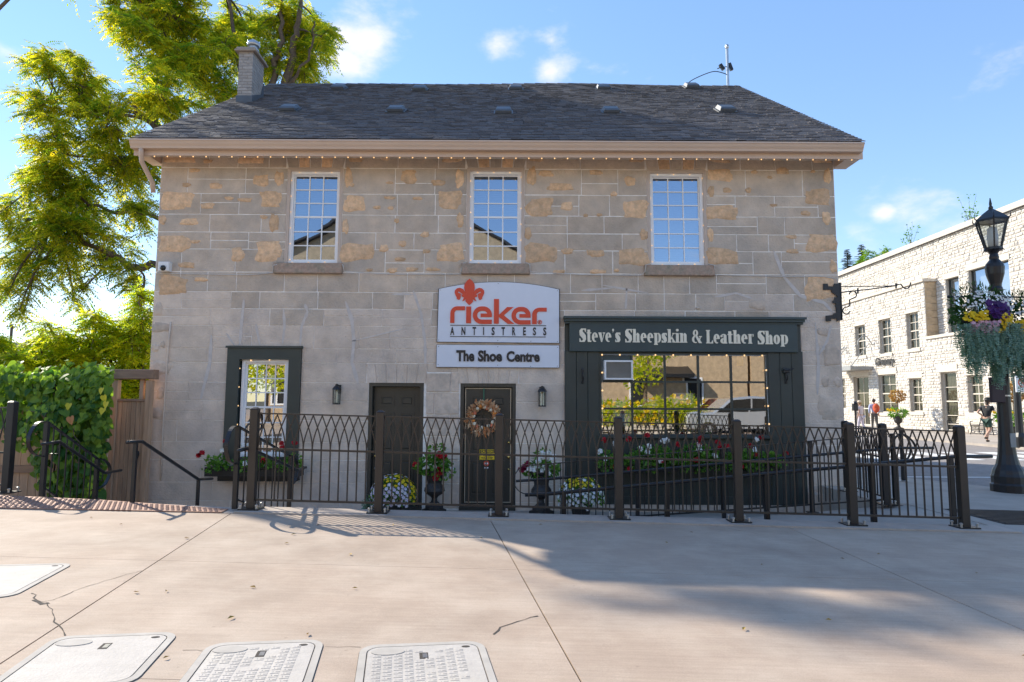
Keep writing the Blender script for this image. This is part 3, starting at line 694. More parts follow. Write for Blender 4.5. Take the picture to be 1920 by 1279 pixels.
# lower window in a broad green surround
a, b, c, d = LOWW
o = MB(); o.frame(a, b, c, d, .215, YW - .05, YW + .12, wt=.2, wb=.05); o.box(a - .02, b + .02, YW - .085, YW, d, d + .035)
lw = o.build('window', m_green, bld); lw['label'] = 'lower window with broad dark green surround'
a2, b2, c2, d2 = a + .24, b - .235, c + .05, d - .2
o = MB(); o.frame(a2, b2, c2, d2, .05, YW + .02, YW + .11); o.build('frame', m_vinyl, lw)
a3, b3, c3, d3 = a2 + .05, b2 - .05, c2 + .05, d2 - .05; mid = WY(490, 764, YW)[1]
for q0, q1, y, rr in ((mid - .02, d3, YW + .07, 3), (c3, mid + .02, YW + .045, 3)):
    o = MB(); o.frame(a3, b3, q0, q1, .032, y, y + .02); o.build('sash', m_vinyl, lw); o = MB(); p0, p1, r0, r1 = a3 + .032, b3 - .032, q0 + .032, q1 - .032
    for i in range(1, 4): x = p0 + (p1 - p0) * i / 4; o.box(x - .010, x + .010, y + .002, y + .009, r0, r1)
    for i in range(1, rr): zz = r0 + (r1 - r0) * i / rr; o.box(p0, p1, y + .003, y + .0085, zz - .010, zz + .010)
    o.build('muntin_grid', m_vinyl, lw)
    for i in range(4):
        for j in range(rr):
            xa, xb = p0 + (p1 - p0) * i / 4, p0 + (p1 - p0) * (i + 1) / 4; za, zb = r0 + (r1 - r0) * j / rr, r0 + (r1 - r0) * (j + 1) / rr; t = random.uniform(-.001, .001)
            o = MB(); o.add([(xa, y + .014 - t, za), (xb, y + .014 + t, za), (xb, y + .014 + t, zb), (xa, y + .014 - t, zb)], [(0, 1, 2, 3)]); o.build('pane', m_shopg, lw)

# ------------------------------------------------------------------ doors
def door(r, storm, hinge_left):
    a, b, c, d = r; c = PIT
    o = MB(); o.frame(a, b, c + .06, d, .062, YW - .0, YW + .16, wb=.001, wt=.06); o.box(a, b, YW - .03, YW + .3, c, c + .06)
    fr = o.build('door', m_door, bld)
    x0_, x1_, z0_, z1_ = a + .07, b - .07, c + .065, d - .065; y = YW + (.06 if storm else .12)
    o = MB(); o.box(x0_, x1_, y, y + .045, z0_, z1_); o.build('door_leaf', m_door, fr)
    W_ = x1_ - x0_; Hh = z1_ - z0_
    for (u0, u1, v0, v1) in ((.13, .44, .83, .93), (.56, .87, .83, .93), (.13, .44, .45, .78), (.56, .87, .45, .78), (.13, .44, .09, .38), (.56, .87, .09, .38)):
        p = (x0_ + u0 * W_, x0_ + u1 * W_, z0_ + v0 * Hh, z0_ + v1 * Hh)
        o = MB(); o.frame(*p, .022, y - .010, y); q = .045
        o.bbox(p[0] + q, p[1] - q, y - .012, y, p[2] + q, p[3] - q, .011); o.build('door_panel', m_door, fr)
    if storm:
        o = MB(); o.frame(x0_ + .015, x1_ - .015, z0_ + .06, z1_ - .02, .011, y - .012, y - .001, wt=.009); o.build('metal_strip', m_gold, fr)
    hx = x0_ + .055 if hinge_left else x1_ - .05
    for zz, rr, mt in ((z0_ + .45 * Hh + .17, .026, m_brass), (z0_ + .45 * Hh - .08, .032, m_brass), (z0_ + .45 * Hh - .29, .022, m_steel if not storm else m_brass)):
        o = MB(); o.lathe([(rr, 0), (rr, .01), (rr * .4, .015), (rr * .4, .03), (rr * .8, .036), (rr * .85, .055), (rr * .4, .066)], (hx, y - .001, zz), 12, ax='y'); o.build('door_knob', mt, fr, smooth=True)
door(DOORS[0], False, True); door(DOORS[1], True, False)

# ------------------------------------------------------------------ shop front
a, b, c, d = SHOP
shop = MB(); yb = YW - .06
def px_x(px, py=740): return WY(px, py, yb)[0]
def px_z(py, px=1280): return WY(px, py, yb)[1]
gx0, gx1, gz0, gz1 = px_x(1126), px_x(1440), px_z(817), px_z(664)
shop.box(a, b, yb + .06, YW + .1, gz1 + .02, d)                 # head backing
front = shop.build('shop_front', m_green, bld)
tb = MB(); tb.box(a - .03, b + .03, YW - .2, YW, d - .005, d + .035); tb.box(a - .012, b + .012, YW - .165, YW, d - .05, d - .006); tb.box(a, b, YW - .12, YW, d - .085, d - .051); tb.build('cornice', m_teal, front)
for side_, (u0, u1) in enumerate(((a, gx0 - .02), (gx1 + .02, b))):
    n = 3
    for k in range(n):
        o = MB(); w_ = (u1 - u0) / n; o.bbox(u0 + w_ * k + .002, u0 + w_ * (k + 1) - .002, yb, yb + .05, c + .12, px_z(658), .006); o.build('board', m_green, front)
o = MB(); o.box(a - .01, b + .01, yb - .01, yb + .06, c, c + .119); o.build('stone_base', m_pale, front)
o = MB(); o.box(gx0 - .02, gx1 + .02, yb + .012, yb + .06, c + .12, gz0 - .05); o.frame(gx0 + .05, gx1 - .05, c + .2, gz0 - .35, .06, yb - .006, yb + .012); o.build('stall_riser', m_green, front)
o = MB(); o.bbox(gx0 - .05, gx1 + .05, yb - .07, yb + .1, gz0 - .05, gz0, .01); o.build('window_sill', m_green, front)
cols = [1127, 1186, 1248, 1311, 1373, 1438]; rows = [664, 716, 767, 816]
cxs = [px_x(p) for p in cols]; czs = [px_z(p) for p in rows]; cxs[0], cxs[-1] = gx0, gx1; czs[0], czs[-1] = gz1, gz0
o = MB()
for x in cxs[1:-1]: o.box(x - .017, x + .017, yb + .02, yb + .06, gz0, gz1)
for z in czs[1:-1]: o.box(gx0, gx1, yb + .016, yb + .0595, z - .017, z + .017)
o.frame(gx0 - .02, gx1 + .02, gz0, gz1 + .02, .04, yb + .012, yb + .1, wb=.02); o.build('glazing_bars', m_green, front)
for i in range(5):
    for j in range(3):
        if i == 0 and j == 0:
            o = MB(); o.box(cxs[0], cxs[1], yb + .04, yb + .055, czs[1], czs[0]); o.build('blank_panel', m_teal, front); continue
        t, t2 = random.uniform(-.0008, .0008), random.uniform(-.0008, .0008)
        o = MB(); o.add([(cxs[i], yb + .045 - t - t2, czs[j + 1]), (cxs[i + 1], yb + .045 + t - t2, czs[j + 1]), (cxs[i + 1], yb + .045 + t + t2, czs[j]), (cxs[i], yb + .045 - t + t2, czs[j])], [(0, 1, 2, 3)]); o.build('pane', m_shopg, front)
o = MB(); o.box(gx0 - .1, gx1 + .1, yb + .12, YW + 1.2, gz0 - .03, gz0 - .005); o.build('display_shelf', m_wood, front)

# ================================================================== SIGNS
ys = YW - .04
SX = lambda px: WY(px, 600, ys)[0]
SZ = lambda py: WY(930, py, ys)[1]
sg1 = thing('wall_sign', 'white arched sign board with red emblem and lettering above the right-hand door', 'sign', (SX(935), ys, SZ(642)))
zoom = 6.396
zx = lambda q: 800 + q / zoom
zy = lambda q: 500 + q / zoom
poly = [(SX(zx(133)), SZ(zy(905))), (SX(zx(1587)), SZ(zy(912))), (SX(zx(1587)), SZ(zy(272)))]
for k in range(1, 12):
    q = 1587 - (1587 - 143) * k / 12; poly.append((SX(zx(q)), SZ(zy(272 - 85 * (1 - ((q - 865) / 722.) ** 2)))))
poly.append((SX(zx(143)), SZ(zy(272))))
o = MB(); o.prism(poly, ys - .012, ys + .03); o.build('board', m_signw, sg1)
o = MB(); o.prism([(x + (.012 if x > 0 else -.012) * 0 + (x - SX(935)) * .012, z + (z - SZ(590)) * .014) for x, z in poly], ys - .006, ys + .026); o.build('edge_trim', m_ink, sg1)
yt = ys - .0125
G = Glyphs(yt, .012, lambda q: SX(zx(q)), lambda q: SZ(zy(q)))
def outer(pts):
    G.poly(pts)
# emblem (three-petalled lily)
G.poly([(510, 148), (545, 178), (570, 215), (574, 260), (566, 300), (540, 345), (510, 360), (480, 345), (454, 300), (446, 260), (450, 215), (475, 178)])
for mi in (0, 1):
    fx2 = (lambda p: p) if not mi else (lambda p: (1020 - p[0], p[1]))
    for pl_ in ([(548, 330), (585, 275), (625, 258), (640, 300), (606, 325), (560, 352)], [(625, 258), (660, 265), (685, 290), (688, 320), (660, 335), (640, 300)], [(688, 320), (676, 350), (662, 375), (615, 372), (612, 330), (645, 318)], [(662, 375), (664, 388), (645, 402), (625, 400), (615, 372)],
                [(545, 335), (606, 340), (600, 365), (545, 385)], [(545, 365), (572, 372), (596, 418), (575, 412), (548, 388)]):
        G.poly([fx2(p) for p in pl_])
G.poly([(475, 335), (545, 335), (556, 420), (535, 445), (510, 466), (485, 445), (464, 420)])
G.arc(0, 0, 0, 0, 0, 0, 0, 0, 1) if False else None
# r
def letter_r(x):
    G.rect(x, 560, x + 50, 680); G.poly([(x + 80, 480), (x + 175, 480), (x + 175, 527), (x + 80, 527)])
    G.arc(x + 85, 562, 85, 82, 35, 36, 180, 270, 8)
def letter_e(x, y=0):
    G.arc(x + 105, 585 + y, 105, 105, 52, 52, 90, 270, 14)
    G.poly([(x + 104, 480 + y), (x + 130, 480 + y), (x + 130, 532 + y), (x + 104, 532 + y)])
    G.arc(x + 128, 583 + y, 102, 103, 48, 50, 270, 360, 8)
    G.rect(x + 94, 565 + y, x + 229, 608 + y)
    G.rect(x + 104, 638 + y, x + 229, 690 + y)
letter_r(284); G.rect(474, 482, 533, 682); letter_e(553); G.rect(806, 390, 866, 686)
G.poly([(866, 580), (964, 487), (1040, 487), (925, 585), (1052, 688), (975, 688), (866, 605)]); letter_e(1017, 4)
def letter_r2(x):
    G.rect(x, 570, x + 56, 690); G.poly([(x + 85, 492), (x + 175, 492), (x + 175, 538), (x + 85, 538)]); G.arc(x + 90, 576, 90, 84, 34, 38, 180, 270, 8)
letter_r2(1264)
G.arc(1356, 665, 26, 26, 20, 20, 0, 360, 16); G.rect(1347, 652, 1351, 680); G.poly([(1347, 652), (1364, 652), (1364, 666), (1351, 666), (1366, 680), (1360, 680), (1347, 668)])
G.mb.build('emblem_lettering', m_red, sg1)
G2 = Glyphs(yt, .006, lambda q: SX(zx(q)), lambda q: SZ(zy(q))); G2.rect(284, 703, 1432, 711); G2.rect(284, 838, 1427, 846); G2.mb.build('rule', m_ink, sg1)
for chs, x0_, x1_ in (('A', 286, 334), ('N', 420, 466), ('T', 552, 594), ('I', 678, 690), ('S', 780, 817), ('T', 898, 940), ('R', 1026, 1066), ('E', 1157, 1190), ('S', 1274, 1312), ('S', 1397, 1435)):
    if chs == 'I':
        gg = Glyphs(yt, .008, lambda q: SX(zx(q)), lambda q: SZ(zy(q))); gg.rect(x0_, 728, x1_, 822); gg.mb.build('letter', m_ink, sg1)
    else: text_mb(chs, SX(zx(x0_)), SX(zx(x1_)), SZ(zy(824)), SZ(zy(727)), yt, .008, bold=.03).build('letter', m_ink, sg1)
for q, w in ((158, 285), (1568, 288), (855, 205), (147, 885), (855, 888), (1250, 893), (1567, 895)):
    o = MB(); o.lathe([(.008, 0), (.008, .004), (.003, .006)], (SX(zx(q)), ys - .012, SZ(zy(w))), 8, ax='y'); o.build('screw', m_grey, sg1)
sg2 = thing('wall_sign', 'narrow white sign board reading The Shoe Centre in dark letters', 'sign', (SX(935), ys, SZ(688)))
bx = (SX(zx(128)), SX(zx(1587)), SZ(zy(1207)), SZ(zy(942)))
o = MB(); o.box(bx[0], bx[1], ys - .012, ys + .03, bx[2], bx[3]); o.build('board', m_signw, sg2)
o = MB(); o.box(bx[0] - .007, bx[1] + .007, ys - .005, ys + .025, bx[2] - .007, bx[3] + .007); o.build('edge_trim', m_ink, sg2)
text_mb('The', SX(zx(362)), SX(zx(578)), SZ(zy(1140)), SZ(zy(1005)), yt, .014, bold=.042).build('lettering', m_ink, sg2)
text_mb('Shoe', SX(zx(620)), SX(zx(908)), SZ(zy(1142)), SZ(zy(1005)), yt, .014, bold=.042).build('lettering', m_ink, sg2)
text_mb('Centre', SX(zx(960)), SX(zx(1356)), SZ(zy(1143)), SZ(zy(1012)), yt, .014, bold=.042).build('lettering', m_ink, sg2)
for q, w in ((150, 962), (1570, 965), (855, 962), (147, 1178), (855, 1183), (1246, 1195), (1567, 1190)):
    o = MB(); o.lathe([(.008, 0), (.008, .004), (.003, .006)], (SX(zx(q)), ys - .012, SZ(zy(w))), 8, ax='y'); o.build('screw', m_grey, sg2)
# shop fascia sign
yfz = YW - .115
fa, fb, fc, fd = WY(1068, 640, yfz)[0], WY(1496, 640, yfz)[0], WY(1280, 660, yfz)[1], WY(1280, 606, yfz)[1]
fsn = thing('shop_sign', 'long dark teal fascia sign with cream serif letters over the shop window', 'sign', ((fa + fb) / 2, yfz, fc))
o = MB(); o.bbox(fa, fb, yfz, yfz + .055, fc, fd, .008); o.build('board', m_teal, fsn)
FZ = 4.174
lxx = lambda q: WY(1060 + q / FZ, 632, yfz)[0]
lzz = lambda q: WY(1280, 590 + q / FZ, yfz)[1]
def serif_word(word, x0, x1, base, xh, asc, desc, mt):
    """condensed heavy slab-serif letters: thick stems, thin joins"""
    A = dict(S=.62, t=.44, e=.56, v=.60, q=.26, s=.48, h=.68, p=.66, k=.68, i=.34, n=.68, L=.62, a=.60, r=.50, o=.58)
    A['&'] = .9
    tot = sum(A[c_] for c_ in word) + .05 * (len(word) - 1); u = (x1 - x0) / tot; x = x0
    for c_ in word:
        w = A[c_] * u; T = .25 * u; th = (base - xh) * .09 + 1.2
        gl = Glyphs(yfz - .0005, .012, lxx, lzz); X = x; sf = .055 * u
        top = xh; hx = base - xh
        def stem(xa, za, zb, st=True, sb=True):
            gl.rect(xa, za, xa + T, zb)
            if st: gl.rect(xa - sf, za, xa + T, za + th)
            if sb: gl.rect(xa - sf, zb - th, xa + T + sf, zb)
        def bowl(xa, xb, za, zb, a0=0, a1=360):
            rx = (xb - xa) / 2; rz = (zb - za) / 2; gl.arc((xa + xb) / 2, (za + zb) / 2, rx, rz, max(rx - T * .92, rx * .14), rz - th, a0, a1, 20)
        def ess(xa, xb, za, zb):
            mz = (za + zb) / 2; rx = (xb - xa) / 2; cx = (xa + xb) / 2; rz = (zb - za) / 4 + th * .3
            gl.arc(cx, za + rz, rx, rz, rx * .28, rz - th, 180 - 25, 340, 14) if False else None
            # diagonal heavy spine with thin hooked ends
            gl.poly([(xa, za + (zb - za) * .16), (xa + rx * .5, za), (xb, za + 0), (xb, za + (zb - za) * .27), (xb - th * .7, za + (zb - za) * .27), (xb - rx * .55, za + th), (xa + T * 1.25, za + th * 1.6), (xa + T * 1.2, za + (zb - za) * .22), (xb - T * .12, mz), (xb, zb - (zb - za) * .2), (xb - rx * .45, zb), (xa, zb), (xa, zb - (zb - za) * .27), (xa + th * .7, zb - (zb - za) * .27), (xa + rx * .5, zb - th), (xb - T * 1.2, zb - th * 1.6), (xb - T * 1.15, zb - (zb - za) * .22), (xa + T * .1, mz)])
        if c_ == 'S': ess(X, X + w, asc, base)
        elif c_ == 's': ess(X, X + w, xh, base)
        elif c_ == 't':
            stem(X + .08 * u, xh - hx * .28, base - th, False, False); gl.rect(X, xh, X + w, xh + th); gl.poly([(X + .08 * u, base - th * 1.2), (X + .12 * u, base), (X + w, base), (X + w, base - th * 1.6), (X + .08 * u + T, base - th * 1.2)])
        elif c_ == 'e':
            bowl(X, X + w, xh, base, 60, 360) ; gl.rect(X + T * .8, xh + hx * .43, X + w - .02 * u, xh + hx * .43 + th); gl.arc(X + w / 2, (xh + base) / 2, w / 2, hx / 2, w / 2 - T * .92, hx / 2 - th, 0, 62, 6) if False else None
        elif c_ == 'o': bowl(X, X + w, xh, base)
        elif c_ == 'v':
            gl.poly([(X, xh), (X + T * 1.15, xh), (X + w * .62, base - hx * .2), (X + w * .55, base), (X + w * .42, base)]); gl.poly([(X + w * .5, base), (X + w - th * .9, xh), (X + w, xh), (X + w * .58, base)]); gl.rect(X + w * .68, xh, X + w + sf * .6, xh + th)
        elif c_ == 'q': gl.disc(X + w * .45, asc + hx * .14, w * .36, hx * .13); gl.poly([(X + w * .75, asc + hx * .12), (X + w * .4, asc + hx * .42), (X + w * .25, asc + hx * .4), (X + w * .45, asc + hx * .2)])
        elif c_ in 'hn':
            stem(X + sf, asc if c_ == 'h' else xh, base); stem(X + w - T - sf, xh + hx * .16, base, False)
            gl.poly([(X + sf + T, xh + hx * .2), (X + sf + T + w * .16, xh), (X + w - sf - T * .5, xh), (X + w - sf, xh + hx * .17), (X + w - sf - T, xh + hx * .2), (X + sf + T + w * .1, xh + th * 1.2), (X + sf + T, xh + hx * .3)])
        elif c_ == 'p':
            stem(X + sf, xh, desc); rx = w * .62; gl.arc(X + w - rx * .62, (xh + base) / 2, rx * .62, hx / 2, max(rx * .62 - T, rx * .06), hx / 2 - th, -115, 115, 16)
        elif c_ == 'k':
            stem(X + sf, asc, base); gl.poly([(X + sf + T, xh + hx * .55), (X + w * .78, xh), (X + w * .93, xh), (X + w * .62, xh + hx * .38), (X + w + sf, base), (X + w * .66, base), (X + sf + T * 1.5, xh + hx * .6), (X + sf + T, xh + hx * .7)]); gl.rect(X + w * .68, xh, X + w, xh + th)
        elif c_ == 'i': stem(X + sf, xh, base); gl.disc(X + sf + T / 2, asc + hx * .1, T * .52, hx * .14)
        elif c_ == 'L': stem(X + sf, asc, base); gl.rect(X + sf + T, asc, X + T + sf * 2, asc + th); gl.poly([(X + T, base), (X + w, base), (X + w, base - hx * .34), (X + w - th * .8, base - hx * .34), (X + w - .14 * u, base - th), (X + T, base - th)])
        elif c_ == 'a':
            stem(X + w - T - sf, xh + hx * .14, base, False); gl.arc(X + w * .42, xh + hx * .72, w * .42, hx * .28, max(w * .42 - T, w * .05), hx * .28 - th, 40, 320, 14); gl.arc(X + w * .5, xh + hx * .24, w * .42, hx * .24, w * .2, hx * .24 - th, 195, 360, 10); gl.disc(X + w * .17, xh + hx * .24, T * .42, hx * .11)
        elif c_ == 'r': stem(X + sf, xh, base); gl.poly([(X + sf + T, xh + hx * .28), (X + w * .68, xh), (X + w, xh), (X + w, xh + hx * .26), (X + w - T * .9, xh + hx * .26), (X + w - T * .9, xh + th * 1.3), (X + sf + T, xh + hx * .42)])
        elif c_ == '&':
            gl.arc(X + w * .36, asc + (base - asc) * .25, w * .26, (base - asc) * .25, w * .08, (base - asc) * .25 - th, 0, 360, 16); gl.arc(X + w * .34, asc + (base - asc) * .72, w * .34, (base - asc) * .28, w * .12, (base - asc) * .28 - th, 60, 290, 16)
            gl.poly([(X + w * .22, asc + (base - asc) * .36), (X + w * .44, asc + (base - asc) * .36), (X + w, base), (X + w * .68, base)]); gl.poly([(X + w * .62, base - th * 1.6), (X + w * .82, xh + hx * .3), (X + w * .9, xh + hx * .3), (X + w * .74, base - th * .8)]); gl.rect(X + w * .7, xh + hx * .26, X + w, xh + hx * .26 + th)
        gl.mb.build('letter', mt, fsn); x += w + .05 * u
for wd, x0_, x1_, dy in (('Steveqs', 110, 430, 0), ('Sheepskin', 468, 952, 2), ('&', 990, 1068, 5), ('Leather', 1100, 1472, 7), ('Shop', 1504, 1740, 11)):
    serif_word(wd, x0_, x1_, 218 + dy, 143 + dy, 113 + dy, 236 + dy, m_cream)

# ================================================================== ITEMS ON THE FACADE
def lantern(px, py, label):
    x, z = WY(px, py, YW); t = thing('wall_lantern', label, 'lantern', (x, YW - .02, z - .2), group='lanterns beside the doors')
    y = YW - .13
    o = MB(); o.bbox(x - .045, x + .045, YW - .04, YW - .0, z + .02, z + .17, .008); o.bar((x, YW - .03, z + .13), (x, y, z + .16), .02, .03); o.build('back_plate', m_black, t)
    o = MB(); o.lathe([(.082, z + .085), (.078, z + .1), (.05, z + .14), (.03, z + .15), (.03, z + .17), (.012, z + .185)], (x, y, 0), 8); o.build('hood', m_black, t)
    o = MB(); o.lathe([(.066, z - .17), (.07, z - .155), (.066, z - .15)], (x, y, 0), 8)
    for k in range(8):
        aa = math.pi / 4 * k; o.bar((x + .062 * math.cos(aa), y + .062 * math.sin(aa), z - .155), (x + .066 * math.cos(aa), y + .066 * math.sin(aa), z + .09), .008, .008)
    o.build('cage', m_black, t)
    o = MB(); o.lathe([(.05, z - .15), (.055, z + .085)], (x, y, 0), 12, cap=False); o.build('glass_sleeve', m_lglass, t, smooth=True)
    o = MB(); o.lathe([(.018, z - .14), (.02, z + .04), (.006, z + .06)], (x, y, 0), 8); o.build('candle', m_cream, t)
lantern(635, 740, 'black wall lantern left of the left-hand door'); lantern(1016, 744, 'black wall lantern right of the door with the wreath')
# dome camera
x, z = WY(313, 502, YW); t = thing('security_camera', 'white security camera with dark dome high on left wall corner', 'camera', (x, YW - .02, z))
o = MB(); o.bbox(x - .095, x + .095, YW - .12, YW - .01, z - .085, z + .085, .012); o.build('housing', m_plastic, t)
o = MB(); o.ball((x, YW - .125, z - .03), .05, 12, 8); o.build('lens_dome', m_dome, t, smooth=True)
# cable along the wall
cb = MB(); pts = []
for px, py in ((283, 512), (330, 514), (400, 515), (470, 516), (515, 512)): pts.append(Vector((WY(px, py, YW)[0], YW - .03, WY(px, py, YW)[1])))
cb.tube(pts, .006, 5)
for seg in (((515, 512), (516, 500), (540, 492)), ((640, 493), (646, 500), (648, 511), (740, 515), (860, 515), (865, 512), (866, 495), (876, 491)), ((985, 492), (993, 498), (994, 512), (1100, 516), (1200, 517), (1207, 512), (1209, 499), (1220, 496)), ((1326, 497), (1336, 500), (1340, 516), (1460, 519), (1540, 519), (1568, 523))):
    cb.tube([Vector((WY(px, py, YW)[0], YW - .1 if 495 < py < 513 else YW - .03, WY(px, py, YW)[1])) for px, py in seg], .006, 5)
tag(cb.build('wall_cable', m_cable, smooth=True), 'thin white cable running along the facade at upper sill level', 'cable')
# iron sign bracket wrapped round the right corner
t = thing('sign_bracket', 'black iron bracket with scrolls on the right corner of the stone building', 'bracket', (XR, YW, 2.4))
bp = MB(); u = lambda qx, qy: (WY(1500 + qx / 6.396, 500 + qy / 6.396, YW - .03)[0], WY(1500 + qx / 6.396, 500 + qy / 6.396, YW - .03)[1])
bp.prism([u(*q) for q in [(278, 280), (278, 205), (330, 205), (335, 235), (400, 240), (410, 205), (475, 205), (500, 640), (440, 655), (440, 625), (370, 625), (370, 655), (312, 655), (310, 590), (400, 580), (400, 560), (435, 555), (435, 510), (425, 470), (430, 440), (395, 440), (390, 410), (415, 400), (415, 370), (450, 365), (430, 340), (380, 310), (375, 280)][::-1]], YW - .04, YW - .018); bp.build('corner_plate', m_black, t)
bp = MB(); bp.box(XR + .002, XR + .03, YW - .04, YW + .35, u(0, 640)[1], u(0, 190)[1]); bp.build('side_plate', m_black, t)
YB = YW + .05; v = lambda qx, qy: Vector((WY(1500 + qx / 6.396, 500 + qy / 6.396, YB)[0], YB, WY(1500 + qx / 6.396, 500 + qy / 6.396, YB)[1]))
def smooth_pts(pts, n=5):
    out = []
    P_ = [pts[0]] + list(pts) + [pts[-1]]
    for i in range(1, len(P_) - 2):
        p0, p1, p2, p3 = [Vector(q) for q in P_[i - 1:i + 3]]
        for k in range(n):
            s = k / n; out.append(.5 * ((2 * p1) + (p2 - p0) * s + (2 * p0 - 5 * p1 + 4 * p2 - p3) * s * s + (3 * p1 - p0 - 3 * p2 + p3) * s ** 3))
    out.append(Vector(pts[-1])); return out
bp = MB()
bp.tube([v(490, 238), v(1000, 234), v(1165, 226)], .009, 6); bp.tube([v(497, 308), v(850, 270), v(1165, 226)], .011, 6)
bp.build('arm', m_black, t)
for pts in (((590, 335), (605, 305), (645, 292), (675, 320), (670, 360), (625, 385), (595, 400), (597, 455), (575, 480), (530, 495), (512, 530), (530, 560), (570, 568), (600, 535)), ((1150, 220), (1205, 212), (1235, 245), (1270, 265), (1310, 245), (1328, 190))):
    bp = MB(); bp.tube(smooth_pts([v(*p) for p in pts]), .011, 6); bp.build('scroll', m_black, t, smooth=True)
for q in ((693, 258, 322), (1152, 200, 262)):
    bp = MB(); bp.bar(v(q[0], q[1]), v(q[0], q[2]), .02, .02, (0, 1, 0)); bp.build('collar', m_black, t)
# small iron hooks on the shop pilasters
def hook(px, py, label, big):
    x, z = WY(px, py, yb); t = MB(); y = yb - .012
    t.tube(smooth_pts([(x, y, z + .12), (x + .02, y, z + .1), (x, y, z + .085)]), .01, 6)
    t.bbox(x - .012, x + .012, y - .012, yb, z - .11, z + .12, .004); t.lathe([(.026, 0), (.026, .012), (.01, .02)], (x, yb, z + .12), 8, ax='y'); t.lathe([(.026, 0), (.026, .012), (.01, .02)], (x, yb, z - .11), 8, ax='y')
    t.tube(smooth_pts([(x, y, z - .1), (x + .01, y - .05, z - .04), (x, y - .06, z + .03), (x, y - .02, z + .07)]), .01, 6)
    if big: t.tube(smooth_pts([(x - .08, y - .06, z + .13), (x, y - .05, z + .1), (x + .11, y - .07, z + .13)]), .013, 6); t.bbox(x - .05, x + .05, y - .05, y, z + .05, z + .1, .01)
    tag(t.build('wall_hook', m_black), label, 'hook', 'iron hooks on the shop pilasters')
hook(1092, 705, 'thin iron hook on the left shop pilaster', False); hook(1473, 705, 'bulky iron hook on the right shop pilaster', True)
# air conditioner
ax0, ax1, az0, az1 = px_x(1132), px_x(1185), px_z(713), px_z(677)
t = thing('air_conditioner', 'white window air conditioner in the top left shop pane', 'air conditioner', ((ax0 + ax1) / 2, yb, az0))
o = MB(); o.frame(ax0, ax1, az0, az1, .03, yb - .12, yb + .04); o.build('casing', m_plastic, t)
o = MB(); o.box(ax0 + .03, ax1 - .03, yb - .07, yb + .03, az0 + .03, az1 - .03); o.build('core', m_grey, t)
k = 0
while az0 + .04 + k * .02 < az1 - .045:
    o = MB(); zz = az0 + .045 + k * .02; o.box(ax0 + .03, ax1 - .03, yb - .1, yb - .071, zz, zz + .008); o.build('grille_slat', m_grey, t); k += 1

# ------------------------------------------------------------------ string lights
def string_light(name_label, pts, every, y, group='strings of warm fairy lights', start=.0, r=.014):
    t = thing('string_light', name_label, 'fairy lights', (pts[0][0], y, pts[0][1]), group=group)
    P_ = [Vector((p[0], y, p[1])) for p in pts]; w = MB(); w.tube(P_, .0035, 4); w.build('wire', m_cable, t)
    acc = start
    for a, c in zip(P_[:-1], P_[1:]):
        L = (c - a).length; d = (c - a).normalized()
        while acc < L:
            p = a + d * acc; o = MB(); o.ball(p + Vector((0, -.012, 0)), r, 6, 5); o.build('bulb', m_bulb, t); acc += every
        acc -= L
    return t
string_light('long string of warm bulbs under the front eave', [(x0 + .12, zg - .097), (x1 - .1, zg - .097)], .224, EY + .045, start=.02, r=.0115)
for k, (a, b, c, d) in enumerate(WIN):
    nm = ('left', 'middle', 'right')[k]
    string_light(f'warm bulbs strung around the {nm} upper window', [(a + .03, c + .02), (a + .005, d - .02), (b - .005, d - .015), (b - .005, c + .03), (a + .03, c + .012)], .29, YW + .035, start=.05, r=.0085)
a, b, c, d = LOWW
string_light('warm bulbs strung around the lower window in green surround', [(a + .21, c + .5), (a + .21, d - .225), (b - .24, d - .19)], .325, YW - .0, start=.1, r=.015)
string_light('warm bulbs strung around the shop window', [(gx0 + .03, gz0 + .05), (gx0 + .03, gz1 - .02), (gx1 - .03, gz1 - .02), (gx1 + .0, gz0 + .05)], .31, yb - .005, start=.1, r=.016)

# ================================================================== FRONT FENCE
def fence_post(mt, parent, x, y, zb, zt, w=.088, plate=True):
    o = MB(); o.box(x - w / 2, x + w / 2, y - w / 2, y + w / 2, zb, zt - .02)
    o.add([(x - w / 2 - .006, y - w / 2 - .006, zt - .02), (x + w / 2 + .006, y - w / 2 - .006, zt - .02), (x + w / 2 + .006, y + w / 2 + .006, zt - .02), (x - w / 2 - .006, y + w / 2 + .006, zt - .02), (x - .02, y - .02, zt), (x + .02, y - .02, zt), (x + .02, y + .02, zt), (x - .02, y + .02, zt)], [(0, 1, 5, 4), (1, 2, 6, 5), (2, 3, 7, 6), (3, 0, 4, 7), (4, 5, 6, 7), (3, 2, 1, 0)])
    p = rebevel(o.build('post', mt, parent), .006, 2)
    if plate:
        o = MB(); o.box(x - .115, x + .115, y - .10, y + .10, zb, zb + .014); o.build('base_plate', m_black, p)
        o = MB()
        for sx in (-.088, .088):
            for sy in (-.075, .075): o.lathe([(.012, zb + .014), (.012, zb + .045), (.017, zb + .045), (.017, zb + .06), (.006, zb + .066)], (x + sx, y + sy, 0), 8)
        o.build('bolts', m_steel, p, kind='stuff')
    return p
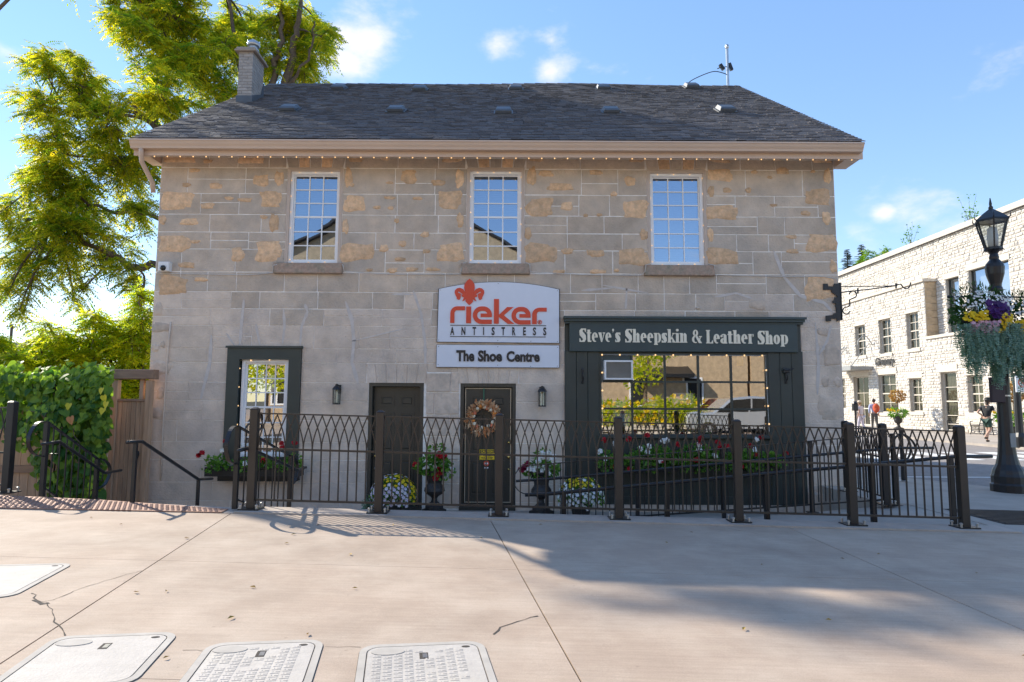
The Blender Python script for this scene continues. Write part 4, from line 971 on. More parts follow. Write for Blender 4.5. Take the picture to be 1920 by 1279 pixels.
def panel(parent, mt, p0, p1, zb0, zb1, hb, hm, ht, spacing=.1, arches=True, skip_ends=True, pk=.014):
    """rails, pickets and interlaced arch bars between two ground points"""
    p0, p1 = Vector((p0[0], p0[1], 0)), Vector((p1[0], p1[1], 0)); L = (p1 - p0).length; d = (p1 - p0) / L; up = Vector((0, 0, 1))
    at = lambda s, h: p0 + d * s + up * (zb0 + (zb1 - zb0) * s / L + h)
    for nm, h, w, hh in (('top_rail', ht, .034, .016), ('middle_rail', hm, .026, .022), ('bottom_rail', hb, .028, .022)):
        if h is None: continue
        o = MB(); o.bar(at(0, h), at(L, h), w, hh); o.build(nm, mt, parent)
    n = max(1, round(L / spacing)); sp = L / n
    top = hm if (arches and hm) else ht
    for i in range(1, n) if skip_ends else range(n + 1):
        o = MB(); o.bar(at(i * sp, hb), at(i * sp, top + (.02 if arches else 0)), pk, pk, (d.x, d.y, 0)); o.build('picket', mt, parent)
    if arches:
        prof = []
        for k in range(9):
            s = k / 8; prof.append(s)
        for i in range(0, n + 1):
            for sg_ in (-1, 1):
                j = i + sg_
                if j < 0 or j > n: continue
                pts = []
                off = .0022 * sg_
                for s in prof:
                    # vertical start, then an ogive curve to the neighbour's apex
                    xx = i * sp + sg_ * sp * (1 - math.cos(s * math.pi * .5)) ** .9
                    q = at(min(max(xx, .0), L), hm + .02 + (ht - hm - .026) * (s * .999)); pts.append(q + Vector((-d.y, d.x, 0)) * off)
                o = MB(); o.path_bar(pts, .012, .011, (-d.y, d.x, 0)); o.build('arch_bar', mt, parent)
fence = thing('iron_fence', 'long bronze-brown iron fence with interlaced arch tops on the plaza kerb', 'fence', (1, YF, 0))
FP = [(px, py, t) for px, py, t in ((470, 958, 770), (708, 965, 776), (935, 970, 783), (1160, 975, 790), (1383, 980, 797), (1600, 987, 803), (1808, 992, 812))]
fx_ = [GR(p[0], p[1]).x for p in FP]
fz_ = [gz(x) + .018 for x in fx_]
for x, z, (px, py, pt) in zip(fx_, fz_, FP): fence_post(m_bronze, fence, x, YF, z, z + 1.145)
for i in range(len(fx_) - 1): panel(fence, m_bronze, (fx_[i] + .05, YF), (fx_[i + 1] - .05, YF), fz_[i], fz_[i + 1], .105, .675, 1.075)
# fence section left of the steps
fl = thing('iron_fence', 'short black fence section left of the steps at the photo edge', 'fence', (-6.4, 8.1, gz(-6.4)))
fence_post(m_black, fl, -6.33, 8.16, gz(-6.33) + .005, gz(-6.33) + 1.15); fence_post(m_black, fl, -8.2, 8.16, gz(-7) + .005, gz(-7) + 1.15)
panel(fl, m_black, (-8.15, 8.16), (-6.38, 8.16), gz(-7), gz(-6.4), .10, .5, 1.06)
# return fence from building corner
fr_ = thing('iron_fence', 'black iron fence running back from the building corner', 'fence', (5.35, 9.8, gz(5.4)))
fence_post(m_black, fr_, 5.25, 9.15, gz(5.3), gz(5.3) + 1.13); fence_post(m_black, fr_, 5.42, 10.5, gz(5.4), gz(5.4) + 1.13)
panel(fr_, m_black, (5.255, 9.2), (5.415, 10.45), gz(5.3), gz(5.4), .10, .65, 1.05)

def loop_end(pts, parent, mt, w=.04, h=.009, side=(1, 0, 0)):
    o = MB(); o.path_bar(smooth_pts(pts, 6), w, h, side) ; return o.build('end_loop', mt, parent)
def flat_path(b, pts, w, h):      # flat bar bent in the y-z plane (width along x) or x-z plane
    pass
def stair_rail(label, x, y0, y1, z0, z1, zb0, zb1):
    t = thing('stair_railing', label, 'railing', (x, y0, zb0), group='looped railings on either side of the steps')
    for nm, y, zt, zb in (('newel', y0, z0, zb0), ('newel', y1, z1, zb1)):
        o = MB(); o.box(x - .025, x + .025, y - .025, y + .025, zb, zt); o.build(nm, m_black, t)
    o = MB(); o.bar((x, y0, z0), (x, y1, z1), .04, .016); o.build('top_rail', m_black, t)
    o = MB(); o.bar((x, y0 + .02, max(zb0 + .1, z0 - .88)), (x, y1 - .02, z1 - .88), .03, .02); o.build('bottom_rail', m_black, t)
    n = 8
    for i in range(1, n):
        y = y0 + (y1 - y0) * i / n; zt = z0 + (z1 - z0) * i / n; o = MB(); o.bar((x, y, max(zt - .88, zb1)), (x, y, zt), .013, .013, (0, 1, 0)); o.build('picket', m_black, t)
    for y, zt, s in ((y0, z0, -1), (y1, z1, 1)):
        pts = [(x - .0, y, zt + .004), (x, y + s * .16, zt - .005 - (.03 if s > 0 else 0)), (x, y + s * .27, zt - .12), (x, y + s * .29, zt - .24), (x, y + s * .2, zt - .37), (x, y + s * .03, zt - .42)]
        o = MB(); o.path_bar(smooth_pts(pts, 5), .05, .009, (0, s * .1, 1)) if False else None
        pp = smooth_pts(pts, 5)
        for a, c in zip(pp[:-1], pp[1:]): o.bar(a, c, .046, .009, (Vector(c) - Vector(a)).cross(Vector((1, 0, 0))))
        o.build('end_loop', m_black, t)
    dx = .085
    o = MB(); dz = (z1 - z0) / (y1 - y0)
    o.tube([(x + dx, y0 - .18, z0 - .26), (x + dx, y0 + .12, z0 - .25), (x + dx, y1 + .05, z1 - .20), (x + dx, y1 + .42, z1 - .20)], .02, 8); o.build('handrail', m_black, t, smooth=True)
    for y in (y0 + .1, y1):
        zz = (z0 - .25) + (z1 - z0 + .05) * (y - y0) / (y1 - y0); o = MB(); o.tube([(x, y, zz - .1), (x + dx, y, zz - .1), (x + dx, y, zz)], .008, 5); o.build('rail_bracket', m_black, t)
stair_rail('left railing with looped ends descending the steps beside the vine', -5.75, 7.98, 9.0, 1.02, .48, gz(-5.75), PIT)
stair_rail('right railing with looped ends descending behind the fence end', -3.12, 7.36, 9.15, 1.0, .52, gz(-3.1) + .018, PIT)
t = thing('stair_handrail', 'single black pipe handrail in the middle of the steps', 'handrail', (-4.45, 7.6, 0))
ph = [P3(250, 829, 7.45), P3(290, 828, 7.75), P3(385, 899, 9.15), P3(424, 898, 9.5)]
xm = -4.43
o = MB(); o.tube([(xm, 7.45, P3(250, 829, 7.5).z), (xm, 7.75, P3(285, 828, 7.75).z), (xm, 9.2, P3(385, 899, 9.2).z), (xm, 9.62, P3(420, 898, 9.6).z)], .021, 8); o.build('handrail', m_black, t, smooth=True)
for y, py in ((7.62, 828), (9.2, 899)):
    o = MB(); o.box(xm - .019, xm + .019, y - .019, y + .019, PIT if y > 8 else gz(xm) - .1, P3(300, py, y).z); o.build('post', m_black, t)
# ramp rails
def zr(x): return .19 + (.70 - .19) * (x - .08) / (5.65 - .08)      # handrail height above plaza datum
t = thing('ramp_railing', 'far ramp railing with pickets and looped ends in front of the shop', 'railing', (3, 9.2, PIT))
yr_ = 9.22
for x in (.5, 1.78, 3.0, 4.25, 5.43):
    zb = PIT + (x - .5) / 5.1 * (.44); o = MB(); o.box(x - .025, x + .025, yr_ - .025, yr_ + .025, zb, zr(x) + .19); p = o.build('post', m_black, t)
    o = MB(); o.box(x - .07, x + .07, yr_ - .06, yr_ + .06, zb, zb + .012); o.build('base_plate', m_black, p)
o = MB(); o.bar((.3, yr_, zr(.3) + .19), (5.45, yr_, zr(5.45) + .19), .04, .012); o.build('top_rail', m_black, t)
o = MB(); o.bar((.5, yr_, zr(.5) - .62), (5.43, yr_, zr(5.43) - .72), .03, .02); o.build('bottom_rail', m_black, t)
n = 50
for i in range(1, n):
    x = .5 + (5.43 - .5) * i / n; o = MB(); o.bar((x, yr_, zr(x) - .67), (x, yr_, zr(x) + .19), .012, .012, (1, 0, 0)); o.build('picket', m_black, t)
o = MB(); o.tube([(.06, yr_ - .09, zr(.08)), (.5, yr_ - .09, zr(.4)), (5.4, yr_ - .09, zr(5.4)), (5.95, yr_ - .09, zr(5.45))], .02, 8); o.build('handrail', m_black, t, smooth=True)
for xa, s in ((.35, -1), (5.43, 1)):
    zt = zr(xa) + .19; pts = [(xa, yr_, zt), (xa + s * .18, yr_, zt - .01), (xa + s * .30, yr_, zt - .13), (xa + s * .32, yr_, zt - .25), (xa + s * .22, yr_, zt - .38), (xa, yr_, zt - .43)]; pp = smooth_pts(pts, 5); o = MB()
    for a, c in zip(pp[:-1], pp[1:]): o.bar(a, c, .046, .009, (Vector(c) - Vector(a)).cross(Vector((0, 1, 0))))
    o.build('end_loop', m_black, t)
t = thing('ramp_handrail', 'near ramp handrail on plain posts just behind the front fence', 'handrail', (3, 7.7, PIT)); yn = 7.72
o = MB(); o.tube([(.16, yn, zr(.2)), (.4, yn, zr(.3)), (5.3, yn, zr(5.4)), (5.72, yn, zr(5.45))], .022, 8); o.build('handrail', m_black, t, smooth=True)
for x in (.62, 1.84, 3.02, 4.28, 5.22):
    o = MB(); zb = PIT + (x - .5) / 5.1 * .44; o.box(x - .027, x + .027, yn - .027, yn + .027, zb, zr(x)); p = o.build('post', m_black, t)
    o = MB(); o.box(x - .08, x + .08, yn - .07, yn + .07, zb, zb + .012); o.build('base_plate', m_black, p)
# lower thin horizontal extension bar seen at right
# ================================================================== PLAZA DETAILS
# tactile iron plate at the head of the steps
tp = thing('tactile_plate', 'ribbed rusty iron warning plate along the head of the steps', 'warning plate', (-4.6, 7.5, gz(-4.6)))
tpoly = [(-6.9, 7.12), (-5.4, 7.10), (-3.18, 7.17), (-3.2, 7.38), (-4.97, 7.78), (-6.32, 7.92), (-6.9, 7.92)]
o = MB(); o.prismz([(x, y) for x, y in tpoly], .004, .014, gz); o.build('plate', m_plate, tp)
o = MB()
def inpoly(x, y, P_):
    r = False
    for i in range(len(P_)):
        (a, b_), (c, d) = P_[i], P_[i - 1]
        if (b_ > y) != (d > y) and x < (c - a) * (y - b_) / (d - b_) + a: r = not r
    return r
yy = 7.14
while yy < 7.92:
    x = -6.85 + (.03 if int(yy / .055) % 2 else 0)
    while x < -3.2:
        if inpoly(x, yy, tpoly) and inpoly(x + .04, yy + .03, tpoly):
            z = gz(x) + .014; o.add([(x - .016, yy - .014, z), (x + .016, yy - .014, z), (x + .016, yy + .014, z), (x - .016, yy + .014, z), (x - .009, yy - .008, z + .007), (x + .009, yy - .008, z + .007), (x + .009, yy + .008, z + .007), (x - .009, yy + .008, z + .007)], [(4, 5, 6, 7), (0, 1, 5, 4), (1, 2, 6, 5), (2, 3, 7, 6), (3, 0, 4, 7)])
        x += .06
    yy += .055
o.build('raised_dome', m_plate, tp, kind='stuff')
m_gap = mat('gritty_gap', (.17, .145, .12), .95, var=.4, vs=30)
def rrect(cx, cy, w, h, r, rot, n=5):
    out = []
    for sx, sy, a0 in ((1, 1, 0), (-1, 1, 90), (-1, -1, 180), (1, -1, 270)):
        for k in range(n + 1):
            a = R(a0 + 90 * k / n); x = sx * (w / 2 - r) + r * math.cos(a); y = sy * (h / 2 - r) + r * math.sin(a)
            out.append((cx + x * math.cos(rot) - y * math.sin(rot), cy + x * math.sin(rot) + y * math.cos(rot)))
    return out
def utility_cover(cx, cy, w, h, rot, label, pattern, seed):
    t = thing('utility_cover', label, 'utility cover', (cx, cy, gz(cx)), group='polymer utility covers set in the plaza')
    def rect_pts(poly, z0, z1): b_ = MB(); b_.prismz(poly, z0, z1, gz); return b_
    rect_pts(rrect(cx, cy, w + .007, h + .007, .10, rot), -.002, .0022).build('joint', m_gap, t)
    rg = rrect(cx, cy, w, h, .095, rot); inn = rrect(cx, cy, w - .07, h - .07, .07, rot); n = len(rg)
    o = MB(); o.add([(x, y, gz(x) + .003) for x, y in rg] + [(x, y, gz(x) + .006) for x, y in rg] + [(x, y, gz(x) + .006) for x, y in inn] + [(x, y, gz(x) + .003) for x, y in inn], [(i, (i + 1) % n, n + (i + 1) % n, n + i) for i in range(n)] + [(n + i, n + (i + 1) % n, 2 * n + (i + 1) % n, 2 * n + i) for i in range(n)] + [(2 * n + i, 2 * n + (i + 1) % n, 3 * n + (i + 1) % n, 3 * n + i) for i in range(n)]); o.build('ring', m_coverr, t)
    rect_pts(rrect(cx, cy, w - .083, h - .079, .065, rot), .002, .0055).build('lid', m_cover, t)
    loc = lambda x, y: (cx + x * math.cos(rot) - y * math.sin(rot), cy + x * math.sin(rot) + y * math.cos(rot))
    o = MB(); rr = random.Random(seed); sx = .052; sy = .041
    i = 0; x = -w / 2 + .09
    while x < w / 2 - .09:
        y = -h / 2 + .09 + (sy / 2 if i % 2 else 0)
        while y < h / 2 - .09:
            slot = abs(x) < .06 and abs(y - (h / 2 - .17)) < .05; logo = ((x + w * .28) / .1) ** 2 + ((y - h * .33) / .06) ** 2 < 1
            if not slot and not logo and rr.random() < pattern:
                for (u0, u1, v0, v1) in ((-.02, .02, -.014, -.005), (-.02, -.010, -.005, .014), (.002, .02, .002, .014)):
                    q = [loc(x + a_, y + b_) for a_, b_ in ((u0, v0), (u1, v0), (u1, v1), (u0, v1))]
                    o.add([(p[0], p[1], gz(p[0]) + .0055) for p in q] + [(p[0], p[1], gz(p[0]) + .0070) for p in q], [(4, 5, 6, 7), (0, 1, 5, 4), (1, 2, 6, 5), (2, 3, 7, 6), (3, 0, 4, 7)])
            y += sy
        x += sx; i += 1
    if o.v: o.build('tread', m_cover, t, kind='stuff')
    q = [loc(a_, b_) for a_, b_ in ((-.022, h / 2 - .215), (.022, h / 2 - .215), (.022, h / 2 - .135), (-.022, h / 2 - .135))]
    o = MB(); o.prismz(q, .005, .0062, gz); o.build('lift_slot', m_dark, t)
    q = [loc(a_, b_) for a_, b_ in ((-.006, h / 2 - .2), (.018, h / 2 - .2), (.018, h / 2 - .15), (-.006, h / 2 - .15))]
    o = MB(); o.prismz(q, .0062, .0074, gz); o.build('lift_pin', m_steel, t)
    o = MB(); ov = [loc(-w * .28 + .085 * math.cos(2 * math.pi * k / 20), h * .33 + .045 * math.sin(2 * math.pi * k / 20)) for k in range(20)]; o.prismz(ov, .0055, .0085, gz); o.build('maker_oval', m_coverr, t)
    o = MB(); ov = [loc(w / 2 - .1 + .022 * math.cos(2 * math.pi * k / 12), h / 2 - .075 + .013 * math.sin(2 * math.pi * k / 12)) for k in range(12)]; o.prismz(ov, .005, .0067, gz); o.build('bolt_recess', m_dark, t)
def quad_cover(px, label, pattern, seed, h=.62):
    a, b_ = GR(*px[0]), GR(*px[1])      # far-left and far-right corners
    d = b_ - a; w = Vector((d.x, d.y)).length; rot = math.atan2(d.y, d.x); n_ = Vector((-math.sin(rot), math.cos(rot)))
    c = (a + b_) / 2; utility_cover(c.x - n_.x * -(-h / 2) if False else c.x - n_.x * h / 2, c.y - n_.y * h / 2, w, h, rot, label, pattern, seed)
quad_cover(((105, 1195), (338, 1186)), 'worn pale utility cover with small letters, left of the two patterned covers', .0, 1, .66)
quad_cover(((392, 1208), (609, 1200)), 'patterned utility cover, middle of the three at the bottom edge', .96, 2, .62)
quad_cover(((676, 1212), (905, 1203)), 'patterned utility cover, right of the three at the bottom edge', .96, 3, .62)
a, b_ = GR(-160, 1064), GR(140, 1057); d = b_ - a; rot = math.atan2(d.y, d.x); n_ = Vector((-math.sin(rot), math.cos(rot))); c = (a + b_) / 2
utility_cover(c.x - n_.x * .42, c.y - n_.y * .42, d.length, .84, rot, 'smooth bright white utility cover at the left photo edge', 0., 4)
# storm grate near the right fence end
ga, gb = GR(1800, 962), GR(1912, 985)
gt = thing('tree_grate', 'dark cast-iron grate in the pavement right of the fence end', 'grate', (6.6, 8.3, gz(6.6)))
o = MB(); o.prismz([(5.85, 7.75), (7.2, 7.75), (7.2, 8.85), (5.85, 8.85)], -.001, .003, gz); o.build('frame', m_dark, gt)
for k in range(11):
    o = MB(); y = 7.78 + k * .1; o.prismz([(5.88, y), (7.17, y), (7.17, y + .022), (5.88, y + .022)], .003, .012, gz); o.build('grate_bar', m_urn, gt)
# cracks in the slabs
def crack(pts, w, name='crack'):
    o = MB(); L = []; R_ = []
    g_ = [GR(*p) for p in pts]; fine = []
    for a, c in zip(g_[:-1], g_[1:]):
        n = max(2, int((c - a).length / .05))
        for k in range(n): q = a.lerp(c, k / n); fine.append(q + Vector((random.uniform(-.008, .008), random.uniform(-.012, .012), 0)))
    fine.append(g_[-1])
    for i, p in enumerate(fine):
        d = fine[min(i + 1, len(fine) - 1)] - fine[max(i - 1, 0)]; d.normalize(); ww = w * random.uniform(.3, 1.5); s = Vector((-d.y, d.x, 0)) * ww
        L.append((p + s)); R_.append((p - s))
    n = len(L); o.add([(p.x, p.y, gz(p.x) + .0022) for p in L + R_], [(i, i + 1, n + i + 1, n + i) for i in range(n - 1)]); o.build(name, m_dark, plaza)
crack([(265, 1070), (210, 1086), (140, 1108), (98, 1126), (72, 1130)], .0022); crack([(62, 1112), (66, 1126), (88, 1130), (98, 1148), (104, 1166), (118, 1178), (122, 1192)], .0035)
crack([(66, 1124), (80, 1133), (92, 1131)], .011)
crack([(1010, 1155), (970, 1166), (940, 1176), (925, 1190)], .004); crack([(610, 1213), (676, 1214)], .002); crack([(345, 1218), (392, 1224)], .002); crack([(1330, 985), (1420, 1001)], .002)
# fallen leaves
fl_ = MB()
for px, py in [(168, 972), (230, 984), (345, 1010), (313, 1109), (440, 1158), (533, 1020), (545, 1004), (655, 1040), (700, 1000), (1393, 1184), (1430, 1060), (1575, 1048), (305, 1238), (580, 1189), (1560, 1165), (660, 1105), (250, 1112), (820, 1000), (1010, 985), (905, 1010), (735, 985), (1915, 1232), (480, 1104), (1250, 1020), (1830, 1075), (1300, 1000), (600, 985), (1650, 1040)]:
    p = GR(px, py); a = random.uniform(0, 6.28); L = random.uniform(.03, .06); fl_.ct = random.random()
    d = Vector((math.cos(a), math.sin(a), .05)); fl_.leaf((p.x, p.y, p.z + .008), d, (random.uniform(-.4, .4), random.uniform(-.4, .4), 1), L, L * .22, .006)
tag(fl_.build('fallen_leaves', mat('dry_leaf', (.22, .12, .03), .8, tint=(.4, .27, .05))), kind='stuff')

# ================================================================== PLANTS ON THE WALK
rnd = random.Random(11)
def sph(r_=rnd):
    z = r_.uniform(-1, 1); a = r_.uniform(0, 6.283); q = math.sqrt(1 - z * z); return Vector((q * math.cos(a), q * math.sin(a), z))
def foliage(mb, c, rad, n, L, w, up=.35, hollow=.5, r_=rnd, zmin=-1):
    c = Vector(c)
    for _ in range(n):
        d = sph(r_)
        while d.z < zmin: d = sph(r_)
        k = hollow + (1 - hollow) * r_.random() ** .6; p = c + Vector((d.x * rad[0], d.y * rad[1], d.z * rad[2])) * k
        mb.ct = min(1, max(0, r_.gauss(.4, .28))); l = L * r_.uniform(.65, 1.25)
        mb.leaf(p, (d + sph(r_) * .8 + Vector((0, 0, up - .3))), d + sph(r_) * .7 + Vector((0, 0, up)), l, w * l / L, l * .08)
def blossom(mb, p, r, n=5, r_=rnd, nrm=None):
    nrm = (nrm or (sph(r_) + Vector((0, -1, .5)))).normalized(); u = nrm.orthogonal().normalized(); v = nrm.cross(u); mb.ct = r_.random()
    for k in range(n):
        a = 6.283 * k / n + r_.random() * .3; d = u * math.cos(a) + v * math.sin(a) + nrm * .25; mb.leaf(p, d, nrm, r, r * .42, r * .05)
def cluster(mb, p, R_, n, r, r_=rnd):
    for _ in range(n): d = sph(r_); blossom(mb, Vector(p) + d * R_ * r_.uniform(.4, 1), r, 4, r_, d + Vector((0, -.6, .3)))
def urn_profile(z, s=1.):
    return [(q * s, z + h * s) for q, h in ((.15, 0), (.15, .05), (.12, .07), (.055, .12), (.045, .17), (.075, .21), (.145, .25), (.175, .30), (.165, .345), (.125, .40), (.12, .43), (.135, .50), (.165, .58), (.215, .62), (.22, .64), (.19, .64), (.15, .6))]
def urn(x, y, label, kind):
    t = thing('urn_planter', label, 'urn', (x, y, PIT), group='cast iron urns on the walk')
    o = MB(); o.lathe(urn_profile(PIT + .1, .98), (x, y, 0), 24); o.build('bowl', m_urn, t, smooth=False)
    o = MB(); o.lathe([(.2, PIT), (.2, PIT + .09), (.155, PIT + .105)], (x, y, 0), 4); o.build('plinth', m_urn, t)
    top = PIT + .70; f = MB()
    if kind == 0:
        foliage(f, (x - .03, y - .02, top + .10), (.30, .22, .17), 330, .075, .03); foliage(f, (x + .02, y, top + .3), (.14, .12, .17), 130, .07, .028); foliage(f, (x + .12, y - .1, top), (.22, .15, .1), 100, .06, .025)
        f.build('foliage', m_foli, t, kind='stuff'); o = MB()
        for dx, dz in ((.1, .27), (.16, .27), (.07, .3), (-.30, .13), (.06, -.02), (.1, .05), (.04, -.08), (.1, .0)): cluster(o, (x + dx, y - .2 + abs(dx) * .3, top + dz), .045, 14, .035)
        o.build('red_blossoms', m_pr, t, kind='stuff'); o = MB(); cluster(o, (x + .3, y - .12, top + .06), .03, 7, .03); o.build('white_blossoms', m_pw, t, kind='stuff')
    else:
        foliage(f, (x, y, top + .05), (.32, .24, .13), 340, .065, .026); foliage(f, (x + .03, y, top + .2), (.17, .12, .18), 120, .07, .02)
        f.build('foliage', m_foli, t, kind='stuff'); o = MB()
        for dx, dz in ((-.07, .2), (-.02, .28), (.0, .34), (.06, .31), (.11, .34), (.16, .26), (.19, .22), (-.1, .12), (-.2, .08), (-.12, .06), (.05, .12), (.08, .07), (.0, .05), (.12, .0), (-.05, .22), (.2, .28)): cluster(o, (x + dx, y - .18, top + dz), .03, 9, .035)
        o.build('white_blossoms', m_pw, t, kind='stuff'); o = MB()
        for dx, dz in ((-.22, .16), (-.28, .1), (-.25, .12), (-.33, .06)): cluster(o, (x + dx, y - .12, top + dz), .045, 14, .035)
        o.build('red_blossoms', petal('maroon_petal', (.16, .004, .03), (.24, .008, .05)), t, kind='stuff')
y_u = 10.75
urn(WY(815, 900, y_u)[0], y_u, 'cast iron urn with red geraniums between the two doors', 0)
urn(WY(1015, 900, y_u - .1)[0], y_u - .1, 'cast iron urn with white and maroon flowers right of the wreath door', 1)
def mum(px, ztop_px, y, label, yellow, seed):
    r_ = random.Random(seed); x = WY(px, 920, y)[0]; t = thing('mum_pot', label, 'potted flowers', (x, y, PIT), group='potted chrysanthemums on the walk')
    o = MB(); o.lathe([(.12, PIT), (.16, PIT + .2), (.17, PIT + .2), (.17, PIT + .23), (.15, PIT + .23)], (x, y, 0), 18); o.build('pot', m_pot, t)
    c = Vector((x, y, PIT + .34)); rad = Vector((.36, .33, .33)); f = MB(); foliage(f, c, rad * .93, 420, .07, .025, r_=r_, zmin=-.35); f.build('foliage', m_foli, t, kind='stuff')
    fl, fy = MB(), MB(); k = 0
    N_ = 260
    for i in range(N_):
        zz = 1 - 1.38 * (i + .5) / N_; q = math.sqrt(max(0, 1 - zz * zz)); a = i * 2.39996
        d = Vector((q * math.cos(a), q * math.sin(a), zz)); 
        if r_.random() < .15 + max(0, -zz) * .8: continue
        p = c + Vector((d.x * rad.x, d.y * rad.y, d.z * rad.z)) * r_.uniform(.98, 1.06)
        isy = (zz > .55 and yellow > 0 and r_.random() < yellow + (.25 if d.x * (1 if yellow < .6 else -1) > .1 else 0)) or (yellow > 0 and d.x > .75 and yellow < .6 and r_.random() < .7)
        tgt = fy if isy else fl; nrm = d + sph(r_) * .25
        blossom(tgt, p, .036, 7, r_, nrm)
    fl.build('blossoms', m_pl if seed != 9 else m_pw, t, kind='stuff')
    if fy.v: fy.build('yellow_blossoms', m_py, t, kind='stuff')
mum(738, 895, 10.45, 'pot of lavender chrysanthemums with yellow tops by the left-hand door', .5, 8)
mum(1089, 898, 10.35, 'pot of white chrysanthemums with yellow crown in front of the shop pilaster', .62, 9)
# small white plant mostly hidden behind the fence post at the left-hand door
x = WY(698, 930, 10.6)[0]; t = thing('small_plant', 'small pale-leaved plant at the foot of the left-hand door', 'plant', (x, 10.6, PIT)); o = MB(); foliage(o, (x, 10.6, PIT + .15), (.13, .12, .16), 120, .09, .022); o.build('foliage', m_silver, t, kind='stuff')
o = MB(); o.lathe([(.07, PIT), (.09, PIT + .1), (.08, PIT + .1)], (x, 10.6, 0), 12); o.build('pot', m_pot, t)
# door mat
mx0, mx1 = WY(860, 960, 10.5)[0], WY(972, 960, 10.5)[0]
o = MB(); o.prismz(rrect((mx0 + mx1) / 2, 10.55, mx1 - mx0, .55, .05, 0), PIT, PIT + .02); tag(o.build('door_mat', m_mat), 'dark door mat in front of the wreath door', 'mat')
# flower boxes
def flower_box(label, x0, x1, y0, y1, z0, z1, n, redl, whitel, hgt, seed, loc_kind):
    r_ = random.Random(seed); t = thing('flower_box', label, 'flower box', ((x0 + x1) / 2, (y0 + y1) / 2, z0)); o = MB()
    o.frame(x0, x1, z0, z1, .02, y0, y1); o.box(x0 + .02, x1 - .02, y0 + .01, y1 - .01, z0 + .02, z1 - .03); o.build('trough', m_black, t)
    f = MB()
    for _ in range(n):
        x = r_.uniform(x0, x1); hh = hgt * (.65 + .35 * math.sin(x * 5 + seed) * math.sin(x * 2.3)); 
        foliage(f, (x, r_.uniform(y0 - .08, y1 - .02), z1 + r_.uniform(-.02, hh)), (.09, .09, .075), 26, .06, .026, r_=r_)
    f.build('foliage', m_foli, t, kind='stuff')
    for nm, m_, L in (('red_blossoms', m_pr, redl), ('white_blossoms', m_pw, whitel)):
        o = MB()
        for x, z in L: cluster(o, (x, y0 - .10 + r_.uniform(-.03, .03), z), .035, 12, .036, r_)
        o.build(nm, m_, t, kind='stuff')
yb2 = YW - .3
def XZ(px, py, y=YW - .38): return WY(px, py, y)
wb = [XZ(390, 875, yb2), XZ(563, 893, yb2)]
flower_box('black window box of geraniums under the lower window', wb[0][0], wb[1][0], YW - .42, YW - .12, wb[1][1], wb[0][1], 46,
           [XZ(386, 848), XZ(380, 852), XZ(535, 838), XZ(533, 830), XZ(557, 830), XZ(500, 862), XZ(430, 826)], [XZ(425, 842), XZ(466, 868), XZ(470, 836), XZ(463, 835)], .2, 3, 0)
o = MB(); o.box(wb[0][0] + .12, wb[1][0] - .1, YW - .2, YW - .01, wb[1][1] - .1, wb[1][1] - .002); tag(o.build('box_ledge', m_black), 'black ledge carrying the window box', 'ledge')
sb = [WY(1122, 868, yb2), WY(1456, 882, yb2)]
flower_box('long flower box of red and white flowers under the shop window', sb[0][0], sb[1][0], YW - .46, YW - .14, sb[1][1] - .02, sb[0][1] - .03, 230,
           [XZ(*p) for p in ((1150, 872), (1175, 822), (1265, 832), (1308, 820), (1340, 828), (1355, 834), (1403, 835), (1410, 850), (1420, 820), (1465, 848), (1178, 878), (1305, 830), (1345, 838), (1300, 860), (1210, 815), (1130, 824), (1235, 862), (1385, 872))],
           [XZ(*p) for p in ((1151, 830), (1122, 845), (1197, 840), (1213, 835), (1209, 845), (1239, 826), (1247, 824), (1305, 832), (1305, 842), (1335, 852), (1410, 823), (1408, 842), (1233, 862), (1131, 858), (1060, 856))[:14]], .32, 5, 1)
# autumn wreath on the right-hand door
wx_, wz_ = WY(907, 783, YW); t = thing('wreath', 'autumn wreath of little pumpkins and dried leaves on the right-hand door', 'wreath', (wx_, YW, wz_)); yw = YW - .03; r_ = random.Random(3)
fw = MB(); m_husk = mat('husk', (.68, .52, .33), .85, tint=(.48, .17, .05), var=.2, vs=30)
for k in range(330):
    a = r_.uniform(0, 6.283); rr = r_.uniform(.13, .26); p = Vector((wx_ + rr * math.cos(a), yw - r_.uniform(0, .06), wz_ + rr * math.sin(a) * 1.0)); out = Vector((math.cos(a), -.3, math.sin(a))) + sph(r_) * .9; fw.ct = r_.random() ** .8
    fw.leaf(p, out, Vector((0, -1, 0)) + sph(r_) * .5, r_.uniform(.07, .13), r_.uniform(.012, .03), .008)
fw.build('dried_leaves', m_husk, t, kind='stuff')
m_po = mat('orange_pumpkin', (.72, .24, .03), .5, var=.1); m_pc = mat('cream_pumpkin', (.75, .68, .52), .5, var=.08); m_pk = mat('coral_pumpkin', (.68, .2, .10), .5, var=.1)
for k in range(17):
    a = 2 * math.pi * k / 17 + r_.uniform(-.1, .1); rr = .185 + r_.uniform(-.03, .03); p = (wx_ + rr * math.cos(a), yw - .075, wz_ + rr * math.sin(a)); o = MB(); prof = []
    rad = r_.uniform(.028, .036); o.lathe([(rad * .25, .0), (rad * .8, .006), (rad, .02), (rad * .85, .038), (rad * .4, .046), (rad * .15, .040)], (p[0], p[1] + .03, p[2]), 10, ax='y'); o.build('pumpkin', (m_pc, m_po, m_pc, m_pk)[k % 4], t, smooth=True)
o = MB(); o.box(wx_ - .008, wx_ + .008, yw - .005, yw, wz_ + .2, WY(907, 728, YW)[1]); o.build('ribbon', mat('green_ribbon', (.02, .16, .09), .5), t)
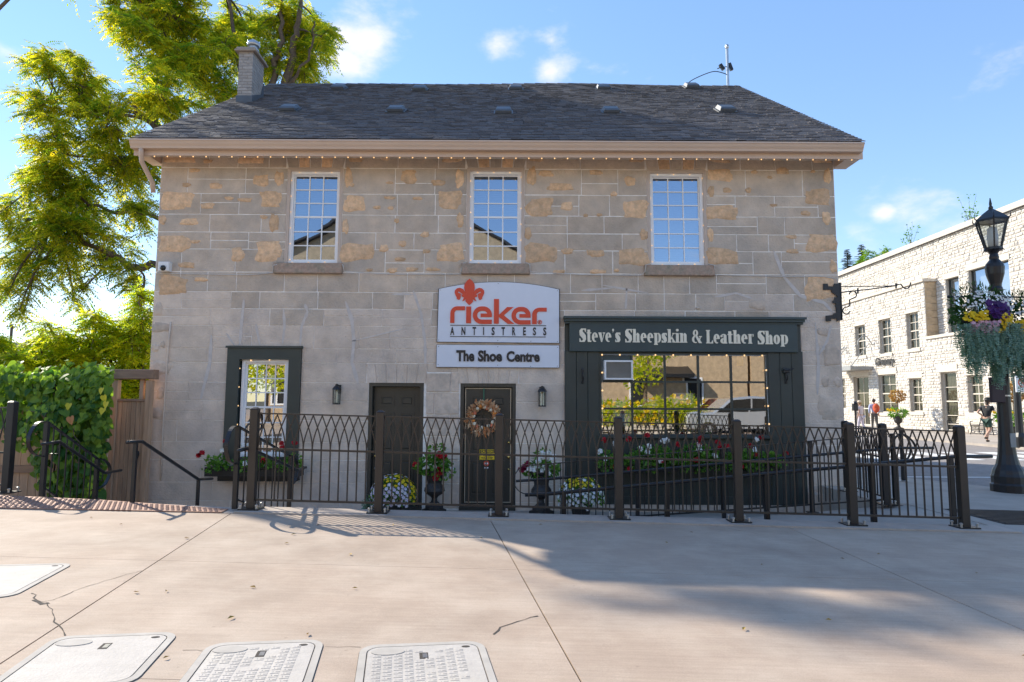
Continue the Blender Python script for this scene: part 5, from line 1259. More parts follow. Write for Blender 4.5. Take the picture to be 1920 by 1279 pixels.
# caution sign and sticker on the door
yd = YW + .045
sx0, sx1, sz0, sz1 = WY(899, 862, yd)[0], WY(927, 862, yd)[0], WY(912, 862, yd)[1], WY(912, 843, yd)[1]
t = thing('caution_sign', 'small yellow caution sign on the right-hand door', 'sign', ((sx0 + sx1) / 2, yd, sz0)); o = MB(); o.box(sx0, sx1, yd, yd + .004, sz0, sz1); o.build('board', m_yellow, t)
o = MB(); o.box(sx0 + .006, sx1 - .006, yd - .0012, yd, sz1 - .062, sz1 - .008); o.build('header', m_ink, t)
text_mb('CAUTION', sx0 + .02, sx1 - .02, sz1 - .054, sz1 - .016, yd - .0014, .001, bold=.03).build('lettering', m_yellow, t)
text_mb('WATCH', sx0 + .06, sx1 - .06, sz0 + .058, sz0 + .095, yd - .0002, .001, bold=.03).build('lettering', m_ink, t); text_mb('YOUR STEP', sx0 + .03, sx1 - .03, sz0 + .012, sz0 + .046, yd - .0002, .001, bold=.03).build('lettering', m_ink, t)
sx, szz = WY(912, 869, yd); t = thing('sticker', 'round red sticker with white band below the caution sign', 'sticker', (sx, yd, szz)); o = MB(); o.prism([(sx + .048 * math.cos(k * .393), szz + .048 * math.sin(k * .393)) for k in range(16)], yd, yd + .003); o.build('disc', m_red, t)
o = MB(); o.box(sx - .03, sx + .03, yd - .001, yd, szz - .014, szz + .014); o.box(sx - .035, sx + .035, yd, yd + .002, szz - .085, szz - .065); o.build('band', m_plastic, t)

# ================================================================== SHOP DISPLAY
ysd = YW + .04
def poster(label, px0, py0, px1, py1, mt, lines, y=ysd, tm=None):
    x0, z1 = WY(px0, py0, y); x1, z0 = WY(px1, py1, y); t = thing('poster', label, 'poster', ((x0 + x1) / 2, y, z0)); o = MB(); o.box(x0, x1, y, y + .004, z0, z1); o.build('sheet', mt, t)
    n = len(lines)
    for k, s in enumerate(lines):
        h = (z1 - z0) / (n + .3); zc = z1 - h * (k + .65); text_mb(s, x0 + .025, x1 - .025, zc - h * .32, zc + h * .32, y - .0004, .001, bold=.025).build('lettering', tm or m_plastic, t)
m_post1 = mat('poster_autumn', (.55, .12, .03), .6, col2=(.75, .35, .05), c2s=25, var=.1); m_post2 = mat('poster_pastel', (.75, .35, .3), .6, col2=(.3, .55, .6), c2s=9, c2t=(.45, .55), var=.05); m_post3 = mat('poster_pale', (.68, .42, .42), .6, var=.2, vs=14, col2=(.8, .75, .75), c2s=12)
m_ora = mat('orange_tag', (.85, .36, .02), .5, var=.05); m_mint = mat('poster_mint', (.32, .52, .46), .6, var=.15, vs=10)
poster('autumn coloured New Arrivals poster in the shop window', 1205, 744, 1236, 764, m_post1, ['New', 'Arrivals'])
poster('pastel OPEN poster low in the left of the shop window', 1150, 768, 1183, 800, m_post2, ['OPEN'])
poster('pale pink poster in the middle shop pane', 1262, 737, 1300, 757, m_post3, [])
poster('faded mint poster above the OPEN poster', 1147, 752, 1173, 764, m_mint, [])
poster('orange price tag card hanging at the top right of the shop window', 1381, 668, 1394, 686, m_ora, [])
poster('white sheet with red emblem in the lower window', 485, 703, 516, 735, m_plastic, [], YW + .1)
xx, zz = WY(500, 715, YW + .095); o = MB(); o.prism([(xx - .02, zz - .05), (xx + .07, zz - .05), (xx + .02, zz), (xx + .07, zz + .06), (xx - .02, zz + .06), (xx - .06, zz)], YW + .09, YW + .094); tag(o.build('emblem_cutout', m_red), 'red emblem cut-out on the white sheet in the lower window', 'emblem')
rs = random.Random(21)
for k, px in enumerate((1150, 1175, 1205, 1228, 1255, 1282, 1300)):
    x, z0 = WY(px, 815, YW + .35); hh = rs.uniform(.38, .72); t = thing('display_plant', ('bushy green', 'yellow-flowered', 'tall yellow', 'leafy green', 'low yellow', 'broad yellow', 'small yellow-green')[k] + ' plant in the shop window ' + ('behind the OPEN poster', 'right of the OPEN poster', 'under the New Arrivals poster', 'beside the New Arrivals poster', 'left of the pale pink poster', 'under the pale pink poster', 'nearest the bare right panes')[k], 'plant', (x, YW + .35, z0))
    f, g_ = MB(), MB()
    for _ in range(7): foliage(f, (x + rs.uniform(-.16, .16), YW + .3 + rs.uniform(-.1, .1), z0 + hh * rs.uniform(.15, .85)), (.14, .12, .13), 34, .13, .028, r_=rs)
    f.build('foliage', m_foli, t, kind='stuff')
    if k % 3 != 0 or k == 6:
        for _ in range(8): cluster(g_, (x + rs.uniform(-.2, .2), YW + .18, z0 + hh * rs.uniform(.2, 1)), .04, 9, .05, rs)
        g_.build('blossoms', m_py, t, kind='stuff')

# ================================================================== LEFT SIDE: GATE, BOARD FENCE, VINE
yg = 11.0
gX = lambda px, py=820: WY(px, py, yg)[0]
gZ = lambda py, px=240: WY(px, py, yg)[1]
gate = thing('garden_gate', 'tall cedar garden gate with open top between vine and stone building', 'gate', (gX(240), yg, PIT))
bx0, bx1 = gX(207), gX(281)
for x in (bx0, bx1 - .1): o = MB(); o.bbox(x, x + .1, yg - .05, yg + .05, PIT, gZ(713), .008); o.build('post', m_wood, gate)
o = MB(); o.bbox(gX(202), gX(286), yg - .09, yg + .09, gZ(711), gZ(693), .01); o.build('beam', m_beam, gate)
o = MB(); o.bbox(bx0 + .1, bx1 - .1, yg - .035, yg + .035, gZ(753), gZ(748), .005); o.build('rail', m_beam, gate)
o = MB(); o.box(gX(258), gX(265), yg - .03, yg + .03, gZ(748), gZ(711)); o.build('stile', m_wood, gate)
n = 6
for k in range(n):
    x = bx0 + .1 + (bx1 - bx0 - .2) * k / n; w_ = (bx1 - bx0 - .2) / n; o = MB(); o.bbox(x + .003, x + w_ - .003, yg - .015 - random.uniform(0, .006), yg + .012, PIT + .03, gZ(753), .004); o.build('board', m_wood, gate)
o = MB(); o.tube(smooth_pts([(gX(262), yg - .02, gZ(846)), (gX(265), yg - .06, gZ(852)), (gX(262), yg - .06, gZ(864)), (gX(259), yg - .02, gZ(872))]), .012, 6); o.build('handle', m_black, gate)
bf = thing('board_fence', 'cedar board fence half hidden behind the vine at the far left', 'fence', (-8.2, 10.6, PIT)); yf2 = 10.62
x = -11.4; ftop = WY(20, 750, yf2)[1]
fend = (207 - 960) / F * yf2
while x < fend - .1:
    o = MB(); w_ = .14; o.bbox(x + .002, x + w_ - .003, yf2, yf2 + .02, PIT, ftop - .04 + random.uniform(-.008, .008), .003); o.build('board', m_wood, bf); x += w_
for zz in (ftop - .03, WY(20, 878, yf2)[1]): o = MB(); o.bbox(-11.4, fend, yf2 - .05, yf2 - .001, zz - .07, zz + .05, .006); o.build('rail', m_beam, bf)
for x in (-8.62, -10.4, fend - .06): o = MB(); o.box(x - .05, x + .05, yf2 - .08, yf2 + .08, PIT, ftop + .08); o.build('post', m_beam, bf)
# heart-leaved vine
vine = thing('vine', 'thick heart-leaved green vine spilling over the board fence by the gate', 'vine', (-7.6, 10.3, PIT)); rv = random.Random(5)
def heart():
    h = MB(); pts = [(0, 0), (.18, -.12), (.42, -.06), (.5, .18), (.42, .48), (.2, .82), (0, 1.05)]
    allp = pts + [(-x, y) for x, y in pts[::-1][1:-1]]
    v = [(x, y, abs(x) * .22 - .12 * y * y) for x, y in allp]; n_ = len(v); h.ct = .5
    h.add(v + [(0, .42, -.03)], [(i, (i + 1) % n_, n_) for i in range(n_)]); return h
hearts = []
for k in range(5):
    h = heart(); h.t = [k / 4.] * len(h.f); ob = h.build('leaf', m_vine, vine, local=True); hearts.append(ob.data); bpy.data.objects.remove(ob)
hy = heart(); ob = hy.build('leaf', m_vy, vine, local=True); hyd = ob.data; bpy.data.objects.remove(ob); ob = heart().build('leaf', m_vo, vine, local=True); hod = ob.data; bpy.data.objects.remove(ob)
def leaf_matrix(p, nrm, size, roll):
    nrm = nrm.normalized(); down = Vector((0, 0, -1)); t = (down - nrm * down.dot(nrm)); t = t.normalized() if t.length > .1 else Vector((1, 0, 0)); t = Matrix.Rotation(roll, 3, nrm) @ t; s = t.cross(nrm)
    m = Matrix((s, t, nrm)).transposed().to_4x4(); m.translation = p; return m @ Matrix.Scale(size, 4)
def add_leaf(p, nrm, size, roll, data):
    o = bpy.data.objects.new('leaf', data); COL.objects.link(o); o.parent = vine; m = leaf_matrix(p - vine.location, nrm, size, roll); o.matrix_local = m; return o
VB = [((170, 745, 10.2), .42, .42), ((150, 800, 10.1), .45, .40), ((165, 860, 10.15), .38, .36), ((120, 735, 10.3), .45, .30), ((60, 730, 10.4), .5, .26), ((5, 725, 10.4), .5, .28), ((105, 790, 10.0), .36, .3), ((120, 860, 10.1), .38, .4), ((185, 800, 10.25), .22, .35), ((140, 905, 10.15), .4, .25), ((175, 715, 10.4), .4, .22), ((30, 780, 10.4), .3, .22), ((95, 712, 10.4), .22, .2), ((140, 700, 10.4), .2, .18), ((35, 700, 10.4), .22, .16), ((190, 700, 10.4), .16, .14), ((45, 815, 10.2), .16, .2), ((192, 850, 10.3), .14, .4), ((190, 770, 10.2), .16, .4)]
cand = []
for (px, py, y), rx, rz in VB:
    c = P3(px, py, y)
    for _ in range(int(420 * rx * rz / .16)):
        d = sph(rv); 
        if d.y > .45: continue
        p = c + Vector((d.x * rx, d.y * .28, d.z * rz)) * (rv.uniform(.82, 1.08) if rv.random() < .8 else rv.uniform(1.05, 1.32)); 
        if p.x > (208 - 960) / F * p.y: continue
        cand.append((p, (d * .6 + Vector((0, -.7, .35)) + sph(rv) * .6)))
rv.shuffle(cand); cand.sort(key=lambda q: q[0].y)
rest = MB()
for i, (p, nrm) in enumerate(cand):
    s = rv.choice((.06, .075, .09, .1, .12, .14)) * rv.uniform(.85, 1.1); roll = rv.gauss(0, .6)
    if i < 225: add_leaf(p, nrm, s, roll, hearts[min(4, int(abs(rv.gauss(1.2 + max(0, (p.z - 1.2)) * 1.5, 1.1))))])  # higher leaves get lighter tints: the vine's sunlit top is painted in
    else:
        m = leaf_matrix(p, nrm, s, roll); rest.ct = min(1, max(0, rv.gauss(.3 + max(0, p.z - 1.3) * .4, .22))); h = heart(); rest.add([m @ Vector(q) for q in h.v], h.f)  # same sunlit top put into the leaf colour, lighter with height
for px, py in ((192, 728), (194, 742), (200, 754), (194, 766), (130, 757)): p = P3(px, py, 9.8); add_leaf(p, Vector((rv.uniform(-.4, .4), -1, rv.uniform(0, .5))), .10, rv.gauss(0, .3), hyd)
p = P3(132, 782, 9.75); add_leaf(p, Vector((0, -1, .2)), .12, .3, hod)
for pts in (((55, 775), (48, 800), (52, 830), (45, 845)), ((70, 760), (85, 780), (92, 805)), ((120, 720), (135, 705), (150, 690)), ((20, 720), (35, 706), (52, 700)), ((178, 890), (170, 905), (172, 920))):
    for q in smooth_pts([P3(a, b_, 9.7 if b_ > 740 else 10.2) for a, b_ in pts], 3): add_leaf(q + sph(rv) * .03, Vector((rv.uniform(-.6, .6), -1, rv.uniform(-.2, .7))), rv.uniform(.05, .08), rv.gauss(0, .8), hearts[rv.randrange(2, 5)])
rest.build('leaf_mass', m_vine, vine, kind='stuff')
o = MB()
for k in range(14):
    px = rv.uniform(90, 190); o.tube(smooth_pts([P3(px, 930, 10.3), P3(px + rv.uniform(-20, 20), 850, 10.25), P3(px + rv.uniform(-30, 20), 780, 10.2), P3(px + rv.uniform(-40, 20), 720, 10.25)], 4), .012, 5)
for pts in (((55, 775), (48, 800), (52, 830), (45, 845)), ((50, 770), (75, 775), (88, 790)), ((140, 800), (138, 815), (150, 830))): o.tube(smooth_pts([P3(a, b_, 9.7) for a, b_ in pts], 4), .005, 4)
o.build('stem', m_bark, vine, kind='stuff')

# ================================================================== TREES
rt = random.Random(42)
def compound_leaf(mb, p, d, L, n, ll, lw, droop, r_):
    """a long feather leaf: paired leaflets along a drooping rib"""
    d = Vector(d).normalized(); up = Vector((0, 0, 1)); s = d.cross(up); s = s.normalized() if s.length > .05 else Vector((1, 0, 0)); s = (s + up * r_.uniform(-.5, .5)).normalized()
    base_t = min(1, max(0, r_.gauss(.37, .3)))
    for k in range(n):
        u = (k + .6) / n; q = p + d * (L * u) + up * (-droop * L * u * u); tg = (d + up * (-2 * droop * u)).normalized()
        for sg_ in (-1, 1):
            dd = s * sg_ * .85 + tg * .5 + up * r_.uniform(-.55, .0); l = ll * (1 - .35 * abs(u - .45)) * r_.uniform(.85, 1.15)
            mb.ct = min(1, max(0, base_t + r_.gauss(0, .1))); mb.leaf(q, dd, up + s * sg_ * .3 + tg * .2, l, lw * l / ll)
    mb.ct = base_t; mb.leaf(p + d * L * .98 - up * droop * L, d - up * droop, up, ll, lw)
def grow_tree(label, cat, trunk_pts, trunk_r, limbs, blobs, leaf_args, lm, name='tree', dens=1.0, group=None):
    base = Vector(trunk_pts[0]); t = thing(name, label, cat, base, group=group)
    o = MB(); tp_ = smooth_pts(trunk_pts, 5); n = len(tp_); o.tube(tp_, [trunk_r * (1 - .55 * i / n) for i in range(n)], 10); o.build('trunk', m_bark, t, smooth=True)
    nodes = []
    for i, q in enumerate(tp_): 
        if i > n * .4: nodes.append((Vector(q), trunk_r * (1 - .55 * i / n)))
    for pts, r in limbs:
        pp = smooth_pts(pts, 6); m = len(pp); pp = [q + Vector((rt.uniform(-1, 1), rt.uniform(-1, 1), rt.uniform(-1, 1))) * .08 if 0 < i < m - 1 else q for i, q in enumerate(pp)]
        o = MB(); o.tube(pp, [r * (1 - .75 * i / m) for i in range(m)], 7); o.build('limb', m_bark, t, smooth=True)
        nodes += [(Vector(q), r * (1 - .75 * i / m)) for i, q in enumerate(pp) if i > m * .25]
    tw, cr = MB(), MB(); L, nn, ll, lw, droop = leaf_args
    for c, rad, cnt in blobs:
        c = Vector(c)
        nd, nr = min(nodes, key=lambda q: (q[0] - c).length); mid = nd.lerp(c, .5) + sph(rt) * .25 + Vector((0, 0, .25))
        bp_ = smooth_pts([nd, mid, c], 5); tw.tube(bp_, [max(.018, min(nr, .05) * (1 - .6 * i / len(bp_))) for i in range(len(bp_))], 5)
        bn = bp_[3:]
        ntw = max(3, int(cnt / 9))
        for _ in range(ntw):
            d = sph(rt); e = c + Vector((d.x * rad[0], d.y * rad[1], d.z * rad[2])) * rt.uniform(.45, 1.0); s0 = rt.choice(bn); md = s0.lerp(e, .5) + sph(rt) * .12 + Vector((0, 0, .12))
            tq = smooth_pts([s0, md, e], 4); tw.tube(tq, [.016 * (1 - .7 * i / len(tq)) for i in range(len(tq))], 4, caps=False)
            for q in range(int(19 * dens)):
                pos = tq[min(len(tq) - 1, rt.randrange(2, len(tq) + 2))] + sph(rt) * .06; dd = (e - s0).normalized() * .5 + sph(rt) * .9; dd.z *= .5
                compound_leaf(cr, pos, dd, L * rt.uniform(.7, 1.2), nn, ll, lw, droop * rt.uniform(.5, 1.4), rt)
    tw.build('twigs', m_bark, t, smooth=True, kind='stuff'); cr.build('crown', lm, t)
    return t
def B(px, py, y, rp, cnt):      # crown clump from its size in the photo
    r = rp * y / F; return (P3(px, py, y), (r, r * 1.15, r), cnt)
T0 = Vector((-9.6, 26.0, 0)); LF = (.48, 7, .15, .028, .5)
tr_pts = [(-9.4, 26, -.3), (-9.3, 26, 3), (-9.1, 25.8, 6.5), (-8.7, 25.6, 9.5), P3(545, 150, 25.5)]
limbs = [([P3(530, 190, 25.5), P3(548, 110, 25.3), P3(557, 40, 25), P3(565, -60, 25)], .20), ([P3(505, 200, 25.5), P3(515, 130, 25.2), P3(528, 60, 25), P3(520, -40, 25)], .16), ([P3(520, 190, 25.5), P3(575, 110, 25), P3(590, 40, 24.5)], .08),
         ([(-9.1, 25.8, 7), P3(380, 300, 25), P3(290, 235, 24.5), P3(240, 190, 24)], .20), ([(-9.1, 25.8, 7.5), P3(330, 265, 25), P3(265, 215, 24.3), P3(150, 200, 23.8)], .14), ([(-9.2, 25.9, 6), P3(300, 250, 24.5), P3(200, 215, 24), P3(90, 190, 23.5)], .10),
         ([(-9.2, 25.9, 8), P3(450, 130, 25.5), P3(440, 60, 25.5), P3(420, -40, 25.5)], .15), ([(-9.1, 25.8, 8.5), P3(395, 170, 25), P3(330, 90, 24.6), P3(280, 20, 24.3)], .13),
         ([(-9.3, 26, 4.6), P3(330, 505, 24), P3(255, 500, 23.5), P3(190, 470, 23), P3(90, 440, 22.5)], .20), ([(-9.3, 26, 5.5), P3(300, 410, 24), P3(200, 395, 23.5), P3(110, 350, 23)], .12), ([(-9.3, 26, 3.6), P3(300, 560, 23), P3(235, 610, 21.5), P3(170, 660, 20.5)], .10), ([(-9.2, 25.9, 5), P3(290, 330, 24), P3(200, 300, 23.6), P3(100, 290, 23.2)], .11)]
CB = [(545, 25, 85), (600, 60, 42), (612, 45, 34), (455, 45, 80), (340, 50, 85), (255, 55, 62), (215, 40, 38), (520, 105, 52), (575, 125, 40), (585, 95, 40), (150, 160, 66), (92, 120, 40), (75, 200, 46), (105, 250, 52), (205, 225, 82), (300, 175, 88), (380, 130, 70), (120, 330, 70), (70, 300, 40), (220, 320, 80), (275, 290, 55), (85, 420, 62), (25, 440, 44), (10, 400, 36), (170, 440, 86), (45, 510, 52), (12, 560, 26), (235, 490, 52), (262, 395, 45), (120, 500, 55), (420, 160, 45), (150, 390, 60),
      (55, 345, 30), (130, 105, 28), (330, 120, 60), (410, 85, 60), (30, 590, 16), (140, 560, 24)]
blobs = []
for px, py, rp in CB:
    for y in ((22.6, 24.6) if px < 330 else (24.0, 26.2) if px < 425 else (25.8, 27.6)):
        if y == 25.8: py = max(py + 22, 62)
        y2 = y + rt.uniform(-.8, .8); blobs.append(B(px + rt.uniform(-14, 14), py + rt.uniform(-12, 12), y2, rp * .92, int(rp * rp / 40) + 14))
for px, py, rp, y in ((310, -40, 66, 24.8), (240, -90, 58, 24.8), (170, -95, 50, 24.8), (285, -10, 50, 24.5), (235, -30, 50, 24.3), (350, -62, 52, 24.8), (205, -150, 48, 24.8), (150, -50, 40, 24.6), (460, 70, 80, 28), (340, 60, 85, 28)):
    blobs.append(B(px, py, y, rp, int(rp * rp / (18 if py < 0 else 45))))
grow_tree('tall yellow-green walnut-like tree behind the left end of the stone building', 'tree', tr_pts, .34, limbs, blobs, LF, m_leaf)
# a second tree just outside the frame, whose shade dapples the plaza
c0 = Vector((-16.6, 20, 15.6))
grow_tree('tall tree left of the picture whose shadow dapples the plaza', 'tree', [(-20, 20, -.3), (-19.8, 20, 5), (-19.2, 20, 10), (-18.6, 20, 13.5)], .3, [([(-19.4, 20, 9), (-18, 20.3, 13), (-16.6, 20.4, 15.4)], .12)],
          [(c0 + Vector(o_), (1.0, .5, .3), n_) for o_, n_ in (((0, 0, 0), 26), ((1.6, .3, -.15), 26), ((3.0, .2, -.35), 22), ((-1.3, .2, .25), 20), ((3.6, .6, .35), 26))], LF, m_leaf)
# lower bright shrub trees behind the vine and gate
def shrub(label, px, ybase, y, bl, group='bright shrub trees behind the vine'):
    b0 = P3(px, ybase, y); b0.z = -.3
    limbs_ = [([b0 + Vector((0, 0, .8)), b0.lerp(P3(a, c, y), .6) + Vector((rt.uniform(-.2, .2), 0, .2)), P3(a, c, y)], .05) for a, c, r in bl]
    return grow_tree(label, 'shrub', [b0, b0 + Vector((.1, 0, .8)), b0 + Vector((.0, .1, 1.6))], .09, limbs_, [B(a, c, y + rt.uniform(-.5, .5), r, int(r * r / 17) + 18) for a, c, r in bl], (.32, 7, .095, .019, .35), m_leaf2, 'shrub_tree', group=group)
shrub('bright yellow-green shrub tree right behind the garden gate', 235, 780, 13.4, [(235, 640, 46), (262, 610, 34), (200, 668, 44), (250, 700, 42), (225, 730, 44), (265, 740, 34), (268, 560, 26), (180, 620, 34), (262, 660, 36)])
shrub('spreading yellow shrub tree above the middle of the vine', 130, 760, 13.0, [(150, 660, 44), (110, 655, 40), (80, 670, 34), (130, 690, 42), (170, 690, 40), (65, 700, 36), (105, 630, 26)])
shrub('olive shrub tree at the left photo edge behind the fence', 10, 760, 12.8, [(10, 690, 44), (45, 695, 36), (-30, 670, 46), (30, 720, 40)])
# distant house, shed roof and pole beyond the shrubs
hh_ = thing('distant_house', 'pale distant house with a balcony glimpsed through the leaves left of the building', 'house', (-29, 45, 0)); X0, X1 = P3(222, 640, 45).x, P3(330, 640, 45).x
o = MB(); o.box(X0, X1, 45, 53, -.6, P3(240, 606, 45).z); o.build('wall', m_lime, hh_)
o = MB(); zt = P3(240, 606, 45).z; o.prismx([(44.6, zt), (49, zt + 1.0), (53.4, zt), (53.4, zt + .12), (49, zt + 1.15), (44.6, zt + .12)], X0 - .4, X1 + .4); o.build('roof', m_roofdark, hh_)
for px in (236, 258, 282): a = P3(px - 7, 640, 44.95); c = P3(px + 7, 618, 44.95); o = MB(); o.frame(a.x, c.x, a.z, c.z, .07, 44.93, 45.02); w_ = o.build('window', m_vinyl, hh_); o = MB(); o.box(a.x + .07, c.x - .07, 44.96, 44.97, a.z + .07, c.z - .07); o.build('pane', m_glass, w_)
o = MB(); zb = P3(240, 655, 44).z; o.box(X0, X1, 43.6, 45, zb, zb + .15); o.frame(X0, X1, zb + .15, zb + 1.0, .08, 43.6, 43.66); o.build('balcony', m_vinyl, hh_)
sh = thing('distant_shed', 'low dark shed roof at the far left horizon', 'shed', (-30, 38, 0)); a = P3(-60, 650, 38); c = P3(50, 660, 38)
o = MB(); o.prism([(a.x, -.6), (c.x, -.6), (c.x, P3(0, 668, 38).z), (P3(12, 0, 38).x, P3(12, 648, 38).z), (a.x, P3(0, 668, 38).z)], 38, 44); o.build('wall', m_wood, sh)
o = MB(); q = lambda px, py: (P3(px, py, 38).x, P3(px, py, 38).z); o.prism([q(-64, 668), q(12, 644), q(54, 668), q(54, 664), q(12, 640), q(-64, 664)][::-1], 37.6, 44.4); o.build('roof', m_roofdark, sh)
pl = MB(); p = P3(20, 640, 60); pl.tube([(p.x, 60, -.6), (p.x, 60, P3(20, 608, 60).z)], .12, 8); pl.bar((p.x - .5, 60, P3(20, 613, 60).z), (p.x + .5, 60, P3(20, 613, 60).z), .1, .1); tag(pl.build('utility_pole', m_bark), 'thin dark utility pole on the far left skyline', 'pole')

# ================================================================== GRANARY ACROSS THE STREET
GX, GX2 = 24.0, 24.7; GB = -.21
gr = thing('granary_building', 'long pale rubble-stone building across the street with dark windows and a canopy', 'building', (GX, 40, GB))
def gw(x0, y0, x1, y1, X=GX):     # pixel box to (ynear,yfar,z0,z1) on the wall plane
    yc = (y0 + y1) / 2; a, _ = WX(x0, yc, X); b, _ = WX(x1, yc, X); xm_ = (x0 + x1) / 2
    return (b, a, WX(xm_, y1, X)[1], WX(xm_, y0, X)[1])
LEDGE = WX(1745, 635, GX)[1]; TOPL = WX(1735, 527, GX)[1]; TOPG = 11.15; YPIER = WX(1735, 580, GX)[0]
W_low = [gw(1604, 610, 1623, 668), gw(1649, 598, 1671, 663), gw(1700, 586, 1723, 654)]
W_gf = [gw(1648, 702, 1681, 774), gw(1706, 709, 1729, 772), gw(1815, 703, 1844, 774), gw(1602, 706, 1630, 797), gw(1766, 697, 1796, 808)]
W_up = [gw(1776, 520, 1801, 630, GX2), gw(1819, 496, 1896, 632, GX2)]
extra = [(30.6, 31.6, .9, 3.2), (27.5, 28.8, .9, 3.2), (46.2, 47.2, .9, 3.1)]
m_wall = MB()
def gwall(X, regions, holes, th=.35):
    for (a, b, c, d) in regions:
        ys2 = sorted({a, b} | {v for h in holes for v in h[:2] if a < v < b}); zs2 = sorted({c, d} | {v for h in holes for v in h[2:] if c < v < d})
        for j in range(len(zs2) - 1):
            run = None
            for i in range(len(ys2) - 1):
                cy, cz_ = (ys2[i] + ys2[i + 1]) / 2, (zs2[j] + zs2[j + 1]) / 2
                if any(h[0] < cy < h[1] and h[2] < cz_ < h[3] for h in holes):
                    if run: m_wall.box(X, X + th, run[0], run[1], zs2[j], zs2[j + 1]); run = None
                else: run = [run[0] if run else ys2[i], ys2[i + 1]]
            if run: m_wall.box(X, X + th, run[0], run[1], zs2[j], zs2[j + 1])
YA, YZ = 22.0, 62.0
RL = [(YA, YZ, GB - .4, LEDGE), (YPIER, YZ, LEDGE, TOPL)]; HL = W_low + W_gf + extra
RU = [(YA, YZ, LEDGE - .1, TOPG)]; HU = W_up + [(23.5, 27.5, W_up[1][2], W_up[1][3])]
gwall(GX, RL, HL); gwall(GX2, RU, HU)
m_wall.box(GX2 + .4, 40, YA, YZ, GB, TOPG - .3); m_wall.build('wall', m_granm, gr)
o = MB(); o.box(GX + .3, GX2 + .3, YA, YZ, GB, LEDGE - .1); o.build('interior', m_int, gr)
stones = []; rg_ = random.Random(17)
def rubble(X, regions, holes, hmin, hmax):
    for (a, b, c, d) in regions:
        z = c
        while z < d - .03:
            h = rg_.uniform(hmin, hmax); z1 = d if z + h > d - .09 else z + h; y = a
            while y < b - .02:
                w = rg_.uniform(.16, .48); y1 = b if y + w > b - .15 else y + w
                bl = [hh for hh in holes if hh[0] < y1 - .01 and hh[1] > y + .01 and hh[2] < z1 - .01 and hh[3] > z + .01]
                s0, s1, q0, q1 = y, y1, z, z1; ok = True
                for hh in bl:
                    if hh[0] > s0 + .08: s1 = min(s1, hh[0])
                    elif hh[1] < s1 - .08: s0 = max(s0, hh[1])
                    else: ok = False
                if ok and s1 - s0 > .06:
                    stones.append((X, s0, s1, q0, q1))
                y = y1
            z = z1
rubble(GX, RL, HL, .11, .25); rubble(GX2, [(YA, YPIER, LEDGE, TOPG - .3), (YPIER, YZ, TOPL, TOPG - .3)], HU, .11, .25)
def vis(s): return s[1] > 28.6 and s[1] < 50.5 and s[4] > -.3
stones = [s for s in stones if s[1] < 52]
order = sorted((s for s in stones if vis(s)), key=lambda s: -((s[2] - s[1]) * (s[4] - s[3]) / s[1] ** 2))
top = set(id(s) for s in order[:290]); mass = MB()
def rough(mb, s, rr):
    X, s0, s1, q0, q1 = s; g = .012; j = lambda k=.018: rr.uniform(-k, k); mb.ct = rr.random(); pr = rr.uniform(.02, .05)
    c = [(s0 + g + abs(j()), q0 + g + abs(j())), (s1 - g - abs(j()), q0 + g + abs(j())), (s1 - g - abs(j()), q1 - g - abs(j())), (s0 + g + abs(j()), q1 - g - abs(j()))]
    m = ((s0 + s1) / 2 + j(.06), (q0 + q1) / 2 + j(.03))
    base = [(X, y, z) for y, z in c]; f = [(X - pr * rr.uniform(.5, 1.1), y + (m[0] - y) * .16, z + (m[1] - z) * .2) for y, z in c] + [(X - pr * rr.uniform(.9, 1.7), m[0], m[1])]
    mb.add(base + f, [(i, 4 + i, 4 + (i + 1) % 4, (i + 1) % 4) for i in range(4)] + [(4 + i, 8, 4 + (i + 1) % 4) for i in range(4)])
for s in stones:
    if id(s) in top: o = MB(); rough(o, s, rg_); o.build('stone', m_gran, gr)
    else: rough(mass, s, rg_)
mass.build('stone_mass', m_gran, gr, kind='stuff')
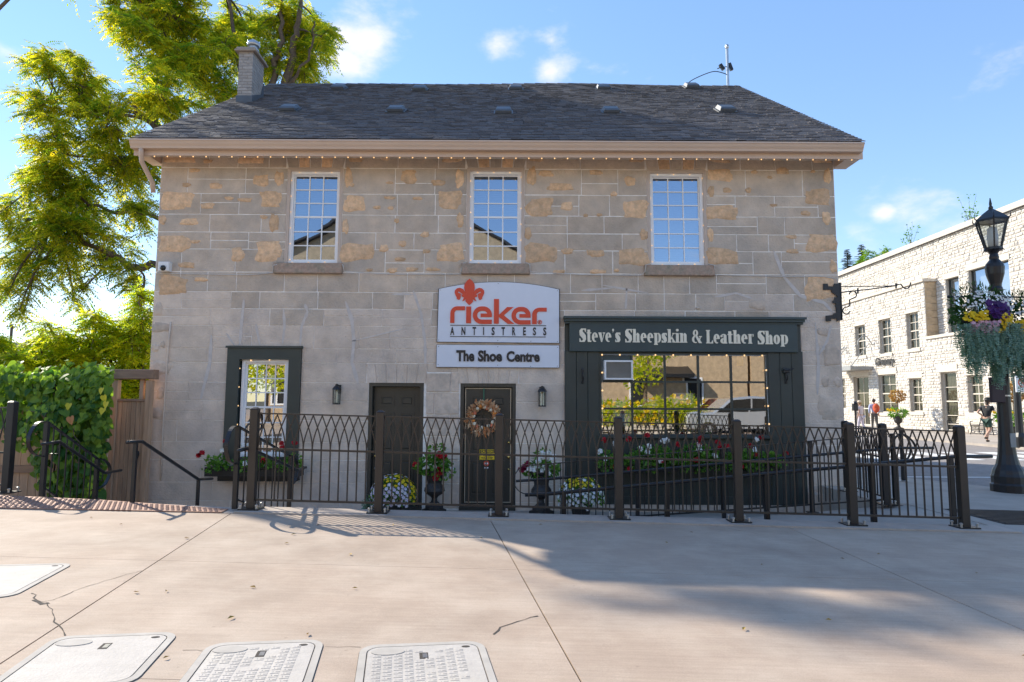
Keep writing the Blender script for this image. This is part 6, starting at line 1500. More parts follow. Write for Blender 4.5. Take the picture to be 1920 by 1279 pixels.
# pier end of the upper left block, ledge, copings
zz = LEDGE; k = 0
while zz < TOPL - .02:
    h = .42; o = MB(); z1 = min(TOPL, zz + h); o.bbox(GX + .02, GX2, YPIER - .012, YPIER + .2, zz + .008, z1 - .008, .012); o.build('quoin', m_tan, gr); zz = z1; k += 1
o = MB(); o.box(GX - .12, GX2 + .0, YA, YPIER + .1, LEDGE - .02, LEDGE + .14); o.build('ledge', m_lime, gr)
o = MB(); o.box(GX - .14, GX2 + .05, YPIER - .1, YZ, TOPL, TOPL + .17); o.build('coping', m_lime, gr)
o = MB(); o.box(GX2 - .16, GX2 + .45, YA, YZ, TOPG - .3, TOPG); o.build('coping', m_lime, gr)
o = MB(); o.box(GX2 - .165, GX2 - .11, YA, YZ, TOPG - .34, TOPG - .301); o.build('drip_edge', m_roofdark, gr)
def gwin(r, X, rows_, cols_, nm='window', lime=True, trans=None, curt=True):
    a, b, c, d = r; fw_ = .07; o = MB(); xi = X + .16
    def fr(mb, y0, y1, z0, z1, w, x0, x1): mb.box(x0, x1, y0, y0 + w, z0, z1); mb.box(x0, x1, y1 - w, y1, z0, z1); mb.box(x0, x1, y0 + w, y1 - w, z0, z0 + w); mb.box(x0, x1, y0 + w, y1 - w, z1 - w, z1)
    fr(o, a, b, c, d, fw_, xi, xi + .1); win = o.build(nm, m_lime if lime else m_door, gr)
    ya, yb_, za, zb = a + fw_, b - fw_, c + fw_, d - fw_; o = MB()
    for i in range(1, cols_): y = ya + (yb_ - ya) * i / cols_; o.box(xi + .02, xi + .06, y - .02, y + .02, za, zb)
    for i in range(1, rows_): z = za + (zb - za) * i / rows_; o.box(xi + .015, xi + .065, ya, yb_, z - (.035 if i == rows_ // 2 else .018), z + (.035 if i == rows_ // 2 else .018))
    if o.v: o.build('glazing_bars', m_lime if lime else m_door, win)
    for i in range(cols_):
        for j in range(rows_):
            o = MB(); y0, y1 = ya + (yb_ - ya) * i / cols_, ya + (yb_ - ya) * (i + 1) / cols_; z0, z1 = za + (zb - za) * j / rows_, za + (zb - za) * (j + 1) / rows_
            o.add([(xi + .04, y0, z0), (xi + .04, y1, z0), (xi + .04, y1, z1), (xi + .04, y0, z1)], [(0, 3, 2, 1)]); o.build('pane', m_gg if curt else m_glass, win)
    if curt:
        o = MB(); y = ya
        while y < yb_ - .02: o.box(xi + .09, xi + .13, y, min(y + .09, yb_), za, zb); y += .12
        o.build('curtain', m_curt, win)
    return win
m_gg = glassmat('granary_glass', .07)
for r in W_low:
    w_ = gwin(r, GX, 4, 2); a, b, c, d = r
    o = MB(); o.box(GX - .09, GX + .1, a - .12, b + .12, c - .2, c - .003); o.build('sill', m_lime, w_)
    n = 8; pts = [(b + .12 - (b - a + .24) * k / n, d + .1 + .18 * math.sin(math.pi * k / n)) for k in range(n + 1)]
    o = MB(); o.prismx([(a - .12, d), (b + .12, d)] + pts, GX - .055, GX + .02); o.build('lintel', m_lime, w_)
for r, (rw, cl) in zip(W_gf, ((4, 2), (4, 2), (4, 2), (3, 2), (4, 1))):
    w_ = gwin(r, GX, rw, cl, 'door' if r in W_gf[3:] else 'window'); a, b, c, d = r
    if r not in W_gf[3:]: o = MB(); o.box(GX - .09, GX + .1, a - .15, b + .15, c - .2, c - .003); o.build('sill', m_lime, w_)
    o = MB(); o.box(GX - .055, GX + .1, a - .15, b + .15, d + .003, d + .4); o.build('lintel', m_lime, w_)
for r in W_up + [HU[-1]]:
    w_ = gwin(r, GX2, 2, 1 if r[1] - r[0] < 2.0 else 2, lime=False, curt=False); a, b, c, d = r; o = MB(); o.box(GX2 - .06, GX2 + .1, a - .12, b + .12, d + .003, d + .32); o.build('lintel', m_lime, w_)
for r in extra: gwin(r, GX, 4, 2)
# canopy over the entrance
cy0, cy1, cz0, _ = gw(1584, 700, 1650, 700); czt = WX(1610, 686, GX - 1.2)[1]
a, b = W_gf[3][0] - .7, W_gf[3][1] + .9
o = MB(); o.box(GX - 1.5, GX - .06, a, b, czt - .22, czt); o.box(GX - 1.56, GX - 1.5, a - .04, b + .04, czt - .26, czt + .04); cn = o.build('canopy', m_grey, gr)
for y in (a + .3, b - .3): o = MB(); o.tube([(GX - 1.35, y, czt), (GX - .02, y, czt + 1.6)], .03, 6); o.build('tie_rod', m_grey, cn)
for y in (a - .1, b + .4): o = MB(); o.tube(smooth_pts([(GX - .05, y, czt + 1.4), (GX - .5, y, czt + 2.0), (GX - .95, y, czt + 1.75), (GX - 1.05, y, czt + 1.4)], 5), .035, 6); o.build('gooseneck_lamp', m_grey, gr)
# name over the ground floor window
r = gw(1644, 669, 1680, 689); tm = text_mb('Granary', 0, 1, 0, 1, 0, 1, bold=.03); o = MB(); o.add([(GX - .075 + y * .03, r[1] - x * (r[1] - r[0]), r[2] + z * (r[3] - r[2])) for x, y, z in tm.v], tm.f)
t = thing('name_sign', 'dark serif Granary lettering over the canopy side window', 'sign', (GX - .08, (r[0] + r[1]) / 2, r[2])); o.build('lettering', m_ink, t)
o = MB(); o.tube([(GX - .07, r[0], r[2] + .05), (GX - .01, r[0], r[2] + .05)], .01, 4); o.tube([(GX - .07, r[1], r[2] + .05), (GX - .01, r[1], r[2] + .05)], .01, 4); o.build('fixing', m_ink, t)
# topiary urns
def topiary(px, py, label, col):
    d = ray(px, py); tt = (GB - H) / d.z; p = Vector((d.x * tt, d.y * tt, GB)); p.x = min(p.x, GX - .7); t = thing('topiary_urn', label, 'urn', p, group='urns with topiary balls on the far sidewalk'); s = 1.35
    o = MB(); o.lathe([(q * s, GB + h * s) for q, h in ((.2, 0), (.2, .08), (.1, .12), (.055, .2), (.07, .26), (.14, .32), (.17, .42), (.16, .5), (.2, .56), (.2, .6), (.15, .58))], (p.x, p.y, 0), 14); o.build('bowl', m_urn, t)
    f = MB(); foliage(f, (p.x, p.y, GB + .98), (.5, .5, .2), 190, .22, .045); f.build('foliage', m_foli, t, kind='stuff'); o = MB(); o.tube([(p.x, p.y, GB + .8), (p.x + .03, p.y, GB + 1.75)], .03, 6); o.build('stem', m_bark, t)
    f = MB(); foliage(f, (p.x + .03, p.y, GB + 1.95), (.4, .4, .34), 420, .11, .05); f.build('crown', col, t)
    b_ = MB()
    for _ in range(8): cluster(b_, (p.x - .3 + rt.uniform(-.3, .3), p.y + rt.uniform(-.4, .4), GB + 1.0 + rt.uniform(0, .2)), .05, 6, .06)
    b_.build('blossoms', m_py, t, kind='stuff')
topiary(1685, 806, 'urn with dried russet topiary ball between granary windows', leafmat('russet_leaf', (.28, .13, .05), (.45, .3, .12), .25))
topiary(1906, 835, 'urn with topiary ball behind the street lamp post', leafmat('russet_leaf2', (.30, .14, .06), (.45, .32, .14), .25))
# benches
def bench(yc, label):
    x = GX - .75; t = thing('bench', label, 'bench', (x, yc, GB), group='scrolled benches along the granary wall'); L = 1.7
    for y in (yc - L / 2, yc + L / 2):
        o = MB(); o.tube(smooth_pts([(x - .28, y, GB), (x - .22, y, GB + .22), (x - .24, y, GB + .44), (x - .26, y, GB + .62), (x - .12, y, GB + .66)], 4), .022, 6); o.tube(smooth_pts([(x + .22, y, GB), (x + .16, y, GB + .3), (x + .22, y, GB + .55), (x + .34, y, GB + .9)], 4), .022, 6); o.tube([(x - .24, y, GB + .43), (x + .18, y, GB + .42)], .02, 6); o.build('end_frame', m_black, t)
    for k in range(6): o = MB(); xx = x - .24 + k * .075; o.box(xx, xx + .055, yc - L / 2, yc + L / 2, GB + .44, GB + .465); o.build('seat_slat', m_lime, t)
    for k in range(5): o = MB(); zz = GB + .52 + k * .075; xx = x + .2 + k * .028; o.box(xx, xx + .02, yc - L / 2, yc + L / 2, zz, zz + .055); o.build('back_slat', m_lime, t)
bench(33.2, 'scrolled iron bench with wooden slats behind the runner'); bench(30.6, 'scrolled bench further right partly behind the lamp post')
# ------------------------------------------------------------------ people
def skin_body(name, joints, edges, mats, parent, sub=1):
    me = bpy.data.meshes.new(name); me.from_pydata([j[0] for j in joints], edges, []); o = bpy.data.objects.new(name, me); COL.objects.link(o)
    m = o.modifiers.new('skin', 'SKIN'); m.use_smooth_shade = True
    for i, j in enumerate(joints): sv = me.skin_vertices[0].data[i]; r = j[1]; sv.radius = r if isinstance(r, tuple) else (r, r); sv.use_root = (i == 0)
    m2 = o.modifiers.new('sub', 'SUBSURF'); m2.levels = sub; m2.render_levels = sub
    dg = bpy.context.evaluated_depsgraph_get(); nm = bpy.data.meshes.new_from_object(o.evaluated_get(dg)); bpy.data.objects.remove(o)
    nm.materials.clear(); nm.materials.append(mats); o = bpy.data.objects.new(name, nm); COL.objects.link(o); o.parent = parent; return o
def person(label, pos, yaw, Hh, pose, cloth, group=None):
    t = thing('person', label, 'person', pos, yaw, group); s = Hh / 1.75; v = lambda x, y, z: (x * s, y * s, z * s)
    pe, ch, nk = v(0, 0, .95), v(0, pose.get('lean', .04), 1.35), v(0, pose.get('lean', .04) * 1.3, 1.50)
    hd = v(0, pose.get('lean', .04) * 1.5 + .02, 1.64)
    J = [(pe, (.145 * s, .10 * s)), (v(0, .02, 1.12), (.13 * s, .09 * s)), (ch, (.16 * s, .105 * s)), (nk, .055 * s), (v(0, pose.get('lean', .04) * 1.4 + .01, 1.56), .055 * s)]
    E = [(0, 1), (1, 2), (2, 3), (3, 4)]
    hands = []
    for sd, key in ((-1, 'L'), (1, 'R')):
        hp, kn, an = pose['leg' + key]; el, wr = pose['arm' + key]
        i = len(J); J += [(v(sd * .085, 0, .88), .085 * s), (v(sd * .095, *kn), .058 * s), (v(sd * .095, *an), .038 * s), (v(sd * .10, an[0] + .13, max(.03, an[1] - .05)), .032 * s)]
        E += [(0, i), (i, i + 1), (i + 1, i + 2), (i + 2, i + 3)]
        i = len(J); J += [(v(sd * .19, pose.get('lean', .04), 1.42), .055 * s), (v(sd * (.25), *el), .042 * s), (v(sd * .24, *wr), .03 * s), (v(sd * .24, wr[0] + .02, wr[1] - .08), .034 * s)]
        E += [(2, i), (i, i + 1), (i + 1, i + 2), (i + 2, i + 3)]
        for k in range(4): J.append((v(sd * .24 + (k - 1.5) * .018, wr[0] + .03, wr[1] - .165 - (.012 if k in (1, 2) else 0)), .009 * s)); E.append((i + 3, len(J) - 1))
        J.append((v(sd * .21, wr[0] + .055, wr[1] - .11), .01 * s)); E.append((i + 3, len(J) - 1))
    skin_body('body', J, E, cloth['skin'], t)
    o = MB(); o.ball(hd, .095 * s, 12, 10, (.86, 1.02, 1.22)); o.add([(-.012 * s, hd[1] + .09 * s, hd[2] - .01), (.012 * s, hd[1] + .09 * s, hd[2] - .01), (0, hd[1] + .118 * s, hd[2] - .02 * s), (0, hd[1] + .095 * s, hd[2] + .03 * s)], [(0, 1, 2), (0, 2, 3), (1, 3, 2)])
    for sd in (-1, 1): o.ball((sd * .084 * s, hd[1] - .005, hd[2]), .018 * s, 6, 4, (.5, 1, 1.5))
    o.build('head', cloth['skin'], t, smooth=True, local=True)
    o = MB()
    for sd in (-1, 1): o.ball((sd * .032 * s, hd[1] + .086 * s, hd[2] + .015 * s), .012 * s, 6, 4)
    o.build('eyes', m_dark, t, local=True); o = MB(); o.box(-.024 * s, .024 * s, hd[1] + .08 * s, hd[1] + .094 * s, hd[2] - .06 * s, hd[2] - .052 * s); o.build('mouth', m_red, t, local=True)
    o = MB(); o.ball((hd[0], hd[1] - .02 * s, hd[2] + .025 * s), .102 * s, 12, 8, (.9, 1., 1.12)); 
    if cloth.get('long'): o.ball((hd[0], hd[1] - .075 * s, hd[2] - .1 * s), .06 * s, 8, 6, (1., .6, 2.2))
    o.build('hair', cloth.get('hair', m_hair), t, smooth=True, local=True)
    # shirt over torso and upper arms
    k_ = 1.14; JS = [(v(0, .0, .93), (.165 * s, .12 * s)), (v(0, .02, 1.12), (.15 * s, .112 * s)), (ch, (.178 * s, .125 * s)), (v(0, pose.get('lean', .04) * 1.2, 1.46), .09 * s)]; ES = [(0, 1), (1, 2), (2, 3)]
    for sd, key in ((-1, 'L'), (1, 'R')):
        el, wr = pose['arm' + key]; i = len(JS); f_ = 1.0 if cloth.get('sleeve') == 'long' else .62
        a = Vector(v(sd * .19, pose.get('lean', .04), 1.42)); e = Vector(v(sd * .25, *el)); JS += [(tuple(a), .07 * s), (tuple(a.lerp(e, f_)), .058 * s)]; ES += [(2, i), (i, i + 1)]
        if f_ == 1.0: JS.append((tuple(Vector(v(sd * .24, *wr))), .042 * s)); ES.append((i + 1, i + 2))
    skin_body('shirt', JS, ES, cloth['shirt'], t)
    JP = [(v(0, 0, .94), (.16 * s, .118 * s))]; EP = []
    for sd, key in ((-1, 'L'), (1, 'R')):
        hp, kn, an = pose['leg' + key]; i = len(JP); a = Vector(v(sd * .085, 0, .88)); k = Vector(v(sd * .095, *kn)); n_ = Vector(v(sd * .095, *an))
        JP += [(tuple(a), .10 * s), (tuple(a.lerp(k, .5)), .09 * s), (tuple(k if cloth['pants_len'] > .5 else a.lerp(k, .85)), .075 * s)]; EP += [(0, i), (i, i + 1), (i + 1, i + 2)]
        if cloth['pants_len'] > .5: JP.append((tuple(k.lerp(n_, .9)), .056 * s)); EP.append((i + 2, i + 3))
    skin_body('trousers' if cloth['pants_len'] > .5 else 'shorts', JP, EP, cloth['pants'], t)
    for sd, key in ((-1, 'L'), (1, 'R')):
        an = pose['leg' + key][2]; o = MB(); o.ball(v(sd * .10, an[0] + .06, max(.04, an[1] - .045)), .06 * s, 8, 6, (.8, 2.0, .75)); o.build('shoe', cloth['shoe'], t, smooth=True, local=True)
    if cloth.get('hat'):
        o = MB(); o.lathe([(.165 * s, hd[2] + .055 * s), (.17 * s, hd[2] + .065 * s), (.1 * s, hd[2] + .075 * s), (.095 * s, hd[2] + .15 * s), (.05 * s, hd[2] + .175 * s)], (hd[0], hd[1], 0), 14); o.build('hat', cloth['hat'], t, local=True)
    return t, s, v
def plain(n, c): return mat(n, c, .8, var=.08, vs=20)
def far_pt(px, py):
    d = ray(px, py); tt = (GB - H) / d.z; return Vector((d.x * tt, d.y * tt, GB))
run = dict(legL=(0, (.22, .52), (.10, .08)), legR=(0, (.02, .50), (-.36, .22)), armL=((-.16, 1.20), (.10, 1.10)), armR=((.10, 1.18), (.24, 1.16)), lean=.08)
p = far_pt(1853, 829); person('person in black t-shirt, green shorts and dark hat running past the bench', p, R(-65), 1.72, run, dict(skin=m_skin, shirt=plain('black_shirt', (.015, .017, .02)), pants=plain('green_shorts', (.03, .075, .06)), pants_len=.3, shoe=plain('dark_shoe', (.03, .03, .03)), hat=plain('dark_hat', (.03, .035, .035)), long=True))
walk = dict(legL=(0, (.10, .50), (.14, .09)), legR=(0, (.0, .50), (-.20, .12)), armL=((-.08, 1.18), (.02, .95)), armR=((.04, 1.18), (.14, .97)), lean=.03)
p = far_pt(1641, 808); t, s, v = person('person in pale blue shirt and grey trousers walking away near the canopy', p, R(-20), 1.76, walk, dict(skin=m_skin, shirt=plain('pale_blue_shirt', (.42, .46, .62)), sleeve='long', pants=plain('grey_trousers', (.11, .10, .085)), pants_len=1, shoe=plain('shoe_grey', (.2, .18, .16))))
bp_ = thing('backpack', 'orange-red backpack worn by the person in pale blue', 'backpack', p, R(-20)); o = MB(); o.ball(v(.07, -.2, 1.25), .2, 12, 8, (.85, .65, 1.3)); o.build('bag', plain('orange_bag', (.62, .10, .03)), bp_, smooth=True, local=True); o = MB(); o.ball(v(.07, -.3, 1.16), .12, 10, 6, (.9, .5, .9)); o.build('pocket', plain('orange_bag2', (.5, .08, .03)), bp_, smooth=True, local=True)
p = far_pt(1616, 811); person('person in pale sun hat and white trousers near the canopy entrance', p, R(25), 1.62, walk, dict(skin=m_skin, shirt=plain('pale_top', (.62, .55, .56)), pants=plain('white_trousers', (.62, .56, .62)), pants_len=1, shoe=plain('white_shoe', (.6, .6, .58)), hat=plain('straw_hat', (.68, .56, .42)), hair=plain('fair_hair', (.35, .22, .1))))
p = far_pt(1612, 813) + Vector((-.6, -.8, 0)); o = MB(); o.tube([p, p + Vector((0, 0, 1.15))], .045, 8); o.bbox(p.x - .12, p.x + .12, p.y - .09, p.y + .09, p.z + 1.15, p.z + 1.5, .03); o.lathe([(.13, 1.5), (.1, 1.58), (.03, 1.62)], (p.x, p.y, p.z), 10); tag(o.build('parking_meter', m_black), 'dark parking meter beside the person in sun hat', 'parking meter')
# bike ring stand in the street-side pavement
t = thing('bike_stand', 'black post-and-ring bicycle stand beyond the return fence', 'bike stand', (8.0, 13.3, gz(8))); p = Vector((7.35, 12.2, gz(7.35)))
t.location = p; o = MB(); o.tube([p, p + Vector((0, 0, .95))], .035, 8); o.build('post', m_black, t); pts = [p + Vector((.17 * math.sin(2 * math.pi * k / 18), 0, .62 + .25 * math.cos(2 * math.pi * k / 18))) for k in range(19)]; o = MB(); o.tube(pts, .02, 6); o.build('ring', m_black, t, smooth=True)
o = MB(); o.lathe([(.09, 0), (.09, .015), (.04, .02)], p, 10); o.build('base_plate', m_steel, t)

# ================================================================== STREET LAMP WITH BASKETS
lp = GR(1893, 922); lz = gz(lp.x)
def lamp(lp, label, full=True):
    lz = lp.z; t = thing('street_lamp', label, 'street lamp', lp, group='black lantern street lamps'); k_ = lp.y / F
    zt = 4.62 if full else 4.6
    prof = [(.27, 0), (.27, .12), (.25, .15), (.25, .26), (.235, .30), (.22, .36), (.17, .46), (.135, .62), (.115, .85), (.105, 1.15), (.098, 2.0), (.085, 3.35), (.10, 3.40), (.10, 3.46), (.085, 3.5), (.09, 3.55), (.135, 3.72), (.145, 3.84), (.13, 3.9), (.07, 3.98), (.075, 4.02), (.06, 4.08), (.09, 4.13), (.11, 4.16)]
    o = MB(); o.lathe([(r, lz + z) for r, z in prof], (lp.x, lp.y, 0), 16); o.build('post', m_black, t)
    n = 6; zb, zc2 = lz + 4.17, lz + 4.66; rb, rc = .125, .245
    rg2 = lambda r, z, ph=0: [(lp.x + r * math.cos(2 * math.pi * k / n + ph), lp.y + r * math.sin(2 * math.pi * k / n + ph), z) for k in range(n)]
    A, Bq = rg2(rb, zb), rg2(rc, zc2)
    o = MB(); o.lathe([(.12, zb - .04), (.14, zb - .02), (.14, zb + .02), (.11, zb + .03)], (lp.x, lp.y, 0), 12)
    for k in range(n): o.bar(A[k], Bq[k], .022, .022); o.bar(Bq[k], Bq[(k + 1) % n], .03, .03); o.bar(A[k], A[(k + 1) % n], .02, .02); q = Vector(Bq[k]); c = Vector((lp.x, lp.y, zc2)); d = (q - c).normalized(); o.tube([q, q + d * .05 + Vector((0, 0, .04)), q + d * .04 + Vector((0, 0, .11))], [.012, .01, .004], 5); d2 = Vector(A[k]) - Vector((lp.x, lp.y, zb)); o.tube([A[k], Vector(A[k]) + d2 * .35 + Vector((0, 0, -.05))], [.012, .005], 5)
    o.build('lantern_frame', m_black, t)
    o = MB(); o.add(rg2(rb - .005, zb + .01) + rg2(rc - .008, zc2 - .01), [(k, (k + 1) % n, n + (k + 1) % n, n + k) for k in range(n)]); o.build('lantern_glass', m_lampg, t)
    o = MB(); o.lathe([(.07, zb + .02), (.085, zb + .2), (.07, zb + .36), (.02, zb + .4)], (lp.x, lp.y, 0), 12); o.build('diffuser', m_plastic, t, smooth=True)
    o = MB(); o.lathe([(.275, zc2), (.27, zc2 + .02), (.15, zc2 + .13), (.06, zc2 + .2), (.035, zc2 + .22), (.04, zc2 + .25), (.02, zc2 + .28), (.025, zc2 + .31), (.008, zc2 + .42)], (lp.x, lp.y, 0), 6); o.build('roof', m_black, t)
    o = MB(); az = lz + 3.32; o.tube([(lp.x - .82, lp.y, az), (lp.x + .82, lp.y, az)], .016, 6)
    for sx in (-1, 1): o.ball((lp.x + sx * .83, lp.y, az), .028, 8, 6)
    o.build('cross_arm', m_black, t)
    return t
m_lampg = glassmat('frosted_lamp_glass', .25, (.9, .9, .95))
lt = lamp(Vector((lp.x, lp.y, lz)), 'black street lamp with flower baskets at the right photo edge')
px0 = lambda px, py: P3(px, py, lp.y - .12)
o = MB(); c = P3(1860, 745, lp.y); o.bbox(lp.x - .28, lp.x - .05, lp.y - .12, lp.y - .06, P3(1870, 755, lp.y).z, P3(1870, 708, lp.y).z, .01); o.build('notice_box', mat('maroon_box', (.03, .012, .02), .5), lt)
o = MB(); o.lathe([(.108, P3(1880, 742, lp.y).z - .012), (.108, P3(1880, 742, lp.y).z + .012)], (lp.x, lp.y, 0), 16, cap=False); o.build('strap', m_steel, lt)
o = MB(); o.box(lp.x - .02, lp.x + .07, lp.y - .128, lp.y - .104, P3(1890, 838, lp.y).z, P3(1890, 812, lp.y).z); o.build('paper_notice', m_grey, lt)
def basket(cx, cy, cz, label, seed, mirror=1):
    r_ = random.Random(seed); t = thing('hanging_basket', label, 'flower basket', (cx, cy, cz), group='flower baskets hanging on the street lamp')
    o = MB(); o.lathe([(.05, cz - .24), (.2, cz - .16), (.27, cz - .02), (.28, cz + .02), (.2, cz)], (cx, cy, 0), 14); o.build('basket', m_pot, t)
    o = MB()
    for k in range(3): a = 2 * math.pi * k / 3; o.tube([(cx + .26 * math.cos(a), cy + .26 * math.sin(a), cz), (cx, cy, cz + .66)], .005, 4)
    o.build('chain', m_black, t)
    f = MB(); foliage(f, (cx, cy, cz + .14), (.42, .38, .34), 900, .085, .022, r_=r_, hollow=.3); foliage(f, (cx, cy, cz + .34), (.40, .34, .30), 300, .12, .010, r_=r_, hollow=.6, up=.8); f.build('foliage', m_bask, t, kind='stuff')
    def dots(nm, m_, reg, n, r):
        o = MB()
        for _ in range(n):
            (x0, x1), (z0, z1) = reg; x, z = r_.uniform(x0, x1) * mirror, r_.uniform(z0, z1); q = max(0, 1 - (x / .47) ** 2 - ((z - .1) / .42) ** 2); y = -.42 * math.sqrt(q) - .02 - r_.uniform(0, .05); blossom(o, (cx + x, cy + y, cz + z), r, 5, r_, Vector((x, -.9, .3)))
        o.build(nm, m_, t, kind='stuff')
    dots('white_blossoms', m_pw, ((-.40, .46), (.18, .52)), 170, .022); dots('purple_blossoms', m_pv, ((-.12, .22), (.02, .28)), 60, .06); dots('yellow_blossoms', m_py, ((.08, .40), (-.22, .08)), 90, .035); dots('yellow_blossoms', m_py, ((-.40, -.1), (-.02, .12)), 60, .032); dots('pink_blossoms', m_pp, ((-.34, .05), (-.24, -.04)), 80, .04)
    tr = MB()
    for (xc, w_, L) in ((-.24, .24, 1.05), (.16, .13, 1.15), (.38, .14, .9), (-.05, .16, .8)):
        for _ in range(110):
            x = xc + r_.gauss(0, w_ * .45); l = L * r_.uniform(.45, 1.0) * (1 - .6 * min(1, abs(x - xc) / (w_ * 1.4))); y = cy - .18 + r_.gauss(0, .1); z = cz - .08; n = int(l / .03)
            ph, am = r_.uniform(0, 6), r_.uniform(.005, .02)
            for k in range(n):
                u = k / n; q = Vector((cx + x * mirror * (1 - .12 * u) + am * math.sin(ph + k * .5), y + am * math.cos(ph + k * .6), z - l * u)); tr.ct = min(1, max(0, r_.gauss(.5, .25)))
                for sg_ in (-1, 1): tr.leaf(q, Vector((sg_ * .9 + r_.uniform(-.4, .4), r_.uniform(-.9, .3), r_.uniform(-.8, .2))), Vector((0, -1, .3)) + sph(r_) * .4, .032, .012)
    tr.build('trailing_stems', m_silver, t, kind='stuff'); return t
m_bask = leafmat('basket_leaf', (.015, .05, .012), (.06, .14, .03), .25)
az = lz + 3.32
b1 = P3(1853, 600, lp.y - .15); basket(lp.x - .40, lp.y - .05, b1.z - .02, 'overflowing flower basket on the left arm of the street lamp', 4)
basket(lp.x + .42, lp.y - .02, b1.z - .12, 'second flower basket cut off by the right photo edge', 6, -1)
# second lamp post and sign far side of the street
p = far_pt(1914, 838); t = thing('sign_post', 'round no-parking sign on a black post beyond the street lamp', 'sign', p); o = MB(); o.lathe([(.2, p.z), (.2, p.z + .35), (.13, p.z + .5), (.1, p.z + 2.6)], (p.x, p.y, 0), 10); o.build('post', m_black, t)
zc_ = P3(1913, 721, p.y).z; o = MB(); o.bbox(p.x - .22, p.x + .24, p.y - .26, p.y - .22, zc_ - .28, zc_ + .3, .01); o.build('board', m_plastic, t)
o = MB(); yy = p.y - .263
o.prism([(p.x + .15 * math.cos(k * .3927), zc_ + .06 + .15 * math.sin(k * .3927)) for k in range(16)], yy, yy + .003); o.build('red_ring', m_red, t); o = MB(); o.prism([(p.x + .11 * math.cos(k * .3927), zc_ + .06 + .11 * math.sin(k * .3927)) for k in range(16)], yy - .003, yy); o.build('white_disc', m_plastic, t); text_mb('P', p.x - .045, p.x + .045, zc_ - .02, zc_ + .14, yy - .004, .002, bold=.04).build('lettering', m_ink, t); o = MB(); o.bar((p.x - .1, yy - .007, zc_ + .16), (p.x + .1, yy - .007, zc_ - .04), .004, .03); o.build('slash', m_red, t)
# trees beyond the granary
def conifer(px, py_top, y, hw, label):
    top_ = P3(px, py_top, y); r_ = random.Random(int(px)); t = thing('spruce_tree', label, 'tree', (top_.x, y, 0), group='dark spruces beyond the granary'); o = MB(); o.tube([(top_.x, y, -.5), top_], [.3, .03], 7); o.build('trunk', m_bark, t); f = MB(); hgt = top_.z; z = hgt
    while z > hgt - 9:
        u = (hgt - z) / 9; L = .25 + hw * u ** .75 * 2.2
        for k in range(8):
            a = r_.uniform(0, 6.28); d = Vector((math.cos(a), math.sin(a), 0)); l = L * r_.uniform(.35, 1.1)
            for q in range(int(4 + l * 7)):
                s = q / (4 + l * 7); p = Vector((top_.x, y, z)) + d * l * s + Vector((0, 0, -.25 * l * s + .15 * l * s * s)); f.ct = r_.random()
                for sg_ in (-1, 1): f.leaf(p, d * .6 + d.cross(Vector((0, 0, 1))) * sg_ * .8 + Vector((0, 0, -.2)), (0, 0, 1), .28 * (1.1 - s * .6), .05)
        z -= .17
    f.build('crown', m_needle, t)
conifer(1588, 468, 66, 1.0, 'dark spruce top nearest the stone building, above the granary roof'); conifer(1615, 459, 68, 1.1, 'dark spruce top right of the first, above the granary roof')
grow_tree('light green tree top peeking over the granary roof by the spruces', 'tree', [(37, 66, 0), (37, 66, 8), (37, 66, 12)], .25, [([(37, 66, 9), (36.4, 66, 13), (36, 66, 15)], .1)], [B(1640, 484, 66, 24, 60), B(1660, 476, 66, 18, 40), B(1622, 492, 66, 18, 30)], (.6, 5, .25, .07, .3), leafmat('lime_leaf', (.12, .25, .03), (.3, .4, .06), .4))
for px, py, lab in ((1707, 440, 'sparse leafy sapling top above the middle of the granary roof'), (1817, 392, 'sparse leafy sapling top nearest the lamp above the granary roof')):
    y = WX(px, py, 27.)[0]; c = P3(px, py, y); t = thing('sapling', lab, 'tree', (c.x, y, 0), group='saplings beyond the granary'); o = MB(); o.tube([(c.x, y, -.5), (c.x, y, c.z - .4)], [.08, .02], 6); o.build('trunk', m_bark, t); o = MB(); f = MB(); rr = random.Random(px)
    for k in range(9):
        e = c + Vector((rr.uniform(-.6, .6), rr.uniform(-.6, .6), rr.uniform(-.6, .9))); o.tube([(c.x, y, c.z - .9), e], [.012, .004], 4)
        for q in range(9): f.ct = rr.random(); f.leaf(Vector((c.x, y, c.z - .9)).lerp(e, rr.uniform(.4, 1)) + sph(rr) * .1, sph(rr), sph(rr), .14, .05)
    o.build('twigs', m_bark, t, kind='stuff'); f.build('crown', m_foli, t)
# antenna mast on the ridge
p = P3(1365, 155, RY); t = thing('antenna_mast', 'thin steel antenna mast with two small devices on the roof ridge', 'antenna', p); zt = P3(1365, 88, RY).z
o = MB(); o.tube([(p.x, RY, RZ - .1), (p.x, RY, zt)], .035, 8); o.ball((p.x, RY, zt), .055, 8, 6, (1, 1, 1.4)); o.build('mast', m_steel, t); q = lambda px, py: P3(px, py, RY)
for (a, b_) in (((1350, 121), (1357, 131)), ((1367, 119), (1372, 132))): A, Bq = q(*a), q(*b_); o = MB(); o.bar(A, Bq, .08, .07, (0, 1, 0)); o.build('device', m_black, t)
o = MB(); o.tube([q(1357, 126), q(1366, 124)], .012, 5); o.tube([q(1345, 129), q(1352, 126)], .014, 5); o.build('bracket', m_black, t)
o = MB(); o.tube(smooth_pts([q(1290, 156), q(1300, 149), q(1322, 139), q(1340, 134), q(1356, 137), q(1363, 140)]), .012, 5); o.build('cable', m_black, t, smooth=True)

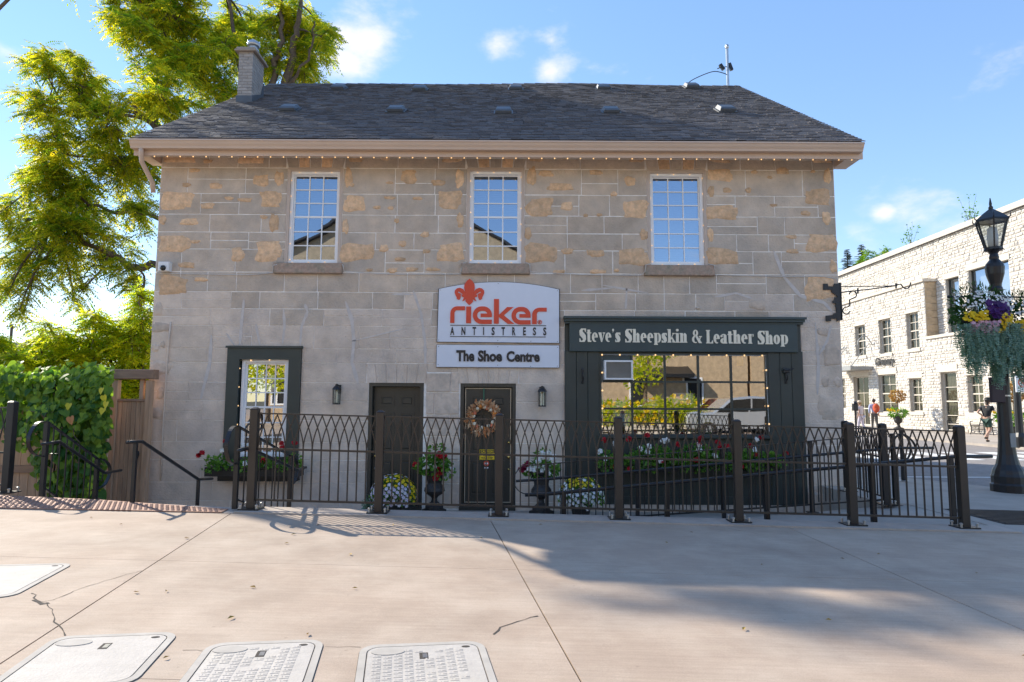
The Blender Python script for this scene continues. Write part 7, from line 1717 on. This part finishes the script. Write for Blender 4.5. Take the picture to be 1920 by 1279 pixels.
# ================================================================== ACROSS THE PLAZA, BEHIND THE CAMERA (seen in the glass)
ob_ = thing('opposite_building', 'tan sandstone gabled building across the plaza, mirrored in the shop glass', 'building', (2, -16, 0)); yo = -16.
o = MB()
def ogable(x0, x1, zt_, zr_): 
    o = MB(); o.prism([(x0, -.4), (x1, -.4), (x1, zt_), ((x0 + x1) / 2, zr_), (x0, zt_)], yo - 10, yo); o.build('wall', m_tan, ob_); c = (x0 + x1) / 2
    o = MB(); o.prism([(x0 - .5, zt_ - .25), (c, zr_ + .02), (x1 + .5, zt_ - .25), (x1 + .5, zt_ - .1), (c, zr_ + .18), (x0 - .5, zt_ - .1)], yo - 10.3, yo + .35); o.build('roof', m_roofdark, ob_)
ogable(-14.8, 1.2, 10.0, 14.4); ogable(3.0, 14, 6.8, 7.4); ogable(14.2, 26, 5.5, 8)
for x in (-14, -11, -8, -4, -1, 1.4, 4.4, 7.6, 10.8, 16, 20, 24):
    for z0 in (1.0, 4.3) if not -14.5 < x < 1 else (1.0, 4.3, 7.4):
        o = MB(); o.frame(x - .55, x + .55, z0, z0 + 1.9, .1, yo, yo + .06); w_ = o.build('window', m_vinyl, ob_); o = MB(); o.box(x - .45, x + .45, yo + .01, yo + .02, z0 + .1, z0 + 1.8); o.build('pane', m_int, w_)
o = MB(); o.prismx([(yo, 3.5), (yo + 1.3, 3.0), (yo + 1.3, 2.8), (yo, 2.8)], 7.2, 10.6); o.build('awning', m_black, ob_)
def car(cx, cy, label, col, rz=0):
    t = thing('parked_car', label, 'car', (cx, cy, gz(cx)), rz, 'cars parked across the plaza'); L = 4.6; b_ = MB()
    prof = [(-2.3, .35), (-2.28, .75), (-2.15, .98), (-1.2, 1.08), (-.55, 1.62), (.2, 1.72), (1.5, 1.68), (2.1, 1.15), (2.28, 1.0), (2.3, .45), (2.2, .3), (-2.2, .3)]
    b_.prism(prof[::-1], -.9, .9); rebevel(b_.build('body', col, t, local=True), .08, 3)
    for y in (-.905, .905):
        o = MB(); pts = [(-1.05, 1.08), (-.5, 1.54), (.25, 1.62), (.25, 1.06)]; o.prism(pts if y > 0 else pts, y - .006, y + .006); o.build('side_window', m_dome, t, local=True); o = MB(); o.prism([(.33, 1.06), (.33, 1.62), (1.45, 1.58), (1.9, 1.12)], y - .006, y + .006); o.build('side_window', m_dome, t, local=True)
        for x in (-1.45, 1.4):
            o = MB(); o.lathe([(.2, -.02), (.33, -.02), (.34, .08), (.34, .16), (.33, .2), (.2, .2)], (x, y + (.2 if y > 0 else .0) - .1 + .0, .34), 18, ax='y'); w_ = o.build('wheel', m_dark, t, local=True); o = MB(); o.lathe([(.05, -.03), (.2, -.03), (.2, .205), (.05, .205)], (x, y + (.2 if y > 0 else 0) - .1, .34), 12, ax='y'); o.build('rim', m_steel, w_, local=True)
    for y in (-.65, .65): o = MB(); o.ball((-2.24, y, .82), .13, 8, 6, (.4, 1.4, .8)); o.build('headlight', m_plastic, t, local=True)
    return t
car(9.6, -5.2, 'silver SUV parked across the plaza, mirrored in the shop window', mat('car_silver_paint', (.42, .44, .47), .22, .3, coat=1., var=0)); car(10.5, -9.5, 'dark red car parked behind the silver SUV across the plaza', mat('car_red', (.28, .02, .02), .25, .1, coat=1., var=0))
pb = thing('flower_bed', 'planter bed of yellow flowers across the plaza, mirrored in the shop window', 'planter', (6, -5, -.1)); o = MB(); o.frame(3.6, 8.2, -.1, .32, .12, -5.5, -4.6); o.box(3.72, 8.08, -5.48, -4.62, .1, .28); o.build('trough', m_lime, pb); f, g_ = MB(), MB(); rr = random.Random(2)
for _ in range(60): foliage(f, (rr.uniform(3.7, 8.1), rr.uniform(-5.4, -4.7), rr.uniform(.3, 1.35)), (.3, .25, .25), 40, .22, .04, r_=rr)
f.build('foliage', m_leaf2, pb, kind='stuff')
for _ in range(34): cluster(g_, (rr.uniform(3.7, 8.1), -4.5 + rr.uniform(-.2, .1), rr.uniform(.35, 1.5)), .08, 8, .08, rr)
g_.build('blossoms', m_py, pb, kind='stuff')

def mirror_tree(label, x, y, h, seed):
    r_ = random.Random(seed); t = thing('small_tree', label, 'tree', (x, y, 0), group='small trees across the plaza'); o = MB(); o.tube([(x, y, -.2), (x + .05, y, h * .5), (x, y, h * .8)], [.12, .09, .04], 8); o.build('trunk', m_bark, t); f = MB()
    for _ in range(16): foliage(f, (x + r_.uniform(-1, 1), y + r_.uniform(-.8, .8), h * r_.uniform(.45, 1)), (.6, .5, .5), 60, .22, .06, r_=r_)
    f.build('crown', m_leaf2, t)
mirror_tree('bushy tree across the plaza, mirrored in the lower window', -11.2, -6.5, 4.2, 3); mirror_tree('bushy tree behind the flower bed, mirrored in the second shop pane', 6.2, -7.2, 4.6, 4); mirror_tree('bushy tree across the plaza, mirrored at the left of the lower window', -13.6, -8.5, 5, 5)
